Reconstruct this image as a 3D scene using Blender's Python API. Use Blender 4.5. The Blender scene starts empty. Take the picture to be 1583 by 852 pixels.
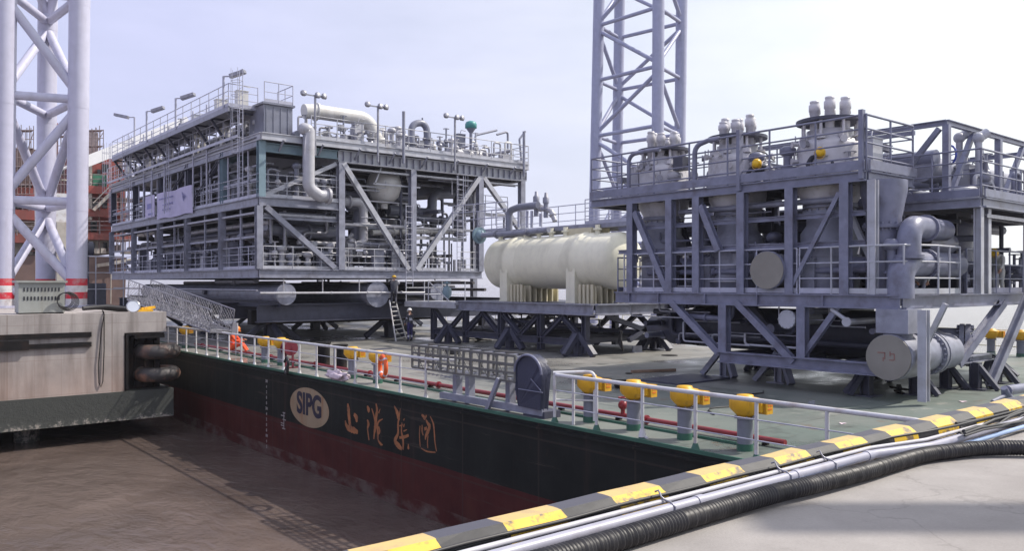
import bpy, bmesh, math, random
from mathutils import Vector, Matrix, Quaternion
S = bpy.context.scene
COL = S.collection
PI = math.pi
# ---------------------------------------------------------------- camera
FPX, CX, CY = 1272.0, 791.5, 438.0
AZ = math.radians(39.6)
SA, CA = math.sin(AZ), math.cos(AZ)
CAMZ = 3.1
cd = bpy.data.cameras.new('camera'); cam = bpy.data.objects.new('camera', cd); COL.objects.link(cam)
cam.location = (0, 0, CAMZ); cam.rotation_euler = (PI / 2, 0, -AZ)
cd.sensor_width = 36.0; cd.lens = FPX / 1583 * 36.0; cd.shift_y = 12.0 / 1583
cd.clip_start = 0.1; cd.clip_end = 9000
S.camera = cam
# ---------------------------------------------------------------- light
sun_dir = Vector((1.0, -0.46, 1.25)).normalized()
elev = math.asin(sun_dir.z)
sd = bpy.data.lights.new('sun', 'SUN'); so = bpy.data.objects.new('sun', sd); COL.objects.link(so)
sd.energy = 4.4; sd.angle = math.radians(0.8); sd.color = (1.0, 0.93, 0.84)
so.rotation_euler = sun_dir.to_track_quat('Z', 'Y').to_euler()
W = bpy.data.worlds.new('World'); S.world = W; W.use_nodes = True
nt = W.node_tree; nt.nodes.clear()
N = nt.nodes.new; L = nt.links.new
out = N('ShaderNodeOutputWorld'); bg = N('ShaderNodeBackground')
sky = N('ShaderNodeTexSky'); sky.sky_type = 'NISHITA'; sky.sun_disc = False
sky.sun_elevation = elev; sky.sun_rotation = math.atan2(sun_dir.x, sun_dir.y)
sky.dust_density = 3.0; sky.air_density = 1.0; sky.altitude = 0
tc = N('ShaderNodeTexCoord')
# thin veil of high cloud: pale, brighter towards the sun
dotn = N('ShaderNodeVectorMath'); dotn.operation = 'DOT_PRODUCT'
dotn.inputs[1].default_value = (sun_dir.x, sun_dir.y, sun_dir.z * 0.35)
L(tc.outputs['Generated'], dotn.inputs[0])
veil = N('ShaderNodeValToRGB')
veil.color_ramp.elements[0].position = 0.0; veil.color_ramp.elements[0].color = (6.1, 6.3, 8.7, 1)
veil.color_ramp.elements[1].position = 0.50; veil.color_ramp.elements[1].color = (9.5, 9.9, 10.0, 1)
e = veil.color_ramp.elements.new(0.26); e.color = (7.5, 7.7, 9.2, 1)
L(dotn.outputs['Value'], veil.inputs['Fac'])
mp = N('ShaderNodeMapping'); mp.inputs['Scale'].default_value = (1.2, 1.2, 4.5)
L(tc.outputs['Generated'], mp.inputs['Vector'])
cn = N('ShaderNodeTexNoise'); cn.inputs['Scale'].default_value = 1.6; cn.inputs['Detail'].default_value = 6; cn.inputs['Roughness'].default_value = .55
L(mp.outputs['Vector'], cn.inputs['Vector'])
cr = N('ShaderNodeMapRange'); cr.inputs['From Min'].default_value = .35; cr.inputs['From Max'].default_value = .7
cr.inputs['To Min'].default_value = .70; cr.inputs['To Max'].default_value = 1.0
L(cn.outputs['Fac'], cr.inputs['Value'])
mx = N('ShaderNodeMix'); mx.data_type = 'RGBA'
L(cr.outputs['Result'], mx.inputs['Factor']); L(sky.outputs['Color'], mx.inputs['A']); L(veil.outputs['Color'], mx.inputs['B'])
L(mx.outputs['Result'], bg.inputs['Color']); bg.inputs['Strength'].default_value = 0.112
L(bg.outputs['Background'], out.inputs['Surface'])
S.view_settings.view_transform = 'Standard'; S.view_settings.look = 'None'
S.view_settings.gamma = 1.0; S.view_settings.exposure = 0.16
S.render.engine = 'CYCLES'
S.cycles.max_bounces = 6; S.cycles.diffuse_bounces = 2; S.cycles.glossy_bounces = 3
S.cycles.use_adaptive_sampling = True; S.cycles.use_denoising = True

# ---------------------------------------------------------------- pixel -> point on a world plane
def ray(px, py):
    t = (px - CX) / FPX; s = (CY - py) / FPX
    return Vector((SA + CA * t, CA - SA * t, s))
def onX(px, py, X):
    r = ray(px, py); k = X / r.x
    return Vector((X, r.y * k, CAMZ + r.z * k))
def onY(px, py, Y):
    r = ray(px, py); k = Y / r.y
    return Vector((r.x * k, Y, CAMZ + r.z * k))
def onZ(px, py, z):
    r = ray(px, py); k = (z - CAMZ) / r.z
    return Vector((r.x * k, r.y * k, z))

# ---------------------------------------------------------------- materials
def principled(name):
    m = bpy.data.materials.new(name); m.use_nodes = True
    t = m.node_tree; b = t.nodes['Principled BSDF']
    return m, t, b
def mat(name, c, rough=.5, metal=0.0, var=.12, scale=3.0, dirt=None, dirt_amt=.35, dirt_scale=1.2, streak=False, bump=0.0, spec=.5, rvar=.1):
    """painted / worn surface: base colour with soft variation, an optional dirt colour in blotches or vertical streaks"""
    m, t, b = principled(name)
    n = t.nodes.new; l = t.links.new
    tx = n('ShaderNodeTexCoord')
    no = n('ShaderNodeTexNoise'); no.inputs['Scale'].default_value = scale; no.inputs['Detail'].default_value = 5
    l(tx.outputs['Object'], no.inputs['Vector'])
    rp = n('ShaderNodeValToRGB')
    rp.color_ramp.elements[0].position = .3; rp.color_ramp.elements[1].position = .7
    rp.color_ramp.elements[0].color = tuple(x * (1 - var) for x in c) + (1,)
    rp.color_ramp.elements[1].color = tuple(min(1, x * (1 + var)) for x in c) + (1,)
    l(no.outputs['Fac'], rp.inputs['Fac'])
    col = rp.outputs['Color']
    if dirt:
        m2 = n('ShaderNodeMapping'); m2.inputs['Scale'].default_value = (1, 1, .12) if streak else (1, 1, 1)
        l(tx.outputs['Object'], m2.inputs['Vector'])
        d = n('ShaderNodeTexNoise'); d.inputs['Scale'].default_value = dirt_scale; d.inputs['Detail'].default_value = 8; d.inputs['Roughness'].default_value = .65
        l(m2.outputs['Vector'], d.inputs['Vector'])
        dr = n('ShaderNodeMapRange'); dr.inputs['From Min'].default_value = .5; dr.inputs['From Max'].default_value = .68
        dr.inputs['To Max'].default_value = dirt_amt
        l(d.outputs['Fac'], dr.inputs['Value'])
        mi = n('ShaderNodeMix'); mi.data_type = 'RGBA'; mi.inputs['B'].default_value = tuple(dirt) + (1,)
        l(dr.outputs['Result'], mi.inputs['Factor']); l(col, mi.inputs['A'])
        col = mi.outputs['Result']
    l(col, b.inputs['Base Color'])
    mr = n('ShaderNodeMapRange'); mr.inputs['To Min'].default_value = max(0.02, rough - rvar); mr.inputs['To Max'].default_value = min(1, rough + rvar)
    l(no.outputs['Fac'], mr.inputs['Value']); l(mr.outputs['Result'], b.inputs['Roughness'])
    b.inputs['Metallic'].default_value = metal
    b.inputs['Specular IOR Level'].default_value = spec
    if bump:
        b2 = n('ShaderNodeTexNoise'); b2.inputs['Scale'].default_value = scale * 12; b2.inputs['Detail'].default_value = 4
        l(tx.outputs['Object'], b2.inputs['Vector'])
        bp = n('ShaderNodeBump'); bp.inputs['Strength'].default_value = bump; bp.inputs['Distance'].default_value = .02
        l(b2.outputs['Fac'], bp.inputs['Height']); l(bp.outputs['Normal'], b.inputs['Normal'])
    return m
M = {}
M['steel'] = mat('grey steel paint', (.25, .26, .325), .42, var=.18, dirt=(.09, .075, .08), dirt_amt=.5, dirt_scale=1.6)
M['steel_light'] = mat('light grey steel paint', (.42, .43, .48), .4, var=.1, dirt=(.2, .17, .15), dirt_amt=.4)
M['steel_dark'] = mat('dark grey steel paint and interior shade', (.055, .058, .088), .5, var=.2)  # dark steel paint, also puts interior shade into the colour of inner members
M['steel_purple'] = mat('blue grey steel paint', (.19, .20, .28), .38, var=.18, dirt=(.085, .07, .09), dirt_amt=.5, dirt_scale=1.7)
M['rail'] = mat('galvanised rail', (.42, .43, .52), .4, metal=.0, var=.12)
M['pipe_a'] = mat('pale grey pipe paint', (.42, .42, .46), .3, var=.08, dirt=(.25, .22, .2), dirt_amt=.35)
M['pipe_b'] = mat('mid grey pipe paint', (.20, .21, .27), .32, var=.12, dirt=(.1, .09, .08), dirt_amt=.4)
M['pipe_c'] = mat('brown primer pipe', (.12, .11, .12), .5, var=.15)
M['pipe_w'] = mat('white pipe paint', (.60, .59, .57), .3, var=.06, dirt=(.35, .32, .28), dirt_amt=.4, streak=True)
M['teal'] = mat('teal primer', (.17, .25, .30), .5, var=.12)
M['teal_green'] = mat('green actuator paint', (.06, .26, .25), .4, var=.1)
M['white'] = mat('white paint', (.62, .62, .64), .4, var=.05, dirt=(.3, .22, .17), dirt_amt=.5, dirt_scale=2.5)
M['tower'] = mat('tower white blue paint', (.50, .50, .63), .4, var=.05, dirt=(.36, .34, .40), dirt_amt=.5, streak=True, dirt_scale=1.6)
M['tower_far'] = mat('tower grey blue paint', (.36, .38, .52), .45, var=.06, dirt=(.2, .2, .3), dirt_amt=.4, streak=True)
M['cream'] = mat('cream tank paint', (.84, .81, .64), .36, var=.04, dirt=(.58, .55, .43), dirt_amt=.4, streak=True, dirt_scale=1.4, spec=.4)
M['cream_rib'] = mat('cream saddle paint', (.62, .57, .40), .45, var=.06)
M['head'] = mat('white vessel head paint', (.60, .59, .62), .36, var=.08, dirt=(.25, .22, .2), dirt_amt=.55, dirt_scale=2)
M['plywood'] = mat('plywood blank cover', (.25, .235, .21), .75, var=.12, scale=1.5)
M['galv'] = mat('dull galvanised metal', (.30, .30, .34), .4, metal=.6, var=.2, scale=6)
M['chrome'] = mat('bright metal', (.62, .62, .64), .22, metal=.9, var=.1)
M['black'] = mat('black rubber', (.018, .017, .020), .5, var=.3, scale=5)
M['soot'] = mat('black painted steel', (.012, .011, .012), .8, spec=.2, var=.4, scale=3, dirt=(.06, .035, .025), dirt_amt=.6)
M['yellow'] = mat('yellow paint', (.70, .38, .015), .5, var=.12, dirt=(.25, .11, .02), dirt_amt=.7, dirt_scale=5, streak=True)
M['orange_mark'] = mat('orange mark', (.75, .18, .02), .5, var=.1)
M['red_pipe'] = mat('red fire main paint', (.24, .02, .03), .38, var=.15, dirt=(.2, .04, .03), dirt_amt=.5)
M['red'] = mat('red paint', (.65, .05, .05), .45, var=.1, dirt=(.35, .1, .08), dirt_amt=.5)
M['ring_orange'] = mat('life ring orange', (.80, .12, .02), .5, var=.08)
M['vent_post'] = mat('grey vent post', (.19, .20, .25), .5, var=.12, dirt=(.1, .12, .1), dirt_amt=.5)
M['green_trim'] = mat('green deck trim', (.035, .12, .085), .5, var=.15)
M['bluebox'] = mat('pale grey green cabinet paint', (.31, .325, .31), .5, var=.07, dirt=(.2, .18, .14), dirt_amt=.4, streak=True)
M['tarp'] = mat('navy tarpaulin', (.035, .04, .075), .55, var=.2, scale=2, bump=.3)
M['panel_white'] = mat('white cladding', (.62, .63, .72), .5, var=.04)
M['navy'] = mat('navy coverall cloth', (.035, .032, .12), .85, var=.2, scale=8)
M['orange_cloth'] = mat('orange coverall cloth', (.80, .10, .03), .8, var=.12, scale=8)
M['khaki'] = mat('pale coverall cloth', (.42, .42, .40), .85, var=.15, scale=8)
M['charcoal'] = mat('charcoal work jacket cloth', (.05, .052, .07), .85, var=.2, scale=8)
M['skin'] = mat('skin', (.38, .21, .14), .5, var=.08)
M['hair'] = mat('black hair', (.012, .01, .01), .6)
M['boot'] = mat('work boot leather', (.02, .018, .018), .5)
M['hat_y'] = mat('yellow hard hat', (.82, .50, .02), .3, var=.03)
M['hat_w'] = mat('white hard hat', (.75, .75, .75), .3, var=.03)
M['hat_o'] = mat('orange hard hat', (.80, .20, .02), .35, var=.03)
M['reflect'] = mat('silver reflective tape', (.55, .55, .62), .4)
M['ship_red'] = mat('rusty red ship paint', (.25, .055, .045), .65, var=.25, scale=.5, dirt=(.10, .045, .035), dirt_amt=.7, dirt_scale=.5, streak=True)
M['ship_brown'] = mat('brown hull paint', (.150, .095, .085), .7, var=.15, scale=.6, dirt=(.08, .05, .05), dirt_amt=.6, dirt_scale=.4)
M['ship_cream'] = mat('faded cream bulkhead', (.42, .39, .35), .6, var=.1, dirt=(.2, .1, .07), dirt_amt=.6, streak=True)
M['scaffold'] = mat('scaffold tube', (.20, .16, .17), .5, var=.2)
M['tarp_green'] = mat('green shelter sheet', (.03, .17, .10), .6, var=.1)
M['glass'] = mat('dark window glass', (.02, .022, .03), .1)
M['lamp_glass'] = mat('floodlight glass', (.62, .66, .75), .12, var=.05)
M['hose_red'] = mat('dark red hose reel', (.15, .015, .03), .5)
M['cloth_white'] = mat('crumpled white cloth', (.66, .55, .60), .8, var=.15, scale=5)
M['orange_cal'] = mat('peeling orange lettering', (.36, .14, .055), .6, var=.2, scale=3, dirt=(.08, .05, .04), dirt_amt=.75, dirt_scale=5)
M['ivory'] = mat('rust streaked ivory paint', (.33, .25, .16), .6, var=.12, scale=1.5, dirt=(.30, .11, .035), dirt_amt=.75, dirt_scale=3.0, streak=True)
M['letter_navy'] = mat('navy lettering', (.02, .02, .045), .6, var=.2, dirt=(.2, .12, .07), dirt_amt=.35, dirt_scale=6)
M['draft'] = mat('white draught paint', (.34, .32, .31), .6, var=.2)
M['wood'] = mat('weathered timber', (.28, .19, .13), .8, var=.2)
M['blue_light'] = mat('light blue conduit', (.30, .42, .65), .4)
M['blue'] = mat('blue valve paint', (.03, .06, .35), .4)

# ---------------------------------------------------------------- mesh builder
class MB:
    def __init__(s): s.v = []; s.f = []; s.sm = []; s.mi = []; s.cur = 0
    def add(s, vs, fs, smooth=False):
        o = len(s.v); s.v.extend([tuple(x) for x in vs])
        for f in fs: s.f.append([i + o for i in f]); s.sm.append(smooth); s.mi.append(s.cur)
    def box(s, a, b):
        x0, y0, z0 = a; x1, y1, z1 = b
        s.add([(x0,y0,z0),(x1,y0,z0),(x1,y1,z0),(x0,y1,z0),(x0,y0,z1),(x1,y0,z1),(x1,y1,z1),(x0,y1,z1)],
              [(0,3,2,1),(4,5,6,7),(0,1,5,4),(1,2,6,5),(2,3,7,6),(3,0,4,7)])
    def basis(s, p, q, up=(0,0,1)):
        d = (Vector(q) - Vector(p)).normalized(); u = Vector(up)
        if abs(d.dot(u)) > .98: u = Vector((0, 1, 0)) if abs(d.y) < .9 else Vector((1, 0, 0))
        r = d.cross(u).normalized(); u = r.cross(d).normalized()
        return d, r, u
    def bar(s, p, q, w, h=None, up=(0,0,1), off=(0,0)):
        h = w if h is None else h
        p = Vector(p); q = Vector(q); d, r, u = s.basis(p, q, up)
        vs = []
        for c in (p, q):
            c = c + r * off[0] + u * off[1]
            for a, b in ((-1,-1),(1,-1),(1,1),(-1,1)): vs.append(c + r * a * w / 2 + u * b * h / 2)
        s.add(vs, [(0,1,2,3),(7,6,5,4),(0,4,5,1),(1,5,6,2),(2,6,7,3),(3,7,4,0)])
    def ibeam(s, p, q, w, h, t=.03, up=(0,0,1)):
        s.bar(p, q, t, h - 2*t, up)
        s.bar(p, q, w, t, up, (0, h/2 - t/2)); s.bar(p, q, w, t, up, (0, -h/2 + t/2))
    def tube(s, pts, r, n=8, caps=True, closed=False):
        pts = [Vector(p) for p in pts]; m = len(pts)
        rs = r if isinstance(r, (list, tuple)) else [r] * m
        d0 = (pts[1] - pts[0]).normalized()
        u = Vector((0,0,1)) if abs(d0.z) < .9 else Vector((1,0,0))
        r0 = d0.cross(u).normalized(); vs = []; prev = d0
        for i in range(m):
            if closed: d = (pts[(i+1) % m] - pts[i-1]).normalized()
            elif i == 0: d = d0
            elif i == m-1: d = (pts[-1] - pts[-2]).normalized()
            else: d = ((pts[i+1]-pts[i]).normalized() + (pts[i]-pts[i-1]).normalized())
            if d.length < 1e-6: d = prev
            d = d.normalized()
            q = prev.rotation_difference(d); r0 = (q @ r0); r0 = (r0 - d * r0.dot(d)).normalized(); prev = d
            b = d.cross(r0)
            for k in range(n):
                a = 2*PI*k/n; vs.append(pts[i] + (r0*math.cos(a) + b*math.sin(a)) * rs[i])
        fs = []
        for i in range(m if closed else m-1):
            j = (i+1) % m
            for k in range(n): fs.append((i*n+k, i*n+(k+1)%n, j*n+(k+1)%n, j*n+k))
        s.add(vs, fs, True)
        if caps and not closed:
            s.add([vs[k] for k in range(n)], [tuple(range(n-1,-1,-1))]); s.add([vs[(m-1)*n+k] for k in range(n)], [tuple(range(n))])
    def pipe(s, pts, r, bend=None, n=12, seg=5):
        s.tube(fillet(pts, bend if bend else r * 2.2, seg), r, n)
    def lathe(s, o, ax, prof, n=24, smooth=True):
        o = Vector(o); d, r, u = s.basis(o, o + Vector(ax)); vs = []
        for (rad, h) in prof:
            for k in range(n):
                a = 2*PI*k/n; vs.append(o + d*h + (r*math.cos(a) + u*math.sin(a)) * max(rad, 1e-4))
        fs = []
        for i in range(len(prof)-1):
            for k in range(n): fs.append((i*n+k, i*n+(k+1)%n, (i+1)*n+(k+1)%n, (i+1)*n+k))
        s.add(vs, fs, smooth)
    def cyl(s, p, q, r, n=16):
        s.tube([p, q], r, n)
    def disc(s, c, ax, r, t=.05, n=28):
        c = Vector(c); a = Vector(ax).normalized(); s.tube([c - a*t/2, c + a*t/2], r, n)
    def sphere(s, c, r, n=12, sc=(1,1,1)):
        vs = []; fs = []; c = Vector(c)
        for i in range(n+1):
            th = PI*i/n
            for k in range(2*n):
                a = PI*k/n; vs.append(c + Vector((r*sc[0]*math.sin(th)*math.cos(a), r*sc[1]*math.sin(th)*math.sin(a), r*sc[2]*math.cos(th))))
        for i in range(n):
            for k in range(2*n): fs.append((i*2*n+k, (i+1)*2*n+k, (i+1)*2*n+(k+1)%(2*n), i*2*n+(k+1)%(2*n)))
        s.add(vs, fs, True)
    def torus(s, c, ax, R, r, n=24, m=8):
        c = Vector(c); d, a, b = s.basis(c, c + Vector(ax))
        s.tube([c + (a*math.cos(2*PI*i/n) + b*math.sin(2*PI*i/n))*R for i in range(n)], r, m, closed=True)
    def flange(s, c, ax, r, t=.06, bolts=0):
        s.disc(c, ax, r, t, 24)
        if bolts:
            c = Vector(c); d, a, b = s.basis(c, c + Vector(ax))
            for i in range(bolts):
                w = 2*PI*i/bolts; p = c + (a*math.cos(w)+b*math.sin(w))*r*.9
                s.tube([p - d*t*1.1, p + d*t*1.1], r*.045+.006, 6)
    def build(s, name, mats, parent=None, **kw):
        me = bpy.data.meshes.new(name); me.from_pydata(s.v, [], s.f)
        me.polygons.foreach_set('use_smooth', s.sm)
        if not isinstance(mats, (list, tuple)): mats = [mats]
        for m_ in mats: me.materials.append(m_)
        if len(mats) > 1: me.polygons.foreach_set('material_index', s.mi)
        me.update()
        o = bpy.data.objects.new(name, me); COL.objects.link(o)
        if parent:
            o.parent = parent
            # keep world coordinates: parents are empties / meshes with location only
            inv = world_of(parent).inverted(); me.transform(inv)
        for k, v in kw.items(): o[k] = v
        return o
def world_of(o):
    m = Matrix.LocRotScale(o.location, o.rotation_euler, o.scale)
    return world_of(o.parent) @ m if o.parent else m
def fillet(pts, R, seg=5):
    pts = [Vector(p) for p in pts]; outp = [pts[0]]
    for i in range(1, len(pts)-1):
        a, b, c = pts[i-1], pts[i], pts[i+1]
        d1 = (a-b); d2 = (c-b); l1, l2 = d1.length, d2.length
        d1.normalize(); d2.normalize()
        ang = d1.angle(d2)
        if ang > PI - .05 or ang < .08: outp.append(b); continue
        t = min(R / math.tan(ang/2), l1*.49, l2*.49); r = t*math.tan(ang/2)
        cen = b + (d1+d2).normalized() * (r / math.sin(ang/2))
        p1 = b + d1*t; p2 = b + d2*t; v1 = p1-cen; v2 = p2-cen; q = v1.rotation_difference(v2)
        for k in range(seg+1): outp.append(cen + Quaternion().slerp(q, k/seg) @ v1)
    outp.append(pts[-1]); return outp
def tag(o, label=None, cat=None, group=None, kind=None):
    if label: o['label'] = label
    if cat: o['category'] = cat
    if group: o['group'] = group
    if kind: o['kind'] = kind
    return o
def empty(name, loc=(0,0,0), label=None, cat=None, group=None, rz=0):
    o = bpy.data.objects.new(name, None); COL.objects.link(o); o.location = loc; o.rotation_euler = (0,0,rz)
    o.empty_display_size = .3
    return tag(o, label, cat, group)
def copy_tree(o, parent=None):
    c = o.copy(); COL.objects.link(c); c.parent = parent
    for ch in list(o.children): copy_tree(ch, c)
    return c
def rails(mb, pts, h=1.1, n=3, sp=1.4, r=.024, toe=True, closed=False):
    """guard rail along a polyline: posts, n horizontal tubes, optional toe board"""
    pts = [Vector(p) for p in pts]
    for i in range(len(pts)-1):
        a, b = pts[i], pts[i+1]; l = (b-a).length; m = max(1, round(l/sp))
        for k in range(m+1):
            if k == m and i < len(pts)-2: continue
            p = a.lerp(b, k/m); mb.tube([p, p + Vector((0,0,h))], r, 6)
        for j in range(n):
            z = Vector((0,0,h*(j+1)/n)); mb.tube([a+z, b+z], r*(1.0 if j == n-1 else .8), 6)
        if toe: mb.bar(a+Vector((0,0,.09)), b+Vector((0,0,.09)), .012, .15)
# ================================================================ SETTING
WZ = -3.2   # water level; barge deck is z = 0, quay surface z = 1.5
QZ = 1.5
def grid_sheet(name, x0, x1, y0, y1, z, m, kind='structure', nx=1, ny=1):
    mb = MB()
    for i in range(nx):
        for j in range(ny):
            xa = x0+(x1-x0)*i/nx; xb = x0+(x1-x0)*(i+1)/nx; ya = y0+(y1-y0)*j/ny; yb = y0+(y1-y0)*(j+1)/ny
            mb.add([(xa,ya,z),(xb,ya,z),(xb,yb,z),(xa,yb,z)], [(0,1,2,3)])
    o = mb.build(name, m); o['kind'] = kind; return o
# ---- water
m, t, b = principled('muddy river water'); n = t.nodes.new; l = t.links.new
tx = n('ShaderNodeTexCoord')
mpg = n('ShaderNodeMapping'); mpg.inputs['Scale'].default_value = (1, .55, 1); mpg.inputs['Rotation'].default_value = (0, 0, .6); l(tx.outputs['Object'], mpg.inputs['Vector'])
n1 = n('ShaderNodeTexNoise'); n1.inputs['Scale'].default_value = 1.5; n1.inputs['Detail'].default_value = 8; n1.inputs['Roughness'].default_value = .58; n1.inputs['Distortion'].default_value = .25; l(mpg.outputs['Vector'], n1.inputs['Vector'])
n2 = n('ShaderNodeTexNoise'); n2.inputs['Scale'].default_value = .16; n2.inputs['Detail'].default_value = 5; n2.inputs['Distortion'].default_value = 1.2; l(tx.outputs['Object'], n2.inputs['Vector'])
rp = n('ShaderNodeValToRGB'); rp.color_ramp.elements[0].position = .34; rp.color_ramp.elements[0].color = (.082, .062, .054, 1); rp.color_ramp.elements[1].position = .66; rp.color_ramp.elements[1].color = (.138, .105, .091, 1)
l(n2.outputs['Fac'], rp.inputs['Fac']); l(rp.outputs['Color'], b.inputs['Base Color'])
b.inputs['Roughness'].default_value = .09; b.inputs['Specular IOR Level'].default_value = .42
bp = n('ShaderNodeBump'); bp.inputs['Strength'].default_value = .75; bp.inputs['Distance'].default_value = .13
l(n1.outputs['Fac'], bp.inputs['Height']); l(bp.outputs['Normal'], b.inputs['Normal'])
M['water'] = m
grid_sheet('river_water', -3000, 5000, -3000, 6000, WZ, M['water'])
# ---- concrete
def concrete(name, c, form=False, stains=(.10,.08,.065)):
    m, t, b = principled(name); n = t.nodes.new; l = t.links.new
    tx = n('ShaderNodeTexCoord')
    a = n('ShaderNodeTexNoise'); a.inputs['Scale'].default_value = .7; a.inputs['Detail'].default_value = 9; a.inputs['Roughness'].default_value = .62; l(tx.outputs['Object'], a.inputs['Vector'])
    rp = n('ShaderNodeValToRGB'); rp.color_ramp.elements[0].position = .32; rp.color_ramp.elements[1].position = .68
    rp.color_ramp.elements[0].color = tuple(x*.78 for x in c)+(1,); rp.color_ramp.elements[1].color = tuple(x*1.14 for x in c)+(1,)
    l(a.outputs['Fac'], rp.inputs['Fac'])
    mp_ = n('ShaderNodeMapping'); mp_.inputs['Scale'].default_value = (1, 1, .10 if form else 1); l(tx.outputs['Object'], mp_.inputs['Vector'])
    s1 = n('ShaderNodeTexNoise'); s1.inputs['Scale'].default_value = 1.3 if form else .45; s1.inputs['Detail'].default_value = 7; s1.inputs['Roughness'].default_value = .6; l(mp_.outputs['Vector'], s1.inputs['Vector'])
    mr = n('ShaderNodeMapRange'); mr.inputs['From Min'].default_value = .47; mr.inputs['From Max'].default_value = .70; mr.inputs['To Max'].default_value = .85; l(s1.outputs['Fac'], mr.inputs['Value'])
    mi = n('ShaderNodeMix'); mi.data_type = 'RGBA'; mi.inputs['B'].default_value = tuple(stains)+(1,)
    l(mr.outputs['Result'], mi.inputs['Factor']); l(rp.outputs['Color'], mi.inputs['A']); col = mi.outputs['Result']
    f = n('ShaderNodeTexNoise'); f.inputs['Scale'].default_value = 60; f.inputs['Detail'].default_value = 3; l(tx.outputs['Object'], f.inputs['Vector'])
    sp = n('ShaderNodeMix'); sp.data_type = 'RGBA'; sp.blend_type = 'MULTIPLY'; sp.inputs['Factor'].default_value = .35
    l(col, sp.inputs['A']); l(f.outputs['Color'], sp.inputs['B'])
    g = n('ShaderNodeRGBToBW'); l(f.outputs['Color'], g.inputs['Color']); gr = n('ShaderNodeMapRange'); gr.inputs['To Min'].default_value = .5; gr.inputs['To Max'].default_value = 1.35; l(g.outputs['Val'], gr.inputs['Value']); l(gr.outputs['Result'], sp.inputs['B'])
    col = sp.outputs['Result']
    if form:
        # board-marked formwork: rust-pink band low down, thin pour lines
        sx = n('ShaderNodeSeparateXYZ'); l(tx.outputs['Object'], sx.inputs['Vector'])
        def lines(sock, period, width, dark, colr=(.16,.11,.095)):
            nonlocal col
            mm = n('ShaderNodeMath'); mm.operation = 'DIVIDE'; mm.inputs[1].default_value = period; l(sock, mm.inputs[0])
            fr = n('ShaderNodeMath'); fr.operation = 'FRACT'; l(mm.outputs[0], fr.inputs[0])
            lt = n('ShaderNodeMath'); lt.operation = 'LESS_THAN'; lt.inputs[1].default_value = width/period; l(fr.outputs[0], lt.inputs[0])
            ml = n('ShaderNodeMath'); ml.operation = 'MULTIPLY'; ml.inputs[1].default_value = dark; l(lt.outputs[0], ml.inputs[0])
            q = n('ShaderNodeMix'); q.data_type = 'RGBA'; q.inputs['B'].default_value = colr+(1,); l(ml.outputs[0], q.inputs['Factor']); l(col, q.inputs['A']); col = q.outputs['Result']
        lines(sx.outputs['X'], .9, .022, .22); lines(sx.outputs['X'], 3.6, .035, .4, (.14,.09,.07)); lines(sx.outputs['Z'], 1.35, .02, .3)
        zr = n('ShaderNodeMapRange'); zr.inputs['From Min'].default_value = -.8; zr.inputs['From Max'].default_value = -2.5; zr.inputs['To Max'].default_value = .5; l(sx.outputs['Z'], zr.inputs['Value'])
        zm = n('ShaderNodeMath'); zm.operation = 'MULTIPLY'; l(zr.outputs['Result'], zm.inputs[0]); l(a.outputs['Fac'], zm.inputs[1])
        q = n('ShaderNodeMix'); q.data_type = 'RGBA'; q.inputs['B'].default_value = (.48,.27,.19,1); l(zm.outputs[0], q.inputs['Factor']); l(col, q.inputs['A']); col = q.outputs['Result']
    if not form:
        wv = n('ShaderNodeTexNoise'); wv.inputs['Scale'].default_value = 1.6; wv.inputs['Detail'].default_value = 6; l(tx.outputs['Object'], wv.inputs['Vector'])
        va = n('ShaderNodeVectorMath'); va.operation = 'MULTIPLY_ADD'; va.inputs[1].default_value = (.9,.9,.9); l(wv.outputs['Color'], va.inputs[0]); l(tx.outputs['Object'], va.inputs[2])
        vo_ = n('ShaderNodeTexVoronoi'); vo_.feature = 'DISTANCE_TO_EDGE'; vo_.inputs['Scale'].default_value = .55; l(va.outputs[0], vo_.inputs['Vector'])
        ck = n('ShaderNodeMapRange'); ck.inputs['From Min'].default_value = .0; ck.inputs['From Max'].default_value = .008; ck.inputs['To Min'].default_value = .28; ck.inputs['To Max'].default_value = 0; l(vo_.outputs['Distance'], ck.inputs['Value'])
        q = n('ShaderNodeMix'); q.data_type = 'RGBA'; q.inputs['B'].default_value = (.10,.09,.085,1); l(ck.outputs['Result'], q.inputs['Factor']); l(col, q.inputs['A']); col = q.outputs['Result']
        os_ = n('ShaderNodeTexNoise'); os_.inputs['Scale'].default_value = 2.6; os_.inputs['Detail'].default_value = 10; os_.inputs['Roughness'].default_value = .75; l(tx.outputs['Object'], os_.inputs['Vector'])
        om = n('ShaderNodeMapRange'); om.inputs['From Min'].default_value = .56; om.inputs['From Max'].default_value = .68; om.inputs['To Max'].default_value = .5; l(os_.outputs['Fac'], om.inputs['Value'])
        q = n('ShaderNodeMix'); q.data_type = 'RGBA'; q.inputs['B'].default_value = (.16,.145,.135,1); l(om.outputs['Result'], q.inputs['Factor']); l(col, q.inputs['A']); col = q.outputs['Result']
    l(col, b.inputs['Base Color']); b.inputs['Roughness'].default_value = .85
    bp = n('ShaderNodeBump'); bp.inputs['Strength'].default_value = .25; bp.inputs['Distance'].default_value = .01; l(f.outputs['Fac'], bp.inputs['Height']); l(bp.outputs['Normal'], b.inputs['Normal'])
    return m
M['quay'] = concrete('quay concrete', (.31, .29, .275), stains=(.22,.20,.19))
M['pier'] = concrete('pier concrete', (.40, .365, .35), form=True, stains=(.13,.11,.10))
# ---- near quay
QE = 3.98
mb = MB(); mb.box((-60, -60, -9), (90, QE-.02, QZ)); q = mb.build('quay', M['quay']); q['kind'] = 'structure'
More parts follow.
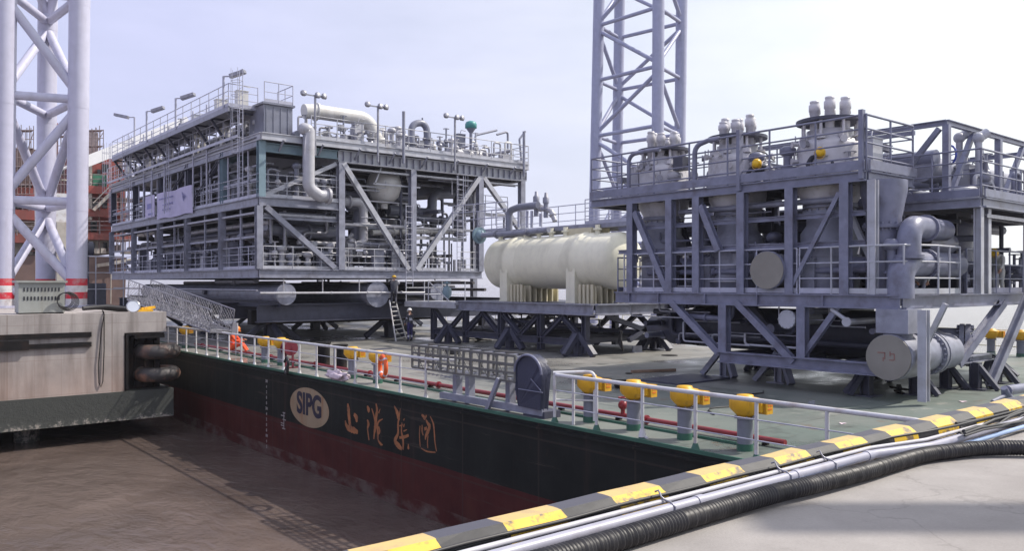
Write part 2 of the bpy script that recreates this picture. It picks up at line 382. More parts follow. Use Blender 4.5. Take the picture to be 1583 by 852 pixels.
# ---- painted kerb
m, t, b = principled('black and yellow kerb paint'); n = t.nodes.new; l = t.links.new
tx = n('ShaderNodeTexCoord'); sx = n('ShaderNodeSeparateXYZ'); l(tx.outputs['Object'], sx.inputs['Vector'])
wob = n('ShaderNodeTexNoise'); wob.inputs['Scale'].default_value = 7; l(tx.outputs['Object'], wob.inputs['Vector'])
def mth(op, a, bb):
    q = n('ShaderNodeMath'); q.operation = op
    for i, v in enumerate((a, bb)):
        if v is None: continue
        if isinstance(v, (int, float)): q.inputs[i].default_value = v
        else: l(v, q.inputs[i])
    return q.outputs[0]
u = mth('SUBTRACT', sx.outputs['X'], 2.13); u = mth('ADD', u, mth('MULTIPLY', mth('SUBTRACT', wob.outputs['Fac'], .5), .05))
fr = mth('FRACT', mth('DIVIDE', u, .955), None); isy = mth('LESS_THAN', fr, .51)
nn = n('ShaderNodeTexNoise'); nn.inputs['Scale'].default_value = 6; nn.inputs['Detail'].default_value = 8; nn.inputs['Roughness'].default_value = .7; l(tx.outputs['Object'], nn.inputs['Vector'])
yr = n('ShaderNodeValToRGB'); yr.color_ramp.elements[0].position = .40; yr.color_ramp.elements[0].color = (.15,.11,.07,1); yr.color_ramp.elements[1].position = .50; yr.color_ramp.elements[1].color = (.64,.42,.025,1); l(nn.outputs['Fac'], yr.inputs['Fac'])
kr = n('ShaderNodeValToRGB'); kr.color_ramp.elements[0].position = .4; kr.color_ramp.elements[0].color = (.008,.008,.012,1); kr.color_ramp.elements[1].position = .7; kr.color_ramp.elements[1].color = (.022,.022,.028,1); l(nn.outputs['Fac'], kr.inputs['Fac'])
# tops: yellow goes sandy cream, black goes grey, on the upward face
gn = n('ShaderNodeNewGeometry'); sg = n('ShaderNodeSeparateXYZ'); l(gn.outputs['Normal'], sg.inputs['Vector']); top = mth('GREATER_THAN', sg.outputs['Z'], .9)
y2 = n('ShaderNodeMix'); y2.data_type = 'RGBA'; y2.inputs['B'].default_value = (.56,.41,.20,1); l(mth('MULTIPLY', top, .8), y2.inputs['Factor']); l(yr.outputs['Color'], y2.inputs['A'])
k2 = n('ShaderNodeMix'); k2.data_type = 'RGBA'; k2.inputs['B'].default_value = (.08,.08,.105,1); l(mth('MULTIPLY', top, .8), k2.inputs['Factor']); l(kr.outputs['Color'], k2.inputs['A'])
mi = n('ShaderNodeMix'); mi.data_type = 'RGBA'; l(isy, mi.inputs['Factor']); l(k2.outputs['Result'], mi.inputs['A']); l(y2.outputs['Result'], mi.inputs['B'])
l(mi.outputs['Result'], b.inputs['Base Color']); b.inputs['Roughness'].default_value = .55
bp = n('ShaderNodeBump'); bp.inputs['Strength'].default_value = .3; bp.inputs['Distance'].default_value = .01; l(nn.outputs['Fac'], bp.inputs['Height']); l(bp.outputs['Normal'], b.inputs['Normal'])
M['kerb'] = m
mb = MB()
prof = [(3.725, QZ), (3.745, QZ+.11), (3.83, QZ+.165), (3.965, QZ+.165), (3.98, QZ+.15), (3.98, QZ-.35)]
random.seed(3)
xs = [-6 + i*.4 for i in range(0, 90)]
vs = []; fs = []
for i, x in enumerate(xs):
    for (y, z) in prof: vs.append((x, y + random.uniform(-.004,.004), z + (random.uniform(-.004,.004) if z > QZ else 0)))
P = len(prof)
for i in range(len(xs)-1):
    for k in range(P-1): fs.append((i*P+k, (i+1)*P+k, (i+1)*P+k+1, i*P+k+1))
mb.add(vs, fs); o = mb.build('kerb', M['kerb']); o['kind'] = 'structure'
# ---- conduits and cables on the quay
def bent(y, z, pts):  # conduit following the kerb, rising over the bundle at the right end
    return pts
mb = MB(); mb.pipe([(-1.5,3.585,QZ+.078),(7.15,3.585,QZ+.078),(7.9,3.42,QZ+.078),(13,3.42,QZ+.078)], .040, .5, 16)
for x in (.9, 4.62, 5.86, 7.0): mb.tube([(x,3.585,QZ+.078),(x+.07,3.585,QZ+.078)], .046, 16)
tag(mb.build('conduit', mat('lilac conduit', (.36,.36,.43), .4, var=.1, dirt=(.2,.18,.2), dirt_amt=.5, dirt_scale=3)), 'thick pale lilac conduit pipe running along the quay kerb', 'pipe')
mb = MB(); mb.pipe([(-1.5,3.662,QZ+.112),(7.2,3.662,QZ+.112),(7.95,3.50,QZ+.118),(13,3.50,QZ+.118)], .018, .5, 10)
tag(mb.build('conduit', mat('dull white conduit', (.46,.45,.48), .5, var=.1, dirt=(.25,.22,.2), dirt_amt=.5, dirt_scale=4)), 'thin white conduit pipe beside the striped kerb face', 'pipe')
mb = MB()
pts = [(x, 3.736+.004*math.sin(x*3.1), QZ+.128+.004*math.sin(x*5)) for x in [i*.25-1.5 for i in range(38)]] + [(8.1,3.56,QZ+.17),(8.7,3.52,QZ+.17),(13,3.5,QZ+.16)]
mb.tube(pts, .013, 8)
tag(mb.build('cable', M['black']), 'single black cable lying against the kerb chamfer', 'cable')
mb = MB()
pts = [(x, 3.66+.01*math.sin(x*2.3), QZ+.06+.008*math.sin(x*4)) for x in [i*.25-1.5 for i in range(37)]] + [(8.3,3.53,QZ+.05),(13,3.52,QZ+.05)]
mb.tube(pts, .030, 8)
tag(mb.build('cable', M['soot']), 'dark shadowed cable beneath the white conduit pipe', 'cable')
mb = MB()
mb.pipe([(5.2,3.52,QZ+.03),(6.6,3.50,QZ+.03),(8.0,3.33,QZ+.05),(9.0,3.3,QZ+.06),(13,3.3,QZ+.06)], .022, .6, 10)
tag(mb.build('conduit', M['blue_light']), 'light blue conduit under the pipes near the right end', 'pipe')
mb = MB(); random.seed(8)
for k in range(8):
    y0 = 3.30 + .04*k; pts = []
    for i in range(12):
        x = 8.3 + i*.42 + .08*k; pts.append((x, y0 + random.uniform(-.03,.03), QZ + .10 + .03*math.sin(i*.9+k) + random.uniform(0,.05)))
    mb.tube(fillet(pts, .3, 3), .011+.004*(k%3), 6)
tag(mb.build('cable_bundle', M['black']), 'tangled bundle of black cables over the pipes at right', 'cables')
# clips holding the conduits
for (x) in (2.31, 4.35, 5.75, 6.42):
    mb = MB(); mb.tube([(x,3.72,QZ+.17),(x,3.69,QZ+.185),(x,3.662,QZ+.138),(x,3.635,QZ+.13),(x,3.585,QZ+.125),(x,3.54,QZ+.10),(x,3.535,QZ+.01)], .007, 6)
    mb.tube([(x+.03,3.70,QZ+.16),(x-.01,3.66,QZ+.15),(x+.02,3.62,QZ+.11)], .006, 6)
    lab = {2.31:'wire tie around the conduits nearest the camera', 4.35:'wire tie around the conduits at the second joint from the camera', 5.75:'wire tie around the conduits at the third joint', 6.42:'wire tie around the conduits farthest from the camera'}[x]
    tag(mb.build('wire_tie', M['galv']), lab, 'tie', 'wire ties on the quay conduits')
# corrugated hose
mb = MB()
ctrl = [(.2,3.33),(2.6,3.36),(4.2,3.38),(5.2,3.36),(5.7,3.32),(6.4,3.30),(6.95,3.31),(7.45,3.30),(7.85,3.20),(8.15,3.08),(8.45,2.84),(8.75,2.5),(9.1,2.0)]
cv = [Vector((x, y, 0)) for x, y in ctrl]
def catmull(P, n):
    o = []
    for i in range(len(P)-1):
        p0 = P[max(i-1,0)]; p1 = P[i]; p2 = P[i+1]; p3 = P[min(i+2,len(P)-1)]
        m_ = max(2, int((p2-p1).length*n))
        for k in range(m_):
            t_ = k/m_; o.append(.5*((2*p1)+(p2-p0)*t_+(2*p0-5*p1+4*p2-p3)*t_*t_+(3*p1-p0-3*p2+p3)*t_**3))
    return o + [P[-1]]
path = catmull(cv, 110)
rad = []; pp = []
acc = 0
for i, p in enumerate(path):
    if i: acc += (p-path[i-1]).length
    w = math.sin(acc*2*PI/.030); rad.append(.064 + .0065*(1 if w > .2 else (-1 if w < -.2 else w*5)))
    lift = .012*math.sin(acc*.9)**2
    pp.append(Vector((p.x, p.y, QZ + .072 + lift)))
mb.tube(pp, rad, 20)
tag(mb.build('corrugated_hose', M['black']), 'thick black corrugated hose snaking along the quay floor', 'hose')
# grey curved bracket at the right edge: a mooring roller seen past the cables
mb = MB()
c0 = onY(1568, 640, 5.0)
# ---- quay details: grey timber-like roller chock on the barge stern near the right edge
r0 = empty('fairlead_roller', onZ(1572, 640, .0), 'grey curved fairlead horn behind the cable bundle at right edge', 'fairlead')
bx = r0.location
pA = onY(1578, 606, bx.y); pB = onY(1548, 598, bx.y)
mb = MB(); mb.tube([bx+Vector((.25,0,0)), onY(1566,628,bx.y), onY(1556,612,bx.y), onY(1552,600,bx.y)], [.16,.15,.11,.07], 12)
mb.tube([onY(1556,604,bx.y), onY(1590,600,bx.y)+Vector((.2,0,0))], .12, 12); mb.build('horn', M['steel_purple'], r0)
mb = MB(); mb.tube([onY(1556,611,bx.y), onY(1534,621,bx.y)], [.05,.04], 8); mb.build('spike', M['steel'], r0)
mb = MB(); mb.box((bx.x-.1,bx.y-.3,0),(bx.x+.9,bx.y+.3,.12)); mb.build('base_plate', M['steel'], r0)

# ---- far-left pier with ledge, recess, fender
PY = 35.4
pier = empty('pier', (5,PY,QZ), 'concrete pier with stained face and dark tidal ledge', 'pier')
mb = MB()
mb.box((-40, PY, -1.25), (9.07, 90, 1.92)); mb.box((9.07, PY, 1.1), (10.7, 90, 1.92)); mb.box((9.07, PY+1.0, -1.25), (10.7, 90, 1.1))
mb.build('pier_wall', M['pier'], pier)
m, t, b = principled('wet tidal concrete'); n = t.nodes.new; l = t.links.new
tx = n('ShaderNodeTexCoord'); sx = n('ShaderNodeSeparateXYZ'); l(tx.outputs['Object'], sx.inputs['Vector'])
vo = n('ShaderNodeTexNoise'); vo.inputs['Scale'].default_value = 5; vo.inputs['Detail'].default_value = 10; vo.inputs['Roughness'].default_value = .8; l(tx.outputs['Object'], vo.inputs['Vector'])
zr = n('ShaderNodeMapRange'); zr.inputs['From Min'].default_value = -3.15; zr.inputs['From Max'].default_value = -3.9; zr.inputs['To Min'].default_value = -.35; zr.inputs['To Max'].default_value = .02; l(sx.outputs['Z'], zr.inputs['Value'])
ad = n('ShaderNodeMath'); ad.operation = 'ADD'; l(vo.outputs['Fac'], ad.inputs[0]); l(zr.outputs['Result'], ad.inputs[1])
rp = n('ShaderNodeValToRGB'); rp.color_ramp.elements[0].position = .40; rp.color_ramp.elements[0].color = (.05,.054,.05,1); rp.color_ramp.elements[1].position = .56; rp.color_ramp.elements[1].color = (.33,.30,.27,1)
e = rp.color_ramp.elements.new(.50); e.color = (.075,.08,.075,1)
l(ad.outputs[0], rp.inputs['Fac']); l(rp.outputs['Color'], b.inputs['Base Color']); b.inputs['Roughness'].default_value = .6
bp = n('ShaderNodeBump'); bp.inputs['Strength'].default_value = .8; bp.inputs['Distance'].default_value = .04; l(vo.outputs['Fac'], bp.inputs['Height']); l(bp.outputs['Normal'], b.inputs['Normal'])
M['tidal'] = m
mb = MB(); mb.box((-40, PY-.12, -2.4), (10.95, 90, -1.25)); mb.build('tidal_ledge', M['tidal'], pier)
for i, x in enumerate(range(-38, 10, 4)):
    mb = MB(); mb.tube([(x, PY+2.2, -9), (x, PY+2.2, -2.4)], .45, 14); mb.build('pile', M['tidal'], pier)
mb = MB(); mb.box((-40, PY+5, -9), (10.2, 90, -2.41)); mb.build('dark_void_block', M['soot'], pier)  # black block puts the dark shade under the slab into colour
# rubber strips let into the face
for (z0, x1, z1) in ((1.0, 7.85, 1.19), (.62, 7.85, .80)):
    mb = MB(); mb.box((-30, PY-.10, z0), (x1, PY-.002, z1)); mb.build('rubber_strip', M['soot'], pier)
mb = MB(); mb.box((-30, PY-.16, .60), (5.7, PY-.101, .96)); mb.build('rubber_strip', M['soot'], pier)
# recessed fender: black frame, stacked tyres
fe = empty('fender', (10.4, PY+.4, 0), 'black steel fender frame in the pier corner recess', 'fender')
mb = MB()
mb.box((9.08, PY+.55, -1.24),(10.6, PY+.62, 1.05))
for x in (9.15, 9.62, 10.0, 10.38): mb.bar((x, PY-.02, 1.02),(x, PY+.5, .75), .06, .10); mb.bar((x, PY+.5,-1.2),(x, PY+.5,1.05), .09)
mb.box((9.10, PY-.04, 1.0),(10.6, PY+.04, 1.07)); mb.box((9.12, PY-.04, -1.2),(9.22, PY+.05, 1.0)); mb.box((9.45, PY-.03, .85),(10.62, PY+.5, .99))
mb.build('fender_frame', M['soot'], fe)
for k, (z, lab) in enumerate(((.28, 'upper worn tyre fender between pier corner and barge hull'), (-.66, 'lower rust marked tyre fender between pier corner and barge hull'))):
    mb = MB(); mb.torus((10.45, PY+.42, z), (0,0,1), .62, .30, 32, 14)
    tag(mb.build('tyre', mat('tyre rubber %d' % k, (.05,.045,.045), .6, var=.3, dirt=(.36,.17,.10), dirt_amt=.35+.45*k, dirt_scale=1.3)), lab, 'tyre', 'tyre fenders in the pier corner')
mb = MB(); lp = onY(168,480,PY-.03)
mb.tube([onY(160,481,PY+.02), onY(161,486,PY-.05), onY(157,510,PY-.05), onY(152,565,PY-.05), onY(153,592,PY-.05), onY(156,599,PY-.05), onY(159,590,PY-.05), onY(161,540,PY-.05), onY(161,487,PY-.05), onY(158,480,PY+.1)], .018, 6)
tag(mb.build('rope', M['soot']), 'dark rope loop hanging down the pier face', 'rope')
# cabinet with louvres, cable coil
ca = empty('switch_cabinet', (6.2, 36.3, 1.92), 'pale grey green switch cabinet with two rows of louvres', 'cabinet')
mb = MB(); mb.box((5.46,35.9,1.97),(7.03,36.75,3.12)); mb.build('body', M['bluebox'], ca)
mb = MB(); mb.box((5.38,35.82,3.12),(7.11,36.83,3.2)); mb.build('lid', M['bluebox'], ca)
mb = MB(); mb.box((5.5,35.95,1.92),(7.0,36.7,1.97)); mb.build('plinth', M['soot'], ca)
mb = MB()
for r in (2.86, 2.52):
    for i in range(11): x = 5.62+i*.118; mb.box((x,35.885,r-.07),(x+.05,35.899,r+.07))
mb.build('louvre', M['glass'], ca, kind='stuff')
mb = MB()
for k in range(7):
    R = .34 + .02*k; mb.torus((6.98+.02*k, 35.72-.012*k, 2.45-.01*k), (.15*(k-3)*.3, 1, .1*(k%3-1)), R*(.8), .014, 24, 6)
tag(mb.build('cable_coil', M['black']), 'coiled black cable hung on the cabinet corner', 'cable')
# things on the pier's edge
fl = empty('floodlight', onY(205,482,35.7), 'round silver floodlight lying on the pier edge', 'lamp')
c = onY(206,474,35.55)
mb = MB(); mb.lathe(c, (-.25,-1,.3), [(.25,0),(.27,.03),(.24,.04)], 20); mb.lathe(c, (.25,1,-.3), [(.25,0),(.2,.12),(.09,.25),(0,.27)], 20); mb.build('reflector', M['chrome'], fl)
mb = MB(); mb.disc(c+Vector((-.25,-1,.3)).normalized()*.02, (-.25,-1,.3), .23, .01); mb.build('lens', M['lamp_glass'], fl)
mb = MB(); mb.bar(c+Vector((0,.1,-.05)), (c.x,c.y+.1,1.93), .05); mb.build('bracket', M['galv'], fl)
mb = MB()
for k in range(4): mb.tube([onY(128+5*k,477-k,36.0+.3*k), onY(165,474+k,36.2+.2*k), onY(200,478+k*.6,36.0+.3*k)], .09, 8)
tag(mb.build('hose_pile', M['black']), 'black hoses lying along the pier top beside the tower leg', 'hoses')
mb = MB(); p = onY(222,481,35.9); mb.box((p.x-.3,p.y-.1,1.93),(p.x+.35,p.y+.3,2.02)); mb.bar((p.x-.1,p.y,2.04),(p.x+.5,p.y+.2,2.1),.1)
tag(mb.build('timber_scrap', M['yellow']), 'orange yellow timber scraps beside the floodlight', 'timber')
# blue grey winch beyond the tower leg
wn = empty('mooring_winch', (10.0, 47.5, 1.92), 'blue grey winch housing standing behind the pier floodlight', 'winch')
mb = MB(); mb.box((9.3,47.2,1.92),(11.2,48.4,3.1)); mb.build('housing', M['steel_dark'], wn)
mb = MB(); mb.box((9.6,47.3,3.1),(10.4,48.2,5.3)); mb.tube([(9.5,47.5,4.9),(10.6,47.5,4.9)], .4, 14); mb.build('gear_case', M['steel_dark'], wn)
mb = MB(); rails(mb, [(9.3,47.0,1.92),(12,47.0,1.92)], 2.6, 3, 1.3, .03, False); mb.build('guard', M['rail'], wn)
# ================================================================ BARGE
BX0, BX1, BY0, BY1 = 12.3, 39.5, 4.55, 82.0
barge = empty('barge', (26, 40, WZ), 'flat deck barge with black hull red boot topping and green deck', 'barge')
# hull paint: black above, dark red below, rusty scuffs, mud line at the water
m, t, b = principled('barge hull paint'); n = t.nodes.new; l = t.links.new
tx = n('ShaderNodeTexCoord'); sx = n('ShaderNodeSeparateXYZ'); l(tx.outputs['Object'], sx.inputs['Vector'])
def ramp(sock, stops, interp='LINEAR'):
    r = n('ShaderNodeValToRGB'); r.color_ramp.interpolation = interp
    el = r.color_ramp.elements
    el[0].position = stops[0][0]; el[0].color = tuple(stops[0][1])+(1,)
    el[1].position = stops[-1][0]; el[1].color = tuple(stops[-1][1])+(1,)
    for p, c in stops[1:-1]: q = el.new(p); q.color = tuple(c)+(1,)
    l(sock, r.inputs['Fac']); return r.outputs['Color']
def noise(scale, detail=6, mapsc=(1,1,1), rough=.6):
    q = n('ShaderNodeMapping'); q.inputs['Scale'].default_value = mapsc; l(tx.outputs['Object'], q.inputs['Vector'])
    w = n('ShaderNodeTexNoise'); w.inputs['Scale'].default_value = scale; w.inputs['Detail'].default_value = detail; w.inputs['Roughness'].default_value = rough; l(q.outputs['Vector'], w.inputs['Vector']); return w.outputs['Fac']
def mixc(f, a, bb):
    q = n('ShaderNodeMix'); q.data_type = 'RGBA'
    for k, v in (('Factor', f), ('A', a), ('B', bb)):
        if isinstance(v, (int, float)): q.inputs[k].default_value = v
        elif isinstance(v, tuple): q.inputs[k].default_value = v + (1,)
        else: l(v, q.inputs[k])
    return q.outputs['Result']
blk = ramp(noise(.9, 8), [(.3, (.007,.009,.009)), (.7, (.016,.019,.018))])
red = ramp(noise(.8, 8), [(.3, (.050,.010,.010)), (.7, (.085,.021,.019))])
zz = mth('ADD', sx.outputs['Z'], mth('MULTIPLY', noise(1.2, 5), .05))
col = mixc(mth('GREATER_THAN', zz, 1.50), red, blk)
st = ramp(noise(1.6, 9, (1,1,.09)), [(.56, (0,0,0)), (.72, (.55,.55,.55))]); col = mixc(st, col, (.055,.032,.028))
mudn = ramp(noise(2.2, 9, (1,.5,1)), [(.42, (0,0,0)), (.62, (1,1,1))])
low = mth('MULTIPLY', mth('LESS_THAN', zz, .42), mudn); col = mixc(mth('MULTIPLY', low, .75), col, (.15,.12,.105))
def seam(sock, period, width):
    f_ = mth('FRACT', mth('DIVIDE', sock, period), None); return mth('LESS_THAN', f_, width/period)
sm_ = mth('MAXIMUM', seam(sx.outputs['Y'], 2.9, .05), seam(mth('ADD', sx.outputs['Z'], 10.3), 1.45, .045))
col = mixc(mth('MULTIPLY', sm_, .45), col, (.05,.036,.032))
scr = ramp(noise(3.2, 8, (1,.08,1.4), .7), [(.60, (0,0,0)), (.68, (.6,.6,.6))]); col = mixc(scr, col, (.075,.058,.052))
rs = ramp(noise(.55, 6, (1,1,.6), .7), [(.60, (0,0,0)), (.75, (.5,.5,.5))]); col = mixc(rs, col, (.085,.035,.02))
l(col, b.inputs['Base Color']); b.inputs['Roughness'].default_value = .6; b.inputs['Specular IOR Level'].default_value = .22
bp = n('ShaderNodeBump'); bp.inputs['Strength'].default_value = .5; bp.inputs['Distance'].default_value = .08; l(mth('ADD', noise(.7, 3, (1,1,.3)), mth('MULTIPLY', sm_, .12)), bp.inputs['Height']); l(bp.outputs['Normal'], b.inputs['Normal'])
M['hull'] = m
mb = MB(); mb.box((BX0, BY0, -5.5), (BX1, BY1, -.03)); mb.build('hull', M['hull'], barge)
mb = MB(); mb.box((BX0-.06, BY0-.02, -.20), (BX0-.001, BY1, -.13)); mb.build('rubbing_bead', M['hull'], barge)
# deck
m, t, b = principled('worn green deck paint'); n = t.nodes.new; l = t.links.new
tx = n('ShaderNodeTexCoord'); sx = n('ShaderNodeSeparateXYZ'); l(tx.outputs['Object'], sx.inputs['Vector'])
base = ramp(noise(.35, 9), [(.32, (.075,.125,.105)), (.55, (.115,.155,.135)), (.72, (.19,.205,.185))])
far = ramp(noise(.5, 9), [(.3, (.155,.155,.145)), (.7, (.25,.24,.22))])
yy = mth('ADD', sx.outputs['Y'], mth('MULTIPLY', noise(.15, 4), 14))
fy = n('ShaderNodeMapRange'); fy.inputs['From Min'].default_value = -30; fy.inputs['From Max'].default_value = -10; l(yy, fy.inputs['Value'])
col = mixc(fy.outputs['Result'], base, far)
spots = ramp(noise(1.7, 8, (1,1,1), .7), [(.60, (0,0,0)), (.70, (.8,.8,.8))]); col = mixc(spots, col, (.30,.29,.26))
dk = ramp(noise(.8, 8, (1,1,1), .7), [(.55, (0,0,0)), (.70, (.75,.75,.75))]); col = mixc(dk, col, (.05,.055,.05))
rst = ramp(noise(1.1, 9, (1,1,1), .75), [(.59, (0,0,0)), (.68, (.7,.7,.7))]); col = mixc(rst, col, (.16,.085,.05))
col = mixc(mth('MULTIPLY', mth('MAXIMUM', mth('LESS_THAN', mth('FRACT', mth('DIVIDE', sx.outputs['X'], 2.4), None), .018), mth('LESS_THAN', mth('FRACT', mth('DIVIDE', sx.outputs['Y'], 6.0), None), .007)), .5), col, (.06,.06,.055))
l(col, b.inputs['Base Color'])
wet = ramp(noise(.22, 6), [(.38, (.18,.18,.18)), (.50, (.5,.5,.5)), (.7, (.7,.7,.7))])
l(wet, b.inputs['Roughness'])
bp = n('ShaderNodeBump'); bp.inputs['Strength'].default_value = .12; bp.inputs['Distance'].default_value = .05; l(noise(.6, 5), bp.inputs['Height']); l(bp.outputs['Normal'], b.inputs['Normal'])
M['deck'] = m
mb = MB(); mb.box((BX0, BY0, -.03), (BX1, BY1, 0)); mb.build('deck', M['deck'], barge)
mb = MB(); mb.box((BX0-.02, BY0-.03, -.05), (BX0+.03, BY1, .022)); mb.build('gunwale_bar', M['green_trim'], barge)
mb = MB(); mb.box((13.35, 9.2, 0.0), (13.39, 60, .05)); mb.build('coaming', M['green_trim'], barge)
# lettering on the hull
def side_pt(px, py, off=.006):
    return onX(px, py, BX0 - off)
o_c = side_pt(478, 630); oa = side_pt(448.5, 625); ob = side_pt(508.5, 640); ot = side_pt(472, 599); od = side_pt(484, 663)
ry = (oa.y - ob.y)/2; rzv = (ot.z - od.z)/2; oc = Vector((BX0-.004, (oa.y+ob.y)/2, (ot.z+od.z)/2 ))
mb = MB(); vs = [(BX0-.004, oc.y+ry*math.cos(2*PI*k/48), oc.z+rzv*math.sin(2*PI*k/48)) for k in range(48)]
mb.add(vs, [tuple(range(48))]); mb.build('emblem_oval', M['ivory'], barge)
def text_mesh(body, size, mat_, name, parent, origin, ydir, zdir, sx_=1.0, weight=0.0, align='CENTER', extrude=.002):
    cu = bpy.data.curves.new(name, 'FONT'); cu.body = body; cu.size = size; cu.align_x = align; cu.align_y = 'CENTER'; cu.offset = weight; cu.extrude = extrude
    ob_ = bpy.data.objects.new(name, cu); COL.objects.link(ob_)
    dg = bpy.context.evaluated_depsgraph_get(); me = bpy.data.meshes.new_from_object(ob_.evaluated_get(dg))
    bpy.data.objects.remove(ob_)
    yd = Vector(ydir); zd = Vector(zdir); xd = yd.cross(zd)
    mt = Matrix((( yd.x*sx_, zd.x, xd.x, origin[0]), (yd.y*sx_, zd.y, xd.y, origin[1]), (yd.z*sx_, zd.z, xd.z, origin[2]), (0,0,0,1)))
    me.transform(mt); me.transform(world_of(parent).inverted())
    me.materials.clear(); me.materials.append(mat_)
    o = bpy.data.objects.new(name, me); COL.objects.link(o); o.parent = parent; return o
text_mesh('SIPG', 1.0, M['letter_navy'], 'emblem_lettering', barge, (BX0-.012, oc.y-.02, oc.z+.06), (0,-1,0), (0,0,1), .95, .035)
# brushed characters: tapered strokes measured on the hull (pixel pairs with half widths in pixels)
def brush(strokes, name):
    mb = MB()
    for s_ in strokes:
        pts = [(p[0]/6.088+430, p[1]/6.088+585, p[2]/6.088) for p in s_]
        P = [side_pt(x, y) for x, y, w in pts]
        Wd = [abs(side_pt(x-w, y).y - side_pt(x+w, y).y)/2 for x, y, w in pts]
        # smooth the polyline
        Q = []; R_ = []
        for i in range(len(P)-1):
            p0 = P[max(i-1,0)]; p1 = P[i]; p2 = P[i+1]; p3 = P[min(i+2,len(P)-1)]
            for k in range(5):
                u_ = k/5; Q.append(.5*((2*p1)+(p2-p0)*u_+(2*p0-5*p1+4*p2-p3)*u_*u_+(3*p1-p0-3*p2+p3)*u_**3)); R_.append(Wd[i]*(1-u_)+Wd[i+1]*u_)
        Q.append(P[-1]); R_.append(Wd[-1])
        vs = []
        for i, q in enumerate(Q):
            d = (Q[min(i+1,len(Q)-1)]-Q[max(i-1,0)]); d.x = 0; d.normalize(); nrm = Vector((0, d.z, -d.y)); r_ = max(R_[i]*.62, .008)
            jit = random.uniform(.85, 1.1)
            vs += [q + nrm*r_*jit, q - nrm*r_*jit]
        mb.add([(BX0-.005-.0004*random.random(), v.y, v.z) for v in vs], [(2*i,2*i+1,2*i+3,2*i+2) for i in range(len(Q)-1)])
    return mb.build(name, M['orange_cal'], barge)
random.seed(5)
brush([[(655,238,6),(662,300,22),(668,380,18),(680,470,20),(690,495,10)], [(712,340,12),(735,370,26),(738,415,8)],
       [(632,400,6),(640,440,16),(665,475,22),(710,490,26),(750,510,12)]], 'hull_lettering')
brush([[(838,262,8),(850,295,22),(850,325,6)], [(838,392,6),(850,430,18),(842,480,8),(855,585,8)],
       [(920,240,7),(930,300,16),(920,380,18),(915,450,20),(905,520,10),(900,575,8)], [(880,285,6),(900,350,10),(915,420,12)],
       [(960,290,3),(945,330,8)], [(985,385,3),(950,405,8),(935,440,12),(938,520,14),(940,580,8),(965,620,12),(985,628,3)], [(945,455,8),(955,500,12),(940,530,8)]], 'hull_lettering')
brush([[(1092,262,4),(1115,310,18),(1130,360,24),(1140,400,10)], [(1150,285,4),(1140,350,10),(1128,430,12),(1128,520,14),(1100,590,22),(1135,640,24),(1165,668,12)],
       [(1165,420,8),(1160,500,10),(1175,580,14),(1175,675,8)], [(1188,380,4),(1180,400,7)], [(1188,430,5),(1180,460,9)], [(1212,485,3),(1180,500,7)], [(1228,538,10),(1185,555,14),(1140,560,10)],
       [(1140,450,6),(1175,440,5)], [(1225,620,6),(1225,660,14),(1225,672,3)]], 'hull_lettering')
brush([[(1350,345,8),(1370,365,18),(1380,385,10),(1395,350,8)], [(1430,360,4),(1460,430,10),(1470,520,9),(1475,600,8),(1490,690,6)], [(1335,450,6),(1330,540,7),(1337,650,6)],
       [(1355,440,6),(1355,500,12),(1365,540,6)], [(1390,390,7),(1410,430,16),(1425,450,18),(1410,500,20),(1390,540,14),(1385,580,8)], [(1410,540,6),(1405,600,8),(1408,660,5)], [(1375,480,14),(1400,470,14)], [(1345,660,4),(1400,690,7),(1480,700,6)]], 'hull_lettering')
# draught marks and load line
for k in range(13):
    z = -.35 - k*.2
    p = side_pt(412, 620)
    text_mesh(str((36-2*k) % 10) if k % 5 else '%dM' % (3-k//5), .15, M['draft'], 'draught_mark', barge, (BX0-.006, p.y, z-.15), (0,-1,0), (0,0,1), 1, .004)
mb = MB(); p = side_pt(438, 655)
for dz, a, b_ in ((.36,-.15,.05),(.25,-.1,.2),(.12,-.2,.05),(-.02,-.05,.2),(-.10,-.05,.2),(-.2,-.15,.1)):
    mb.box((BX0-.008, p.y+a, p.z+dz), (BX0-.003, p.y+b_, p.z+dz+.035))
mb.box((BX0-.008, p.y-.06, p.z-.2),(BX0-.003, p.y-.02, p.z+.4)); mb.build('load_line_mark', M['draft'], barge)
# guard rail of the port side
def edge_rail(name, x, ys, label, top=1.05, post_r=.032, closed_end=None, cols=M['white']):
    root = empty(name, (x, ys[0], 0), label, 'railing')
    for y in ys:
        mb = MB(); mb.tube([(x,y,.02),(x,y,top)], post_r, 10); mb.build('post', cols, root)
    return root
RX = BX0 + .10
r1 = empty('guard_railing', (RX, 5, 0), 'white guard railing on the barge edge nearest the kerb', 'railing')
ys = [5.7, 7.0, 8.32, 9.63, 10.93, 12.2, 13.5]
for y in ys:
    mb = MB(); mb.tube([(RX,y,.03),(RX,y,1.06)], .034, 10)
    if abs(y-10.93) < .01: mb.bar((RX,y+.0,.05),(RX+.0,y-.14,.05),.04); mb.lathe((RX,y,.05),(0,0,1),[(.085,0),(.05,.16)],10)
    mb.build('post', M['white'], r1)
    mb = MB(); mb.lathe((RX,y,.0),(0,0,1),[(.09,0),(.07,.05),(.045,.12)],10); mb.build('post_foot', M['green_trim'], r1)
mb = MB(); mb.pipe([(RX+.5,13.6,1.06),(RX,13.6,1.06),(RX,5.6,1.06),(RX+.3,4.9,.95),(RX+.9,4.7,.85)], .042, .25, 12, 6); mb.build('top_rail', M['white'], r1)
for z in (.36, .72):
    mb = MB(); mb.tube([(RX,13.5,z),(RX,5.7,z-.0),(RX+.2,4.8,z-.1)], .012, 8); mb.build('wire', M['rail'], r1)
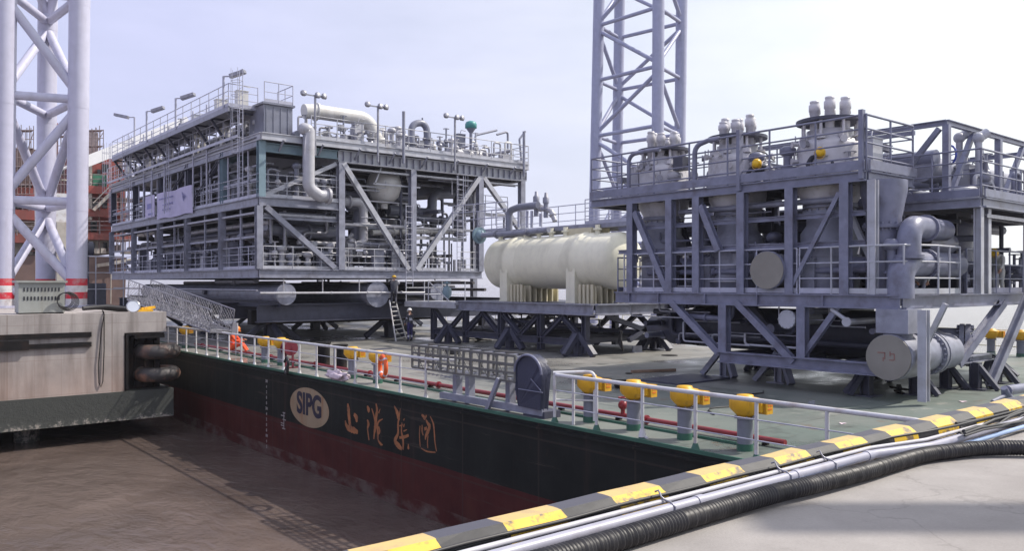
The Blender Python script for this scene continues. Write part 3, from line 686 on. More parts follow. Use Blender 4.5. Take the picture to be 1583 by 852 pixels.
mb = MB(); mb.pipe([(RX,13.55,1.1),(RX+.55,13.1,1.12),(RX+.60,12.85,1.12),(RX+.60,12.85,.05)], .038, .12, 10); mb.tube([(RX+.03,13.5,.5),(RX+.6,12.85,.5)],.02,8); mb.tube([(RX,12.9,.03),(RX,12.9,1.06)],.034,10)
mb.build('gate_frame', M['white'], r1)
r2 = empty('guard_railing', (RX, 20, 0), 'white guard railing along the barge edge left of the folded gangway', 'railing')
y = 18.65; ys = []
while y < 41: ys.append(y); y += 1.3
for y in ys:
    mb = MB(); mb.tube([(RX,y,.03),(RX,y,1.06)], .034, 8); mb.lathe((RX,y,.0),(0,0,1),[(.07,0),(.045,.1)],8); mb.build('post', M['white'], r2)
mb = MB(); mb.pipe([(RX+.3,17.6,1.06),(RX,18.4,1.06),(RX,41,1.06)], .042, .25, 10); mb.build('top_rail', M['white'], r2)
for z in (.36, .72):
    mb = MB(); mb.tube([(RX,18.6,z),(RX,41,z)], .012, 6); mb.build('wire', M['rail'], r2)
# far side railing (starboard), seen past the modules
r3 = empty('guard_railing', (BX1-.2, 20, 0), 'pale guard railing on the far side of the barge against the river', 'railing')
for k in range(34):
    y = 5.5 + k*2.2
    mb = MB(); mb.tube([(BX1-.2,y,0),(BX1-.2,y,1.06)], .034, 6); mb.build('post', M['cream'], r3)
mb = MB()
for z in (.36,.72,1.06): mb.tube([(BX1-.2,5.5,z),(BX1-.2,78,z)], .028, 6)
mb.build('top_rail', M['cream'], r3)
# red fire main
fm = empty('fire_main', (13.75, 20, .1), 'dark red fire main pipe running along the deck edge', 'pipe')
mb = MB(); mb.tube([(13.75, 8.6, .11), (13.75, 41, .11)], .06, 12)
for y in (12, 16, 20, 24, 28, 32, 36, 40): mb.flange((13.75,y,.11),(0,1,0),.1,.05)
mb.build('main_pipe', M['red_pipe'], fm)
for y in [9+1.9*i for i in range(17)]: mb = MB(); mb.box((13.66,y,0),(13.84,y+.05,.06)); mb.build('pipe_saddle', M['soot'], fm)
mb = MB(); mb.tube([(13.75,12.7,.11),(13.75,12.7,.45)],.05,10); mb.sphere((13.75,12.7,.35),.11,8); mb.torus((13.75,12.7,.52),(0,0,1),.1,.014,16,6); mb.build('hydrant', M['red_pipe'], fm)
# ---- vent heads: grey post, yellow drum with belly, box with orange marks
def make_vent(y, x=13.05, label='', rzv_=0, group='yellow capped vent posts along the port rail'):
    root = empty('vent_head', (x, y, 0), label, 'vent', group)
    build_vent(root, (x, y, 0)); return root
def build_vent(root, o):
    x, y, z = o
    mb = MB(); mb.tube([(x,y,.0),(x,y,.62)], .142, 20); mb.build('vent_post', M['vent_post'], root)
    mb = MB(); mb.tube([(x,y,.0),(x,y,.13)], .152, 20); mb.build('post_foot', M['green_trim'], root)
    mb = MB(); mb.disc((x,y,.615),(0,0,1),.20,.03,20)
    for k in range(8): a = 2*PI*k/8; mb.tube([(x+.175*math.cos(a),y+.175*math.sin(a),.585),(x+.175*math.cos(a),y+.175*math.sin(a),.65)],.014,6)
    mb.build('flange', M['steel'], root)
    mb = MB(); mb.lathe((x,y,.63),(0,0,1),[(.13,0),(.16,.03),(.26,.13),(.285,.17),(.285,.31),(.275,.335),(.16,.36),(.15,.40),(.0,.41)],28); mb.build('cap', M['yellow'], root)
    mb = MB(); mb.box((x+.06,y-.42,.70),(x+.26,y-.10,.95)); mb.box((x-.02,y-.36,.74),(x+.06,y-.12,.92)); bx = mb.build('side_box', M['yellow'], root)
    mb = MB()
    for (a, bz, w, h) in ((.30,.885,.10,.02),(.33,.84,.05,.03),(.24,.84,.06,.03),(.30,.79,.12,.02),(.16,.86,.05,.05)): mb.box((x+.054,y-a,bz),(x+.059,y-a+w,bz+h))
    for (a, bz, w, h) in ((.02,.89,.14,.02),(.03,.845,.05,.03),(.11,.84,.06,.03),(.03,.78,.12,.03)): mb.box((x+.07+a,y-.426,bz),(x+.07+a+w,y-.421,bz+h))
    mb.build('stencil_mark', M['orange_mark'], bx)
vy = [9.0, 10.4, 11.75, 13.05, 22.3, 23.9, 29.4, 30.9, 40.3]
vl = ['yellow capped vent post nearest the striped kerb', 'second yellow capped vent post from the kerb', 'third yellow capped vent post from the kerb', 'yellow capped vent post beside the navy tarpaulin',
      'yellow capped vent post behind the orange life ring', 'yellow capped vent post above the crumpled white cloth', 'yellow capped vent post beside the dark red hose reel', 'yellow capped vent post between hose reel and seated orange worker', 'yellow capped vent post at the pier end of the railing']
v0 = None
for y, lb in zip(vy, vl):
    if v0 is None: v0 = make_vent(y, label=lb); continue
    c = copy_tree(v0); c.location.y = y; c['label'] = lb; c.rotation_euler.z = .09*math.sin(y*7); c.scale = (1, 1, 1+.03*math.sin(y*5))
for (px, py, lb) in ((1019,519,'small yellow capped vent on the far rail, left one between skid and module'), (1046,520,'small yellow capped vent on the far rail, right one between skid and module'),
                     (1532,552,'small yellow capped vent on the far rail beyond the flanged pipe'), (1578,552,'small yellow capped vent on the far rail at the right edge')):
    c = copy_tree(v0); p = onZ(px, py, 0); k_ = 38.6/p.x; c.location = (38.6, p.y*k_, 0); c['label'] = lb; c['group'] = 'yellow capped vents along the far rail'; c.scale = (1.1, 1.1, 1.1)
# ---- life ring
lr = empty('life_ring', onX(592,583,RX-.05), 'orange life ring hung on the white railing', 'life ring')
c = onX(592, 567, RX-.07)
mb = MB(); mb.torus(c, (1,-.25,0), .30, .062, 32, 12); mb.build('ring', M['ring_orange'], lr)
mb = MB()
for k in range(4):
    a = PI/4 + k*PI/2; d, e1, e2 = mb.basis(c, c+Vector((1,-.25,0))); q = c + (e1*math.cos(a)+e2*math.sin(a))*.30
    tdir = (e1*-math.sin(a)+e2*math.cos(a)); mb.tube([q-tdir*.03, q+tdir*.03], .066, 12)
mb.build('band', M['reflect'], lr)
# ---- black bitts between posts, hose reel, cloth, white board
for (px, lb) in ((500,'left black mooring bitt of the pair behind the railing'), (526,'right black mooring bitt of the pair behind the railing')):
    p = onX(px, 575, 14.1)
    bt = empty('mooring_bitt', (14.1, p.y, 0), lb, 'bollard', 'black mooring bitts on the port deck')
    mb = MB(); mb.tube([(14.1,p.y,0),(14.1,p.y,.86)], .24, 20); mb.build('barrel', M['soot'], bt)
    mb = MB(); mb.disc((14.1,p.y,.87),(0,0,1),.28,.06,20); mb.build('cap', M['soot'], bt)
p = onX(447, 560, 12.95)
hr = empty('hose_reel', (12.95,p.y,0), 'dark red fire hose reel behind the railing posts', 'hose reel')
mb = MB(); mb.tube([(12.95,p.y-.14,.72),(12.95,p.y+.14,.72)], .22, 20); mb.flange((12.95,p.y-.16,.72),(0,1,0),.27,.03); mb.flange((12.95,p.y+.16,.72),(0,1,0),.27,.03); mb.build('drum', M['hose_red'], hr)
mb = MB(); mb.bar((12.95,p.y-.3,0),(12.95,p.y-.3,.8),.06); mb.bar((12.95,p.y+.3,0),(12.95,p.y+.3,.8),.06); mb.bar((12.7,p.y-.3,.02),(13.2,p.y-.3,.02),.06); mb.build('stand', M['hose_red'], hr)
mb = MB(); q = onX(446, 572, 12.2); random.seed(4)
mb.tube(fillet([q+Vector((0,.3,.25)), q+Vector((-.02,.1,.45)), q+Vector((-.05,-.1,.3)), q+Vector((-.05,0,-.15)), q+Vector((-.03,.25,-.1)), q+Vector((.1,.2,.2))], .1), .05, 8)
tag(mb.build('fender_rope', M['black']), 'black rope bundle hanging over the deck edge below the hose reel', 'rope')
def crumple(name, c, sx_, sy_, sz_, mat_, label, seed):
    rnd = random.Random(seed); mb = MB(); mb.sphere((0,0,0), 1, 14)
    bm = []
    for v in mb.v:
        x, y, z = v; w = 1 + .28*math.sin(7*x+seed)+.22*math.sin(9*y+2*z)+.15*rnd.uniform(-1,1)
        bm.append((c[0]+x*sx_*w, c[1]+y*sy_*w, c[2]+z*sz_*w))
    mb.v = bm; o = mb.build(name, mat_); return o
p = onX(520, 579, 12.3)
crumple('cloth', (12.35,p.y,.16), .13, .62, .14, M['cloth_white'], '', 2)
o = bpy.data.objects['cloth']; tag(o, 'crumpled pinkish white cloth draped over the deck edge', 'cloth')
p = onX(363, 508, 13.3)
sb = empty('notice_board', (13.3,p.y,0), 'blank white board standing above the seated orange worker', 'board')
c = onX(363,508,13.3); mb = MB(); mb.box((13.3,c.y-.3,c.z-.24),(13.33,c.y+.3,c.z+.24)); mb.build('panel', M['white'], sb)
mb = MB(); mb.bar((13.34,c.y,0),(13.34,c.y,c.z+.2),.04); mb.build('post', M['galv'], sb)
# ---- folded gangway panel on its rest, tarpaulin-covered winch
gw = empty('folded_gangway', (12.7, 17.2, 0), 'grey lattice gangway lying on its side on the deck edge rest', 'gangway')
def lattice(x, y0, y1, z0, z1, ny, nz, mb):
    for j in range(nz+1):
        z = z0+(z1-z0)*j/nz; mb.box((x-.02, y0, z-.028), (x+.02, y1, z+.028))
    for i in range(ny+1):
        y = y0+(y1-y0)*i/ny; mb.box((x-.018, y-.035, z0), (x+.018, y+.035, z1))
mb = MB(); lattice(12.42, 14.9, 19.35, .77, 1.38, 13, 3, mb)
for k in range(6): y = 15.2+k*.72; mb.tube([(12.42,y,.77),(12.42,y+.5,1.38)],.014,6)
mb.build('side_panel', mat('weathered grey grating', (.13,.13,.125), .6, var=.15, dirt=(.12,.09,.07), dirt_amt=.5), gw)
mb = MB(); lattice(12.95, 14.9, 19.35, .77, 1.38, 9, 2, mb); mb.build('side_panel', bpy.data.materials['weathered grey grating'], gw)
mb = MB()
for i in range(10): y = 14.9+i*.494; mb.bar((12.42,y,1.36),(12.95,y,1.36),.04); mb.bar((12.42,y,.79),(12.95,y,.79),.04)
for i in range(8): y = 17.5+i*.2; mb.bar((12.5,y,.62),(12.5,y-.3,.66),.02)
mb.build('cross_bar', M['steel'], gw)
mb = MB()
for y in (17.6, 17.05, 15.4): mb.bar((12.7,y,0),(12.7,y,.8),.20,.16)
mb.bar((12.55,18.1,.12),(12.55,14.0,.14),.16); mb.bar((12.35,15.9,-.02),(12.42,15.5,.8),.1); mb.build('rest_stand', M['steel'], gw)
tp = empty('tarpaulin_covered_winch', (12.75,14.35,0), 'winch under navy tarpaulin at the gangway end', 'winch cover')
mb = MB(); prof = []
for k in range(17):
    a = PI*k/16; prof.append((14.42 - .47*math.cos(a), 1.02 + .42*math.sin(a)))
prof = [(14.02, .2), (13.97,.6)] + prof[::1] + [(14.87,.6),(14.80,.2)]
prof = sorted(set(prof), key=lambda q: 0) if False else prof
nx_ = 6; vs = []
for i in range(nx_+1):
    x = 12.42 + .26*i/nx_
    for j, (y, z) in enumerate(prof):
        w = .03*math.sin(j*1.7+i*2.1); vs.append((x + .02*math.sin(j*2.3), y + w, z + .015*math.sin(i*3+j)))
Pn = len(prof); fs = [(i*Pn+j, (i+1)*Pn+j, (i+1)*Pn+j+1, i*Pn+j+1) for i in range(nx_) for j in range(Pn-1)]
mb.add(vs, fs, True); mb.add(vs[:Pn], [tuple(range(Pn))]); mb.add(vs[-Pn:], [tuple(reversed(range(Pn)))])
mb.build('cover', M['tarp'], tp)
mb = MB(); mb.tube([Vector((12.40, y, z)) for y, z in prof[2:-2]], .03, 8); mb.tube([Vector((12.40,14.75,.62)),Vector((12.40,13.9,.62))],.014,6); mb.tube([Vector((12.39,14.3,.9)),Vector((12.39,13.95,.66))],.012,6); mb.build('seam', M['steel_purple'], tp)
mb = MB(); mb.box((12.5,13.95,0),(13.0,14.7,.16)); mb.build('base', M['steel_dark'], tp)
# ---- mesh covered boarding gangway from pier to barge
gg = empty('mesh_gangway', (12.4,32.8,1.06), 'wire mesh sided gangway sloping from the pier to the barge', 'gangway')
A = Vector((10.9, 40.2, 2.35)); B = Vector((12.35, 33.7, 1.10)); ax = (B-A).normalized(); Lg = (B-A).length
side = ax.cross(Vector((0,0,1))).normalized(); upv = side.cross(ax).normalized()
hw, hh = .50, 1.0
def gp(s_, a, h): return A + ax*(Lg*s_) + side*a + upv*h
mbf = MB()
for a in (-hw, hw):
    mbf.tube([gp(0,a,0), gp(1,a,0)], .045, 8); mbf.tube([gp(0,a,.18), gp(1,a,.18)], .02, 6)
    for i in range(24): mbf.tube([gp(i/24,a,0 if i%2 else .18), gp((i+1)/24,a,.18 if i%2 else 0)], .013, 5)
for i in range(25): mbf.bar(gp(i/24,-hw,0), gp(i/24,hw,0), .04)
mbf.build('walkway_frame', M['galv'], gg)
for a, nm in ((-hw, 0), (hw, 1)):
    mb = MB()
    for i in range(8):
        s_ = i/7; hx = hh*.92; mb.tube([gp(s_,a,0), gp(s_,a*1.05,hx)], .022, 6)
    mb.tube([gp(i/10, a*1.05, hh*.92) for i in range(11)], .024, 6); mb.build('handrail', M['galv'], gg)
    mb = MB(); nd = 34; rnd = random.Random(3+nm)
    for i in range(-5, nd):
        for sgn in (1, -1):
            pts = []
            for k in range(7):
                hfr = k/6; s_ = (i + (hfr*5 if sgn > 0 else 5-hfr*5))/nd
                if 0 <= s_ <= 1: pts.append(gp(s_, a*1.03 + rnd.uniform(-.03,.03), hfr*hh*.92))
            if len(pts) > 1: mb.tube(pts, .0085, 4, caps=False)
    mb.build('mesh_side', M['galv'], gg)
mb = MB(); rnd = random.Random(9)
for i in range(-4, 30):
    pts = [gp(min(1,max(0,(i+4*k/6)/30)), hw*(2*k/6-1), .06+.05*math.sin(i+k)) for k in range(7)]; mb.tube(pts, .008, 4, caps=False)
    pts = [gp(min(1,max(0,(i+4-4*k/6)/30)), hw*(2*k/6-1), .06) for k in range(7)]; mb.tube(pts, .008, 4, caps=False)
mb.build('walkway_mesh', M['galv'], gg)
# ================================================================ LATTICE TOWERS
def at(px, py, d):
    t = (px-CX)/FPX; return Vector((SA*d + CA*t*d, CA*d - SA*t*d, CAMZ + (CY-py)/FPX*d))
def tower(name, label, legs, zlo, zhi, lr_, levels, mt, br, diag_r, faces, ztop=None):
    root = empty(name, (legs[0][0].x, legs[0][0].y, zlo), label, 'lattice tower')
    def on(leg, z):
        a, b_ = leg; return a.lerp(b_, (z-a.z)/(b_.z-a.z))
    for lg in legs:
        mb = MB(); mb.tube([on(lg, zlo), on(lg, zhi)], lr_, 28)
        for z in levels[1:]: mb.tube([on(lg, z-.35), on(lg, z+.35)], lr_*1.015, 28)
        mb.build('leg', mt, root)
        if br: mb = MB(); mb.disc(on(lg, zlo+.05), (0,0,1), lr_*1.5, .1); mb.build('foot_plate', mt, root)
    for (i, j, ph) in faces:
        for k, z in enumerate(levels):
            mb = MB(); mb.tube([on(legs[i], z+.12), on(legs[j], z+.12)], diag_r, 14); mb.build('strut', mt, root)
            if k < len(levels)-1:
                z2 = levels[k+1]; a, b_ = (i, j) if (k+ph) % 2 == 0 else (j, i)
                mb = MB(); mb.tube([on(legs[a], z+.35), on(legs[b_], z2-.3)], diag_r*1.05, 14); mb.build('diagonal', mt, root)
    return root, on
# left tower: three legs on the pier, red and white bands at the foot
legA = (at(4,475,39.5), at(9,0,39.5)); legA[1].z = 16.7
legC = (at(118,475,40.6), at(123,0,40.6)); legC[1].z = 17.1
legB = (at(70,470,44.5), at(74,0,44.5))
def fixleg(l_, z0): 
    a, b_ = l_; return (a.lerp(b_, (z0-a.z)/(b_.z-a.z)), b_)
legs = [fixleg(l_, 1.92) for l_ in (legA, legC, legB)]
lv = [2.6, 7.0, 12.05, 17.1, 22.1]
tw, on = tower('lattice_tower', 'thick white tubular lattice tower with red bands on the pier', legs, 1.92, 24, .475, lv, M['tower'], True, .21, [(0,1,1),(1,2,0),(2,0,1)])
m, t, b = principled('red and white leg bands'); n = t.nodes.new; l = t.links.new
tx = n('ShaderNodeTexCoord'); sx = n('ShaderNodeSeparateXYZ'); l(tx.outputs['Object'], sx.inputs['Vector'])
c_ = ramp(sx.outputs['Z'], [(0, (.42,.42,.52)), (.07, (.62,.60,.60)), (.30, (.60,.03,.05)), (.53, (.66,.64,.64)), (.76, (.60,.03,.05))], 'CONSTANT')
for lk in list(t.links):
    if lk.to_node.type == 'VALTORGB': pass
mm = n('ShaderNodeMath'); mm.operation = 'DIVIDE'; mm.inputs[1].default_value = 1.40; l(sx.outputs['Z'], mm.inputs[0])
rn = [x for x in t.nodes if x.type == 'VALTORGB'][0]; l(mm.outputs[0], rn.inputs['Fac'])
nz = noise(2.5, 8, (1,1,1), .7); dr = ramp(nz, [(.5, (0,0,0)), (.66, (.7,.7,.7))]); cc = mixc(dr, rn.outputs['Color'], (.42,.33,.32))
l(cc, b.inputs['Base Color']); b.inputs['Roughness'].default_value = .45
for lg in legs:
    mb = MB(); mb.tube([on(lg, 1.98), on(lg, 3.33)], .481, 28, caps=False); mb.build('painted_band', m, tw)
# right tower: slimmer, on a dolphin beyond the barge
D = 68
R1 = (at(915,520,D), at(926,0,D)); R2 = (at(1015,520,D*.932), at(1018,0,D*.932)); R3 = (at(950,520,D*1.05), at(958,0,D*1.05)); R4 = (at(1047,520,D*.99), at(1054,0,D*.99))
def ext(l_, zl, zh):
    a, b_ = l_; f_ = lambda z: a.lerp(b_, (z-a.z)/(b_.z-a.z)); return (f_(zl), f_(zh))
lg4 = [ext(x, 1.0, 30) for x in (R1, R2, R4, R3)]
lv2 = [1.6, 6.1, 10.6, 15.15, 19.75, 24.3, 28.8]
t2, on2 = tower('lattice_tower', 'slim blue grey four legged lattice tower rising beyond the cream tank', lg4, -1.0, 30, .46, lv2, M['tower_far'], False, .155, [(0,1,1),(1,2,0),(2,3,1),(3,0,0)])
mb = MB(); cx_ = sum(x[0].x for x in lg4)/4; cy_ = sum(x[0].y for x in lg4)/4
mb.box((cx_-5, cy_-5, -9), (cx_+5, cy_+5, -1.0)); tag(mb.build('mooring_dolphin', M['pier']), 'concrete dolphin in the river carrying the slim tower', 'dolphin')

# ================================================================ PIPING HELPERS
rng = random.Random(11)
PM = ['pipe_a', 'pipe_b', 'pipe_b', 'steel', 'steel_dark', 'pipe_c', 'galv']
def rand_pipe(root, bx_, rmin=.05, rmax=.2, axis=None, mt=None, name=None, n_seg=None):
    name = name or ('roof_pipe' if bx_[4] > 10 else 'process_line' if bx_[4] > 3.5 and bx_[0] > 20.3 else 'underdeck_pipe' if bx_[4] < 2.5 else 'pipe')
    x0, x1, y0, y1, z0, z1 = bx_
    r = rng.uniform(rmin, rmax) if rng.random() < .4 else rng.uniform(rmin, (rmin+rmax)/2)
    p = Vector((rng.uniform(x0, x1), rng.uniform(y0, y1), rng.uniform(z0, z1))); pts = [p.copy()]
    lo = Vector((x0, y0, z0)); hi = Vector((x1, y1, z1)); ax_ = axis if axis is not None else rng.choice((0, 1, 1))
    p[ax_] = lo[ax_] + (hi[ax_]-lo[ax_])*rng.uniform(0, .15); pts = [p.copy()]
    for k in range(n_seg or rng.choice((1, 2, 3, 3, 4))):
        q = pts[-1].copy()
        if k % 2 == 0: q[ax_] = min(hi[ax_], q[ax_] + rng.uniform(.35, .9)*(hi[ax_]-lo[ax_]))
        else:
            a2 = rng.choice([a for a in (0, 2, 2) if a != ax_]); q[a2] = rng.uniform(lo[a2], hi[a2])
            if abs(q[a2]-pts[-1][a2]) < r*5: continue
        if (q-pts[-1]).length > r*3: pts.append(q)
    if len(pts) < 2: return
    mb = MB(); mb.pipe(pts, r, r*2, 10, 4)
    for i in range(len(pts)-1):
        a, b_ = pts[i], pts[i+1]; d = b_-a
        if d.length > 1.2 and rng.random() < .7: mb.flange(a.lerp(b_, rng.uniform(.25,.75)), d, r*1.55, .05+r*.2)
        if d.length > 2 and abs(d.normalized().z) < .2 and rng.random() < .45:
            c = a.lerp(b_, rng.uniform(.3,.7)); dn = d.normalized(); mb.tube([c-dn*r*1.6, c+dn*r*1.6], r*1.4, 10); mb.tube([c, c+Vector((0,0,r*3+.15))], r*.35+.01, 6); mb.torus(c+Vector((0,0,r*3+.15)), (0,0,1), r*1.2+.08, .015, 14, 5)
    mb.build(name, M[mt or rng.choice(PM)], root)
def vessel_h(mb, a, b_, r, n=28):
    """horizontal vessel with dished ends from a to b (tangent lines)"""
    a = Vector(a); b_ = Vector(b_); L_ = (b_-a).length; pr = []
    for k in range(8): th = PI/2*k/7; pr.append((r*math.sin(th), -r*.45*math.cos(th)))
    pr += [(r, L_*.5)]
    for k in range(8): th = PI/2*k/7; pr.append((r*math.cos(th), L_ + r*.45*math.sin(th)))
    mb.lathe(a, b_-a, pr, n)
def vessel_v(mb, c, r, h, n=28):
    vessel_h(mb, c, Vector(c)+Vector((0,0,h)), r, n)
def cabinet(root, c, sx_, sy_, sz_, mt, name='cabinet'):
    mb = MB(); x, y, z = c; mb.box((x-sx_/2,y-sy_/2,z),(x+sx_/2,y+sy_/2,z+sz_)); mb.box((x-sx_/2-.04,y-sy_/2-.04,z+sz_),(x+sx_/2+.04,y+sy_/2+.04,z+sz_+.05))
    mb.box((x-sx_/2+.08,y-sy_/2-.02,z+.1),(x-.03,y-sy_/2-.001,z+sz_-.1)); mb.box((x+.03,y-sy_/2-.02,z+.1),(x+sx_/2-.08,y-sy_/2-.001,z+sz_-.1))
    mb.build(name, M[mt], root)
def pump(root, c, s_=1.0, mt='pipe_b'):
    x, y, z = c; mb = MB(); mb.box((x-.9*s_,y-.35*s_,z),(x+.9*s_,y+.35*s_,z+.15)); mb.tube([(x-.8*s_,y,z+.5*s_),(x+.1*s_,y,z+.5*s_)],.3*s_,14)
    for k in range(7): mb.disc((x-.7*s_+k*.1*s_,y,z+.5*s_),(1,0,0),.33*s_,.02)
    mb.tube([(x+.1*s_,y,z+.5*s_),(x+.8*s_,y,z+.5*s_)],.09*s_,8); mb.lathe((x+.4*s_,y,z+.5*s_),(1,0,0),[(.12*s_,0),(.34*s_,.05),(.34*s_,.3*s_),(.1*s_,.35*s_)],16); mb.tube([(x+.6*s_,y,z+.5*s_),(x+.6*s_,y,z+1.1*s_)],.1*s_,8)
    mb.build('pump', M[mt], root)
def floodlight_pole(root, base, h, head=Vector((.9,-.3,.1)), mt='rail'):
    b_ = Vector(base); mb = MB(); mb.tube([b_, b_+Vector((0,0,h))], .06, 8); mb.tube([b_+Vector((0,0,h)), b_+Vector((head.x*.3,head.y*.3,h))], .04, 6)
    o = mb.build('light_pole', M[mt], root)
    c = b_+Vector((head.x*.35,head.y*.35,h)); q = c+head*.75
    mb = MB(); mb.bar(c, q, .30, .16); mb.bar(c-Vector((0,0,.1)), q-Vector((0,0,.09)), .24, .03)
    mb.build('lamp_head', M['galv'], o)
# ================================================================ LEFT PROCESS MODULE
X0, Y0, X1, Y1 = 16.0, 38.6, 33.0, 65.8
XC = [16.0, 20.4, 24.8, 29.5, 32.7]; YC = [38.6, 43.5, 49.0, 54.2, 60.0, 65.8]
lm = empty('process_module', (24, 50, 0), 'large grey multi storey process module with long white banner, left of the tank', 'process module', 'offshore modules on the barge')
G = 'steel'
# skid base and legs
for y in (Y0+.25, 44, 50.5, 57, 64):
    mb = MB(); mb.ibeam((X0+.2,y+.5,1.6),(X1-.3,y+.5,1.6),.5,.9,.05); mb.build('skid_girder', M['steel_dark'], lm)
mb = MB(); mb.bar((16.4,40.8,1.35),(27.5,40.8,1.35),.5,.75); mb.build('skid_girder', M['soot'], lm)
for x in (17.2, 24.6, 31.5):
    mb = MB(); mb.ibeam((x,Y0+.2,2.05),(x,Y1,2.05),.4,.35,.04); mb.build('skid_runner', M['steel_dark'], lm)
for x in (17.6, 24.8, 31.6):
    for y in (41.0, 50.5, 60.0):
        mb = MB(); mb.ibeam((x,y,0),(x,y,1.9),.5,.5,.05,(0,1,0)); mb.bar((x-1.6,y,.1),(x-.1,y,1.2),.25,.25); mb.bar((x+1.6,y,.1),(x+.1,y,1.2),.25,.25); mb.bar((x,y-1.6,.1),(x,y,1.2),.22); mb.box((x-.4,y-.4,.0),(x+.4,y+.4,.06))
        mb.build('support_foot', M['steel_dark'], lm)
# big horizontal drums slung below the lower deck
for (x, z, r) in ((17.4, 2.55, .48), (22.6, 2.5, .62), (26.5, 2.6, .45)):
    mb = MB(); mb.tube([(x,Y0+.1,z),(x,Y1-4,z)], r, 24); mb.flange((x,Y0+.06,z),(0,1,0),r*1.12,.08)
    mb.build('collector_pipe', M['steel'], lm)
mb = MB(); mb.tube([(16.0,Y0-.12,2.62),(25.5,Y0-.12,2.58)], .055, 10)
for x in (17.2,19.3,21.4,23.5): mb.tube([(x,Y0-.12,2.6),(x,Y0-.12,3.3)],.03,6); mb.flange((x+.5,Y0-.12,2.6),(1,0,0),.08,.05)
mb.tube([(23.7,Y0-.14,2.6),(23.7,Y0-.14,3.15)],.05,8); mb.build('water_line', M['pipe_a'], lm)
mb = MB(); mb.sphere((23.7,Y0-.2,3.15),.14,8); mb.build('gauge', M['pipe_a'], lm)
mb = MB(); mb.tube([(X0-.1,Y0,2.75),(X0-.1,Y1-1,2.75)], .05, 8); mb.build('water_line', M['galv'], lm)
for k in range(12): rand_pipe(lm, (X0+.5, X1-1, Y0+.8, Y0+16, 2.2, 3.2), .06, .2)
# lower deck
def deck(z0, z1, xa, xb, ya, yb, cross=True, plate='steel_dark', beam='steel', fl=.22):
    mb = MB(); mb.box((xa+.05, ya+.05, z1-.06), (xb-.05, yb-.05, z1-.02)); mb.build('deck_plate', M[plate], lm)
    h = z1-z0; zc = (z0+z1)/2
    for (p, q) in (((xa,ya,zc),(xb,ya,zc)), ((xa,yb,zc),(xb,yb,zc))): mb = MB(); mb.ibeam(p, q, fl, h, .045); mb.build('edge_beam', M[beam], lm)
    for (p, q) in (((xa,ya+fl/2,zc),(xa,yb-fl/2,zc)), ((xb,ya+fl/2,zc),(xb,yb-fl/2,zc))): mb = MB(); mb.ibeam(p, q, fl, h, .045); mb.build('edge_beam', M[beam], lm)
    if cross:
        mb = MB(); y = ya+1.2
        while y < yb-.6: mb.ibeam((xa+fl/2+.01,y,zc-.03),(xb-fl/2-.01,y,zc-.03),.12,h*.75,.02); y += 1.35
        mb.build('joists', M[plate], lm, kind='stuff')
LX = 29.6
deck(3.36, 3.80, X0, LX, Y0, Y1)
mb = MB(); rails(mb, [(X0,Y0+.02,3.8),(X0,Y1,3.8)], 1.12, 3, 1.3); mb.build('handrail', M['rail'], lm)
mb = MB(); rails(mb, [(X0+.2,Y0,3.8),(27.0,Y0,3.8)], 1.12, 3, 1.5); mb.build('handrail', M['steel_light'], lm)
mb = MB(); rails(mb, [(28.1,Y0,3.8),(29.5,Y0,3.8)], 1.12, 3, .7); mb.build('handrail', M['steel_light'], lm)
# mid deck (left strip all the way, right face first bay only)
deck(6.88, 7.32, X0, 20.4, Y0, Y1)
mb = MB(); rails(mb, [(X0,Y0,7.32),(X0,Y1,7.32)], 1.12, 3, 1.3); mb.build('handrail', M['rail'], lm)
mb = MB(); rails(mb, [(X0,Y0,7.32),(20.3,Y0,7.32)], 1.12, 3, 1.45); mb.build('handrail', M['steel_light'], lm)
deck(6.88, 7.2, 20.65, X1-5, 46, Y1)
mb = MB(); mb.ibeam((20.6,Y0+.1,6.35),(X0+.2,Y0+.1,6.35),.2,.18,.02); mb.build('edge_beam', M[G], lm)
# columns
for x in XC:
    for j, y in enumerate(YC):
        if x > 29 and j in (2, 4): continue
        zt = 9.4
        w = .34
        mb = MB()
        if x == 16.0:
            mb.ibeam((x,y+.03,3.8),(x,y+.03,6.88),w*.9,w*.9,.04,(0,1,0)); mb.build('column', M['steel'], lm)
            mb = MB(); mb.ibeam((x+.12,y+.05,7.32),(x+.12,y+.05,10.1),w,w,.04,(0,1,0)); mb.build('column', M['teal' if j in (0,1) else 'steel_dark'], lm)
        elif x > LX:
            mb.ibeam((x,y,2.2 if j else 3.0),(x,y,zt),w,w,.04,(0,1,0)); mb.build('column', M['steel'], lm)
        else:
            mb.ibeam((x,y+.04,3.8),(x,y+.04,zt),w,w,.04,(0,1,0)); mb.build('column', M['steel_dark' if j else 'steel'], lm)  # inner rows use the darker copy, shade put into the colour
for j in (0, 1):
    mb = MB(); mb.ibeam((X0+.3,YC[j]+.05,9.75),(20.2,YC[j]+.05,9.75),.3,.45,.04); mb.build('tie_beam', M['teal'], lm)
# vertical face framing below the mid deck on the left face: extra posts and teal stubs
for y in (41.0, 46.2, 51.5, 57, 63):
    mb = MB(); mb.bar((X0+.05,y,3.8),(X0+.05,y,6.9),.1); mb.build('post', M['steel'], lm)
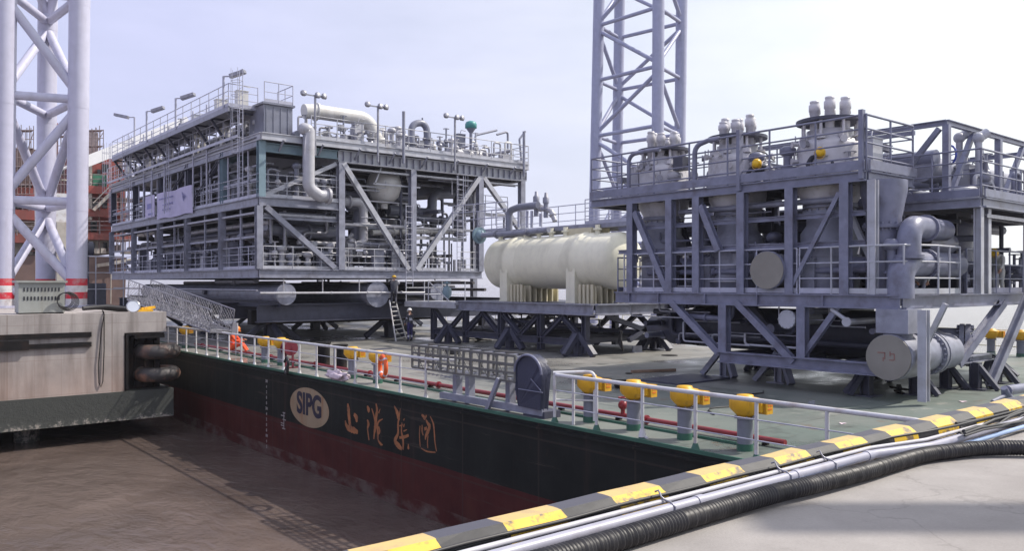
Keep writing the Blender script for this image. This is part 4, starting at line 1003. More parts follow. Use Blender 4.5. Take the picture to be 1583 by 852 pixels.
# big diagonals of the right face
def brace(p, q, mt='steel', w=.26): mb = MB(); mb.ibeam(p, q, w, w, .035, (0,1,0)); mb.build('brace', M[mt], lm)
yb_ = Y0-.02
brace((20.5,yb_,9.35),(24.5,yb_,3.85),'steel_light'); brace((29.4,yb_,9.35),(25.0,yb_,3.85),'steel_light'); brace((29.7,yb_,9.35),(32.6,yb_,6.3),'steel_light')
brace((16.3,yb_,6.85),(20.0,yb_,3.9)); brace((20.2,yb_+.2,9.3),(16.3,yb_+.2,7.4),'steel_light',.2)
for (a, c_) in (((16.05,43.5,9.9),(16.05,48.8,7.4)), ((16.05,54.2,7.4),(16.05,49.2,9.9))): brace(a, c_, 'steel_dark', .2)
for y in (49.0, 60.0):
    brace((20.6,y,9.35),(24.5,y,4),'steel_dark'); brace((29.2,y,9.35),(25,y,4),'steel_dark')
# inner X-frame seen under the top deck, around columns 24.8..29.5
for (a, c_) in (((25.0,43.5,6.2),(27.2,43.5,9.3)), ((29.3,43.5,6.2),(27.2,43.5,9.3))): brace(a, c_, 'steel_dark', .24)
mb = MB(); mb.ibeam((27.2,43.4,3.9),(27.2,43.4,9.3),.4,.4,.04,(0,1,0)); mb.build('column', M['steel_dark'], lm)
# top deck: stepped fascia
deck(9.38, 10.02, 20.25, X1, Y0+.02, Y1, beam='steel_light', fl=.3)
deck(10.06, 10.42, X0, X1, Y0-.3, Y1, cross=False, beam='steel_light', fl=.15)
mb = MB(); mb.ibeam((X0,Y0+.2,9.98),(X0,Y1,9.98),.3,.5,.04); mb.build('edge_beam', M['steel'], lm)
mb = MB()
for i in range(30): x = 20.5+i*.43; mb.box((x,Y0-.15,9.45),(x+.02,Y0-.02,9.95))
mb.build('stiffener', M['steel'], lm, kind='stuff')
for x in [17+2.1*i for i in range(8)]:
    mb = MB(); mb.bar((x,Y0-.62,10.1),(x,Y0+.0,9.6),.08); mb.build('bracket', M['steel'], lm)
mb = MB(); rails(mb, [(18.6,Y0-.28,10.42),(X1,Y0-.28,10.42),(X1,Y0+7,10.42)], 1.12, 3, 1.45, .026); mb.build('handrail', M['steel_light'], lm)
# high walkway on the left face, cantilevered brackets
WZ1 = 11.86
mb = MB(); mb.box((15.1,40.2,WZ1-.06),(16.7,62.0,WZ1)); mb.bar((15.12,40.2,WZ1-.12),(15.12,62,WZ1-.12),.08,.26); mb.bar((16.7,40.2,WZ1-.12),(16.7,62,WZ1-.12),.08,.26); mb.build('walkway', M['steel'], lm)
mb = MB(); rails(mb, [(16.6,40.2,WZ1),(15.1,40.2,WZ1),(15.1,62,WZ1),(16.6,62,WZ1)], 1.12, 3, 1.35); mb.build('handrail', M['rail'], lm)
for y in [40.6+2.37*i for i in range(10)]:
    mb = MB(); mb.bar((15.2,y,WZ1-.2),(16.5,y,9.9),.12); mb.bar((15.2,y,WZ1-.18),(17.2,y,WZ1-.18),.1); mb.bar((16.6,y,WZ1-.2),(16.6,y,10.4),.12); mb.build('walkway_bracket', M['steel_dark'], lm)
# second tier of railing lower down, offset
mb = MB(); rails(mb, [(15.7,40.5,10.42),(15.7,Y1,10.42)], 1.12, 3, 1.0); mb.build('handrail', M['rail'], lm)
# caged ladders
def ladder(p, h, root=lm, cage=True, axis=(0,1,0), mt='rail'):
    mb = MB(); a = Vector(axis)*.22; p = Vector(p)
    mb.tube([p-a, p-a+Vector((0,0,h))], .022, 5); mb.tube([p+a, p+a+Vector((0,0,h))], .022, 5)
    k = .2
    while k < h: mb.tube([p-a+Vector((0,0,k)), p+a+Vector((0,0,k))], .013, 4); k += .3
    if cage:
        o_ = Vector((axis[1], axis[0], 0))*-.5; k = 2.1
        while k < h:
            mb.tube([p-a+Vector((0,0,k)), p-a*1.6+o_*.6+Vector((0,0,k)), p+o_+Vector((0,0,k)), p+a*1.6+o_*.6+Vector((0,0,k)), p+a+Vector((0,0,k))], .014, 4); k += .7
        for w in (-1.5, 0, 1.5): mb.tube([p+a*w+o_*(.6 if w else 1)+Vector((0,0,2.1)), p+a*w+o_*(.6 if w else 1)+Vector((0,0,h))], .012, 4)
    mb.build('ladder', M[mt], root)
ladder((15.5,39.6,7.4), 6.2); ladder((15.3,58.2,7.4), 5.5); ladder((15.2,63,7.4), 5.6); ladder((15.6,51.4,7.4), 4.4, cage=False); ladder((24.3,Y0-.45,2.9), 4.5, cage=False, axis=(1,0,0)); ladder((27.9,Y0-.2,3.8), 5.5, axis=(1,0,0))
# posts hanging from the walkway
for y in (45.4, 47.6, 52.8, 55.4, 57.2):
    mb = MB(); mb.tube([(15.85,y,7.4),(15.85,y,12.9)], .05, 6); mb.build('stand_pipe', M['rail'], lm)
# light poles
for (px, py0, pyt) in ((347,200,118),(273,215,152),(228,228,172)):
    b0 = onX(px, py0, 15.1); tp_ = onX(px, pyt, 15.1); floodlight_pole(lm, (15.05, b0.y, WZ1), tp_.z-WZ1, Vector((.7,-.75,.28)))
b0 = onX(208,215,15.4); floodlight_pole(lm, (15.4,b0.y,WZ1), 2.2, Vector((-.9,.8,.25)))
for (px, ph) in ((487,148),(584,165),(703,182)):
    p = onY(px, ph, Y0-.6); mb = MB(); mb.tube([(p.x,Y0-.62,9.5),(p.x,Y0-.62,p.z)], .06, 8); mb.bar((p.x-.65,Y0-.62,p.z),(p.x+.5,Y0-.62,p.z),.06)
    o = mb.build('light_pole', M['galv'], lm)
    for dx in (-.65, .1, .45): mb = MB(); mb.lathe((p.x+dx,Y0-.65,p.z+.02),(.2*dx,-.5,.1),[(.0,-.12),(.1,-.1),(.17,.05),(.12,.12),(0,.1)],10); mb.build('lamp_head', M['galv'], o)
for (px, ph) in ((624,172),(810,203)):
    p = onY(px, ph, Y0-.5); mb = MB(); mb.tube([(p.x,Y0-.5,9.6),(p.x,Y0-.5,p.z)], .085, 8); mb.build('stand_pipe', M['steel'], lm)
# --- top deck equipment, placed on its positions in the photograph
def P(px, py, Y): return onY(px, py, Y)
y = 41.2
mb = MB(); a = P(452,170,y); b1 = P(572,180,y); 
mb.pipe([P(470,172,y), P(486,172,y), P(568,184,y), P(590,235,y)], .40, .9, 20, 7); mb.flange(P(589,222,y),(0,0,1),.55,.25); mb.flange(P(489,173,y),(1,0,-.1),.5,.1); mb.build('large_bore_pipe', M['pipe_w'], lm)
y = 38.0
mb = MB(); mb.pipe([P(470,200,40.2), P(470,199,y), P(473,200,y)+Vector((.15,0,0)), P(477,290,y), P(490,303,y)+Vector((.15,0,0)), P(507,303,y)], .30, .45, 18, 6); mb.flange(P(507,303,y),(1,0,0),.42,.12); mb.build('large_bore_pipe', M['pipe_a'], lm)
y = 40.5
mb = MB(); mb.pipe([P(636,232,y), P(636,192,y), P(659,188,y), P(661,228,y)], .20, .5, 14, 7); mb.flange(P(636,222,y),(0,0,1),.3,.12); mb.flange(P(661,215,y),(0,0,1),.3,.12); mb.tube([P(653,190,y),P(653,182,y)],.05,6); mb.build('loop_pipe', M['pipe_b'], lm)
mb = MB(); c = P(728,203,y); mb.tube([c-Vector((0,0,1.1)),c],.10,10); mb.lathe(c-Vector((0,0,.1)),(0,0,1),[(.1,0),(.28,.25),(.3,.3)],16); mb.build('control_valve', M['pipe_b'], lm)
mb = MB(); mb.lathe(c+Vector((0,0,.15)),(0,0,1),[(.22,0),(.36,.05),(.36,.3),(.30,.42),(.16,.48),(0,.5)],20); mb.build('valve_actuator', M['teal_green'], lm)
# tanks / coolers on the top behind the walkway
for (yy_, zz_, r_, L_) in ((42.4, 11.3, .62, 4.5), (48.5, 11.25, .55, 5.0), (55.0, 11.2, .6, 5)):
    mb = MB(); vessel_h(mb, (17.7,yy_,zz_),(17.7,yy_+L_,zz_), r_, 22)
    for k in (.2,.8): mb.box((17.3,yy_+L_*k-.1,10.42),(18.1,yy_+L_*k+.1,zz_-.2))
    mb.build('horizontal_vessel', M['pipe_c' if yy_ < 43 else 'pipe_b'], lm)
mb = MB(); mb.box((16.5,39.2,10.45),(18.0,41.0,12.0)); mb.box((16.4,39.1,12.0),(18.1,41.1,12.1))
for k in range(4): mb.box((16.6+.38*k,39.17,10.6),(16.64+.38*k,39.199,11.9))
mb.build('cooler_box', M['pipe_b'], lm)
mb = MB(); rails(mb, [(16.5,39.15,12.1),(18.0,39.15,12.1),(18.0,41,12.1)], 1.0, 2, .9); mb.build('handrail', M['rail'], lm)
for k in range(5):
    x = 20.6+k*.9; mb = MB(); mb.tube([(x,40.3,10.4),(x,40.3,10.9+.2*(k%2))],.22,12); mb.tube([(x,40.3,10.9),(x,40.3,11.5)],.05,6); mb.torus((x,40.3,11.5),(0,0,1),.2,.02,14,5); mb.build('valve', M['pipe_a'], lm)
for k in range(18): rand_pipe(lm, (16.6, 19.5, 41, 63, 10.5, 11.7), .05, .2, 1)
for k in range(16): rand_pipe(lm, (20.5, 32.5, 39.2, 50, 10.45, 11.5), .05, .18, rng.choice((0,1)), rng.choice(('pipe_a','pipe_b','pipe_w','galv')))
for k in range(12):
    x = rng.uniform(21, 32.3); y = rng.uniform(39.2, 44); h = rng.uniform(.5, 1.5); mb = MB(); mb.tube([(x,y,10.42),(x,y,10.42+h)], rng.uniform(.04,.16), 10); mb.flange((x,y,10.42+h),(0,0,1),.22,.08); mb.sphere((x,y,10.42+h*.6),.2,7); mb.build('riser', M[rng.choice(('pipe_a','pipe_b','galv'))], lm)
mb = MB(); vessel_h(mb, (29,41,11.0),(31.6,41,11.0),.42,20); mb.box((29.3,40.8,10.42),(29.5,41.2,10.8)); mb.box((31,40.8,10.42),(31.2,41.2,10.8)); mb.build('horizontal_vessel', M['pipe_a'], lm)
# crane-like arm and small davits at right end
for (pa, pb, pc) in (((735,212),(735,209),(768,201)), ((785,240),(785,203),(768,208)), ((808,245),(803,215),(812,203))):
    mb = MB(); mb.pipe([P(pa[0],pa[1]+25,41), P(pb[0],pb[1],41), P(pc[0],pc[1],41)], .07, .15, 8); mb.build('davit', M['steel'], lm)
# --- interior between decks
mb = MB(); c = P(594,287,40.1); mb.sphere(c, .98, 18, (1,1,1.08)); mb.torus(c, (0,0,1), .99, .05, 32, 6); mb.tube([c-Vector((0,0,1.3)),c-Vector((0,0,.9))],.2,10); mb.build('separator_vessel', M['pipe_w'], lm)
mb = MB(); 
for s_ in (-1, 1): mb.bar(c+Vector((s_*.3,-1.2,2.2)), c+Vector((s_*1.1-.2,-1.2,-.1)), .08)
mb.bar(c+Vector((-1.4,-1.2,-.1)), c+Vector((1.6,-1.2,-.1)), .08); mb.build('hanger', M['steel_light'], lm)
# white wall of a shelter behind the S pipe
mb = MB(); mb.box((17.4,43.0,7.33),(22.8,46.0,10.0)); mb.build('shelter_wall', M['panel_white'], lm)
mb = MB()
for k in range(5): mb.box((17.5,42.93,8.2+.3*k),(18.9,42.99,8.32+.3*k))
mb.build('louvre', M['steel'], lm, kind='stuff')
# elbow pipes in the bays (explicit)
def pp_(pts, Y, r, mt='pipe_b', bend=None, fl=()):
    mb = MB(); Q = [P(x, y, Y+(dy[0] if dy else 0)) for (x, y, *dy) in pts]; mb.pipe(Q, r, bend or r*2, 16, 5)
    for f_ in fl: mb.flange(Q[f_[0]].lerp(Q[f_[0]+1], f_[1]), Q[f_[0]+1]-Q[f_[0]], r*1.45, .09)
    mb.build('pipe', M[mt], lm)
pp_([(530,312),(562,312),(562,378),(535,380)], 39.6, .24, 'pipe_a', .4, ((0,.3),(1,.5),(2,.6)))
pp_([(538,318),(556,320),(548,372)], 40.4, .3, 'pipe_b', .4)
pp_([(575,360),(640,358),(700,358)], 40.0, .16, 'pipe_w', None, ((0,.5),(1,.4)))
pp_([(410,352),(445,358),(520,360)], 40.2, .32, 'pipe_b', None, ((0,.8),(1,.4)))
pp_([(440,340),(505,345)], 41.0, .22, 'pipe_b', None, ((0,.4),))
pp_([(460,375),(530,378),(545,362)], 39.8, .12, 'pipe_a')
pp_([(600,325),(668,330),(668,300),(700,300)], 42, .3, 'pipe_b', .5, ((0,.5),))
pp_([(640,300),(700,296),(724,300),(724,335)], 43, .4, 'pipe_b', .6, ((1,.3),))
pp_([(745,362),(790,364),(860,351)], 34.5, .2, 'steel', None, ((0,.3),(0,.6))) if False else None
for (px, py, w_, h_) in ((592,385,46,34),):
    c = P(px, py+h_/2, 40.2); cabinet(lm, (c.x, 40.6, 3.82), 1.6, .8, 1.25, 'panel_white')
for (x, y_) in ((18.2,41),(22.4,42.5),(26.4,41.2)): pump(lm, (x, y_, 3.82), 1.1, rng.choice(('pipe_b','steel_dark')))
for (x, y_, r_, h_) in ((22.3,43.5,.75,4.2),(26.6,45.5,.6,4.6),(28.8,48,.8,4.4),(23.5,48,.9,4.5),(30.9,42.6,.42,2.6)):
    mb = MB(); vessel_v(mb, (x,y_,4.3 if r_ > .5 else 6.2), r_, h_, 22)
    for k in range(4): a = PI/4+k*PI/2; mb.bar((x+r_*.8*math.cos(a),y_+r_*.8*math.sin(a),3.8),(x+r_*.8*math.cos(a),y_+r_*.8*math.sin(a),4.6),.12)
    mb.flange((x,y_,5.8),(0,0,1),r_*1.04,.06); mb.build('vertical_vessel', M[rng.choice(('pipe_b','steel','steel_dark'))], lm)
for (yy_, zz_, L_, r_) in ((44.2,8.3,3.2,.7),(51,8.2,3.4,.75),(58,8.2,3.4,.7),(45,5.0,3.6,.6),(52.5,5.1,5,.6)):
    mb = MB(); vessel_h(mb, (17.9,yy_,zz_),(17.9,yy_+L_,zz_), r_, 22); mb.box((17.4,yy_+.4,zz_-1.1),(18.4,yy_+.6,zz_-.5)); mb.box((17.4,yy_+L_-.6,zz_-1.1),(18.4,yy_+L_-.4,zz_-.5)); mb.build('horizontal_vessel', M['pipe_a' if zz_ > 6 else 'pipe_b'], lm)
# covered bundles (pale tarpaulin domes) on the mid deck
for (px, py) in ((360,272),(292,292)):
    c = onX(px, py, 17.0); mb = MB(); mb.sphere((16.9, c.y, 8.55), 1, 10, (.5, 1.5, .55)); mb.build('wrapped_equipment', M['steel_light'], lm)
for k in range(34): rand_pipe(lm, (16.5, 20.2, 39.2, 65, 4.0, 6.7), .06, .28, rng.choice((1,1,0,2)))
for k in range(16): rand_pipe(lm, (16.5, 20.2, 40.5, 64, 7.5, 9.6), .05, .2, rng.choice((1,1,2)))
for k in range(20): rand_pipe(lm, (20.6, 29.2, 40, 52, 4.0, 9.2), .06, .26, rng.choice((0,1,0)))
for k in range(7): rand_pipe(lm, (29.5, 32.4, 40, 52, 6.2, 9.2), .05, .16, rng.choice((0,1,0)))
for k in range(10): rand_pipe(lm, (20.6, 27, 39.2, 42, 4.0, 6.4), .05, .16, 0)
for k in range(10):
    x = rng.uniform(16.8, 29); y_ = rng.uniform(39.3, 41); mb = MB(); mb.tube([(x,y_,3.8),(x,y_,rng.choice((6.8,9.3,5.5)))], rng.uniform(.04,.1), 8); mb.build('riser', M[rng.choice(PM)], lm)
# dark bulkheads well inside so the storeys read as crowded rather than empty
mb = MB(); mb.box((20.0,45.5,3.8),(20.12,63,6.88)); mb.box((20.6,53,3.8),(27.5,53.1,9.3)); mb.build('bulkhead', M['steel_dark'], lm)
for k in range(6): cabinet(lm, (19.3, 46+2.8*k, 3.82), .9, 1.2, 1.6+.4*(k%2), 'steel' if k%2 else 'steel_dark')
# white cable conduit / scaffolding look near left end
mb = MB(); mb.box((19.2,60.4,7.33),(19.3,64.5,9.9)); mb.build('white_screen', M['panel_white'], lm)
# ---- banner hung on the mid deck rail
bn = empty('banner', (15.9, 50, 7.4), 'pale lilac banner hung on the middle rail of the left module', 'banner')
p0 = onX(243,330,15.88); p1 = onX(298,318,15.88); zt0 = 8.62; 
mb = MB(); vs = []; nyb, nzb = 16, 5
for i in range(nyb+1):
    y = p0.y + (p1.y-p0.y)*i/nyb
    for j in range(nzb+1):
        z = 7.12 + (8.72-7.12)*j/nzb; vs.append((15.86 + .03*math.sin(i*1.3+j*.7), y, z + .04*math.sin(i*.6)))
mb.add(vs, [(i*(nzb+1)+j, (i+1)*(nzb+1)+j, (i+1)*(nzb+1)+j+1, i*(nzb+1)+j+1) for i in range(nyb) for j in range(nzb)], True)
mb.build('banner_sheet', mat('lilac banner cloth', (.50,.47,.66), .7, var=.05, dirt=(.40,.38,.58), dirt_amt=.5), bn)
mb = MB(); L_ = abs(p1.y-p0.y); yl = max(p0.y, p1.y); rnd = random.Random(6)
def smudge(y0, z0, w, h, cnt):
    x = 15.815
    for k in range(cnt): a = y0 - w*k/cnt; mb.box((x, a-w/cnt*.7, z0+rnd.uniform(-.01,.01)), (x+.004, a, z0+h*rnd.uniform(.6,1)))
smudge(yl-.6, 8.3, L_*.42, .10, 14); smudge(yl-1.3, 7.9, L_*.3, .12, 7); smudge(yl-1.2, 7.6, L_*.25, .10, 6)
for k in range(3): mb.add([(15.815, yl-L_*.78-.2*k, 7.9+.1*k), (15.815, yl-L_*.78-.2*k-.12, 7.9+.1*k), (15.815, yl-L_*.74-.2*k-.12, 8.45-.1*k), (15.815, yl-L_*.74-.2*k, 8.45-.1*k)], [(0,1,2,3)])
mb.build('faded_print', mat('faded blue print', (.22,.22,.45), .7), bn, kind='stuff')
b2 = empty('banner', (15.9, 55, 7.4), 'small square sign with dark blue print left of the long banner', 'sign')
q0 = onX(226,330,15.9); q1 = onX(240,328,15.9)
mb = MB(); mb.box((15.84, min(q0.y,q1.y), 7.35),(15.88, max(q0.y,q1.y), 8.75)); mb.build('panel', bpy.data.materials['lilac banner cloth'], b2)
mb = MB(); ym = (q0.y+q1.y)/2; mb.box((15.82, ym-.5, 7.9),(15.835, ym+.5, 8.25)); mb.box((15.82, ym-.6, 7.5),(15.835, ym+.3, 7.62)); mb.build('print_band', bpy.data.materials['faded blue print'], b2)
# ---- dense fittings: roof line, instrument stands, cable trays, small bore lines
def fitting(root, x, y, z, h, mt, kind_):
    mb = MB()
    if kind_ == 0:
        mb.tube([(x,y,z),(x,y,z+h)], .05, 8); mb.flange((x,y,z+h*.45),(0,0,1),.14,.06); mb.sphere((x,y,z+h*.6),.15,7); mb.tube([(x,y,z+h*.6),(x,y,z+h)],.03,6); mb.torus((x,y,z+h),(0,0,1),.17,.018,14,5); nm = 'hand_valve'
    elif kind_ == 1:
        mb.tube([(x,y,z),(x,y,z+h*.8)], .03, 6); mb.box((x-.16,y-.1,z+h*.75),(x+.16,y+.1,z+h)); mb.disc((x,y-.12,z+h*.87),(0,1,0),.09,.03,12); nm = 'instrument_stand'
    elif kind_ == 2:
        mb.pipe([(x,y,z),(x,y,z+h),(x+.5,y,z+h),(x+.5,y,z+h*.3)], .06, .14, 10); mb.flange((x,y,z+h*.4),(0,0,1),.12,.05); nm = 'gooseneck'
    elif kind_ == 3:
        mb.tube([(x,y,z),(x,y,z+h)],.13,12); mb.lathe((x,y,z+h),(0,0,1),[(.13,0),(.24,.06),(.24,.22),(.12,.3),(0,.32)],14); mb.flange((x,y,z+h*.5),(0,0,1),.22,.07); nm = 'relief_valve'
    else:
        mb.box((x-.28,y-.2,z+.05),(x+.28,y+.2,z+h)); mb.box((x-.31,y-.23,z+h),(x+.31,y+.23,z+h+.03)); mb.bar((x-.2,y,z),(x-.2,y,z+.05),.06); mb.tube([(x,y,z+h),(x+.1,y,z+h+.3),(x+.5,y+.1,z+h+.3)],.02,5); nm = 'junction_box'
    mb.build(nm, M[mt], root)
LT = ['pipe_a','pipe_w','pipe_b','galv','steel_light','pipe_a']
for k in range(60):
    fitting(lm, 19.6+.215*k+rng.uniform(-.1,.1), rng.uniform(38.9, 42.5), 10.42, rng.uniform(.6, 1.9), rng.choice(LT), rng.choice((0,0,1,2,3,4)))
for k in range(34):
    fitting(lm, rng.uniform(16.3, 17.2), 40.5+.72*k, 10.42, rng.uniform(.5,1.5), rng.choice(LT), rng.choice((0,1,2,3,4)))
for k in range(12):
    fitting(lm, rng.uniform(15.4, 16.5), 41+1.7*k, 11.86, rng.uniform(.4,1.0), rng.choice(LT), rng.choice((0,1,4)))
for k in range(26): fitting(lm, 16.5+.45*k, rng.uniform(38.9,39.6), 3.8, rng.uniform(.5,1.6), rng.choice(['pipe_b','pipe_a','steel','galv']), rng.choice((0,1,3,4)))
for k in range(24): fitting(lm, rng.uniform(16.3,17.0), 39.5+1.05*k, 3.8, rng.uniform(.6,1.7), rng.choice(['pipe_b','steel','steel_dark']), rng.choice((0,1,3,4)))
for k in range(22): fitting(lm, rng.uniform(16.3,17.0), 39.5+1.1*k, 7.32, rng.uniform(.5,1.6), rng.choice(['pipe_b','pipe_a','steel']), rng.choice((0,1,2,3,4)))
for k in range(8): fitting(lm, 16.6+.5*k, 38.95, 7.32, rng.uniform(.6,1.8), rng.choice(['pipe_b','pipe_a','steel']), rng.choice((0,1,2,3)))
def tray(root, p, q, w=.45, mt='galv'):
    mb = MB(); p = Vector(p); q = Vector(q); d, r, u = mb.basis(p, q)
    mb.bar(p+r*w/2, q+r*w/2, .02, .1); mb.bar(p-r*w/2, q-r*w/2, .02, .1); n_ = int((q-p).length/.3)
    for i in range(n_): c = p.lerp(q, i/n_); mb.bar(c-r*w/2, c+r*w/2, .03, .02)
    for k in range(5): mb.tube([p+r*(w*(.16*k-.32))+u*.03, q+r*(w*(.16*k-.32))+u*.03], .02, 5)
    mb.build('cable_tray', M[mt], root)
tray(lm, (16.15,39,6.55),(16.15,65,6.55)); tray(lm, (16.3,38.9,6.5),(20.2,38.9,6.5)); tray(lm, (20.6,38.85,9.1),(32.6,38.85,9.1)); tray(lm, (20.6,39.0,6.2),(29.3,39.0,6.2),.6); tray(lm, (16.9,39.5,9.1),(16.9,64,9.1)); tray(lm, (21,43.2,7.6),(29,43.2,7.6),.6)
for k in range(34):   # slender drain and instrument lines hugging the outer frames
    a = rng.choice((0,1)); z = rng.choice((rng.uniform(4.2,6.7), rng.uniform(7.5,9.3)))
    if a: y = rng.uniform(39,58); pts = [(16.25+rng.uniform(0,.5),y,z),(16.3,y+rng.uniform(2,7),z),(16.3,y+rng.uniform(2,7),z+rng.uniform(-1,1))]; pts[2] = (16.3, pts[1][1], pts[2][2])
    else: x = rng.uniform(16.3,27); yq = 38.75+rng.uniform(0,.8); pts = [(x,yq,z),(x+rng.uniform(1,4),yq,z)]; pts.append((pts[1][0],yq,z+rng.uniform(-1.2,1)))
    mb = MB(); mb.pipe(pts, rng.uniform(.025,.055), .1, 6, 3); mb.build('small_bore_line', M[rng.choice(['pipe_a','steel_light','galv','pipe_b','steel'])], lm)
for z_ in (8.2, 5.4):   # mid height framing girts across the outer bays
    mb = MB(); mb.bar((16.08,39,z_),(16.08,65.6,z_),.1,.12); mb.build('girt', M['steel'], lm)
for y_ in [40.0+1.35*i for i in range(18)]:
    mb = MB(); mb.bar((16.02,y_,7.32),(16.02,y_,10.0),.06); mb.build('mullion_post', M['rail'], lm)
# extra platforms and grated landings in the right hand bays
for (xa, xb, z_) in ((25.2,29.2,5.8),(29.8,32.4,7.4)):
    mb = MB(); mb.box((xa,39.6,z_-.05),(xb,41.2,z_)); mb.bar((xa,39.58,z_-.1),(xb,39.58,z_-.1),.06,.18); rails(mb, [(xa,39.6,z_),(xb,39.6,z_)], 1.05, 3, .9, .022, False); mb.build('landing', M['steel_light'], lm)
    for xp in (xa+.2, xb-.2): mb = MB(); mb.bar((xp,39.7,3.8 if xb < 30 else z_-2),(xp,39.7,z_-.1),.1); mb.build('landing_post', M['steel'], lm)
# ================================================================ CREAM TANK ON ITS SKID
sk = empty('tank_skid', (27, 30, 0), 'cream horizontal tank on a low grey trussed skid, between the two big modules', 'tank skid', 'offshore modules on the barge')
SX0, SX1, SY0, SY1 = 24.5, 29.7, 24.3, 36.9
mb = MB(); mb.box((SX0+.05,SY0+.05,2.14),(SX1-.05,34.2,2.2)); mb.build('deck_plate', M['steel_dark'], sk)
for (p, q) in (((SX0,SY0,1.98),(SX0,SY1-3,1.98)),((SX1,SY0,1.98),(SX1,SY1-3,1.98)),((SX0+.15,SY0,1.98),(SX1-.15,SY0,1.98)),((SX0+.15,SY1-3,1.98),(SX1-.15,SY1-3,1.98))):
    mb = MB(); mb.ibeam(p, q, .3, .48, .05); mb.build('edge_beam', M['steel'], sk)
mb = MB(); mb.box((SX0-.25,SY1-3.1,2.0),(SX0+2.2,SY1+1.6,2.12)); mb.bar((SX0-.25,SY1-3.1,1.95),(SX0-.25,SY1+1.6,1.95),.1,.25); mb.build('stair_landing', M['steel_light'], sk)
mb = MB(); rails(mb, [(SX0-.2,SY1-.6,2.12),(SX0+2.2,SY1-.6,2.12)], 1.1, 3, 1.2, .03, False); mb.build('handrail', M['steel_light'], sk); mb = MB(); rails(mb, [(SX0-.2,SY1+1.6,2.12),(SX0+2.2,SY1+1.6,2.12)], 1.1, 3, 1.2, .03, False); mb.tube([(SX0,SY1-2.2,2.2),(SX0,SY1-.3,3.2)],.03,6); mb.build('handrail', M['steel_light'], sk)
mb = MB(); mb.box((SX1,SY0+.5,2.0),(SX1+2.6,SY0+5,2.1)); mb.bar((SX1+.1,SY0+.5,1.95),(SX1+2.6,SY0+.5,1.95),.1,.22); mb.build('side_landing', M['steel_light'], sk)
mb = MB(); rails(mb, [(SX1-2.2,SY0+.3,2.2),(SX1+2.6,SY0+.5,2.2)], 1.1, 3, 1.2, .03, False); mb.build('handrail', M['rail'], sk)
mb = MB(); rails(mb, [(SX1-2.2,SY0+.3,2.2),(SX1-2.2,SY0+3,2.2)], 1.1, 3, 1.2, .03, False); mb.build('handrail', M['rail'], sk)
# truss below
for x in (SX0+.15, SX1-.2):
    ys_ = [SY0+.6+i*2.85 for i in range(5)]
    mb = MB(); mb.ibeam((x,SY0+.4,.55),(x,SY1-.6,.55),.25,.3,.035); mb.build('bottom_chord', M['steel_dark'], sk)
    for i, y in enumerate(ys_):
        mb = MB(); mb.ibeam((x,y,.1),(x,y,1.75),.26,.26,.035,(0,1,0)); mb.build('truss_post', M['steel_dark'], sk)
        if i < 4:
            y2 = ys_[i+1]; mid = (y+y2)/2
            for (p, q) in (((x,y+.15,1.65),(x,mid,.7)),((x,y2-.15,1.65),(x,mid,.7))) if i%2 else (((x,y+.15,.7),(x,mid,1.65)),((x,y2-.15,.7),(x,mid,1.65))):
                mb = MB(); mb.ibeam(p, q, .2, .2, .03, (0,1,0)); mb.build('truss_brace', M['steel_dark'], sk)
for y in (SY0+1.0, SY0+5.6, SY0+10.6):
    for x in (SX0+.1, SX1-.2):
        mb = MB(); mb.box((x-.35,y-.35,0),(x+.35,y+.35,.05)); mb.bar((x,y-.95,.05),(x,y-.1,.95),.24); mb.bar((x,y+.95,.05),(x,y+.1,.95),.24); mb.bar((x-.8,y,.05),(x-.05,y,.9),.22); mb.bar((x,y,.05),(x,y,.9),.3); mb.build('support_foot', M['steel_dark'], sk)
for y in [SY0+.9+1.4*i for i in range(9)]:
    mb = MB(); mb.ibeam((SX0+.3,y,.62),(SX1-.4,y,.62),.15,.22,.025); mb.build('floor_beam', M['steel_dark'], sk)
mb = MB(); mb.bar((SX0+1,SY0+.2,1.7),(SX1-.3,SY0+.2,.6),.2); mb.bar((SX1-.3,SY0+.2,1.7),(SX0+2.4,SY0+.2,.6),.2); mb.build('truss_brace', M['steel_dark'], sk)
for k in range(9): rand_pipe(sk, (SX0+.6,SX1-.6,SY0+.8,SY1-4,.8,1.7), .04, .12, rng.choice((0,1)))
# the tank
tk = [ (26.95, 25.0, 4.1), (26.95, 33.2, 4.1) ]
TR = 1.28
mb = MB(); vessel_h(mb, tk[0], tk[1], TR, 48); tank = mb.build('tank_shell', M['cream'], sk)
for y in (26.9, 31.7):
    mb = MB(); mb.lathe((26.95,y-.75,4.1),(0,1,0),[(TR,0),(TR+.05,.12),(TR+.05,.6),(TR+.10,.64),(TR+.10,.86),(TR+.05,.9),(TR+.05,1.38),(TR,1.5)],48); mb.build('stiffening_ring', M['cream'], tank)
    mb = MB(); mb.box((25.66,y-.28,2.2),(28.2,y+.28,3.95)); mb.box((25.65,y-.3,2.2),(28.25,y+.3,2.28)); mb.build('saddle', M['cream'], sk)
    for k in range(7):
        mb = MB(); yy = y-.28-.0 ; x = 25.85+.36*k; mb.box((x,y-1.4,2.2),(x+.08,y-.285,2.98)); mb.build('saddle_rib', M['cream_rib'], sk)
    for k in range(4):
        mb = MB(); mb.box((25.72,y-1.36+.25*k,2.2),(25.80,y-1.22+.25*k,3.05)); mb.build('saddle_rib', M['cream_rib'], sk)
for y in (26.2, 28.3, 29.3, 30.2, 31.2, 33.2):
    mb = MB(); mb.tube([(26.7,y,5.2),(26.7,y,5.75)],.12,10); mb.flange((26.7,y,5.55),(0,0,1),.2,.08); mb.build('nozzle', M['cream'], sk)
mb = MB(); mb.box((26.7,26.6,5.2),(27.9,28.2,5.66)); mb.build('walkway_pedestal', M['cream_rib'], sk)
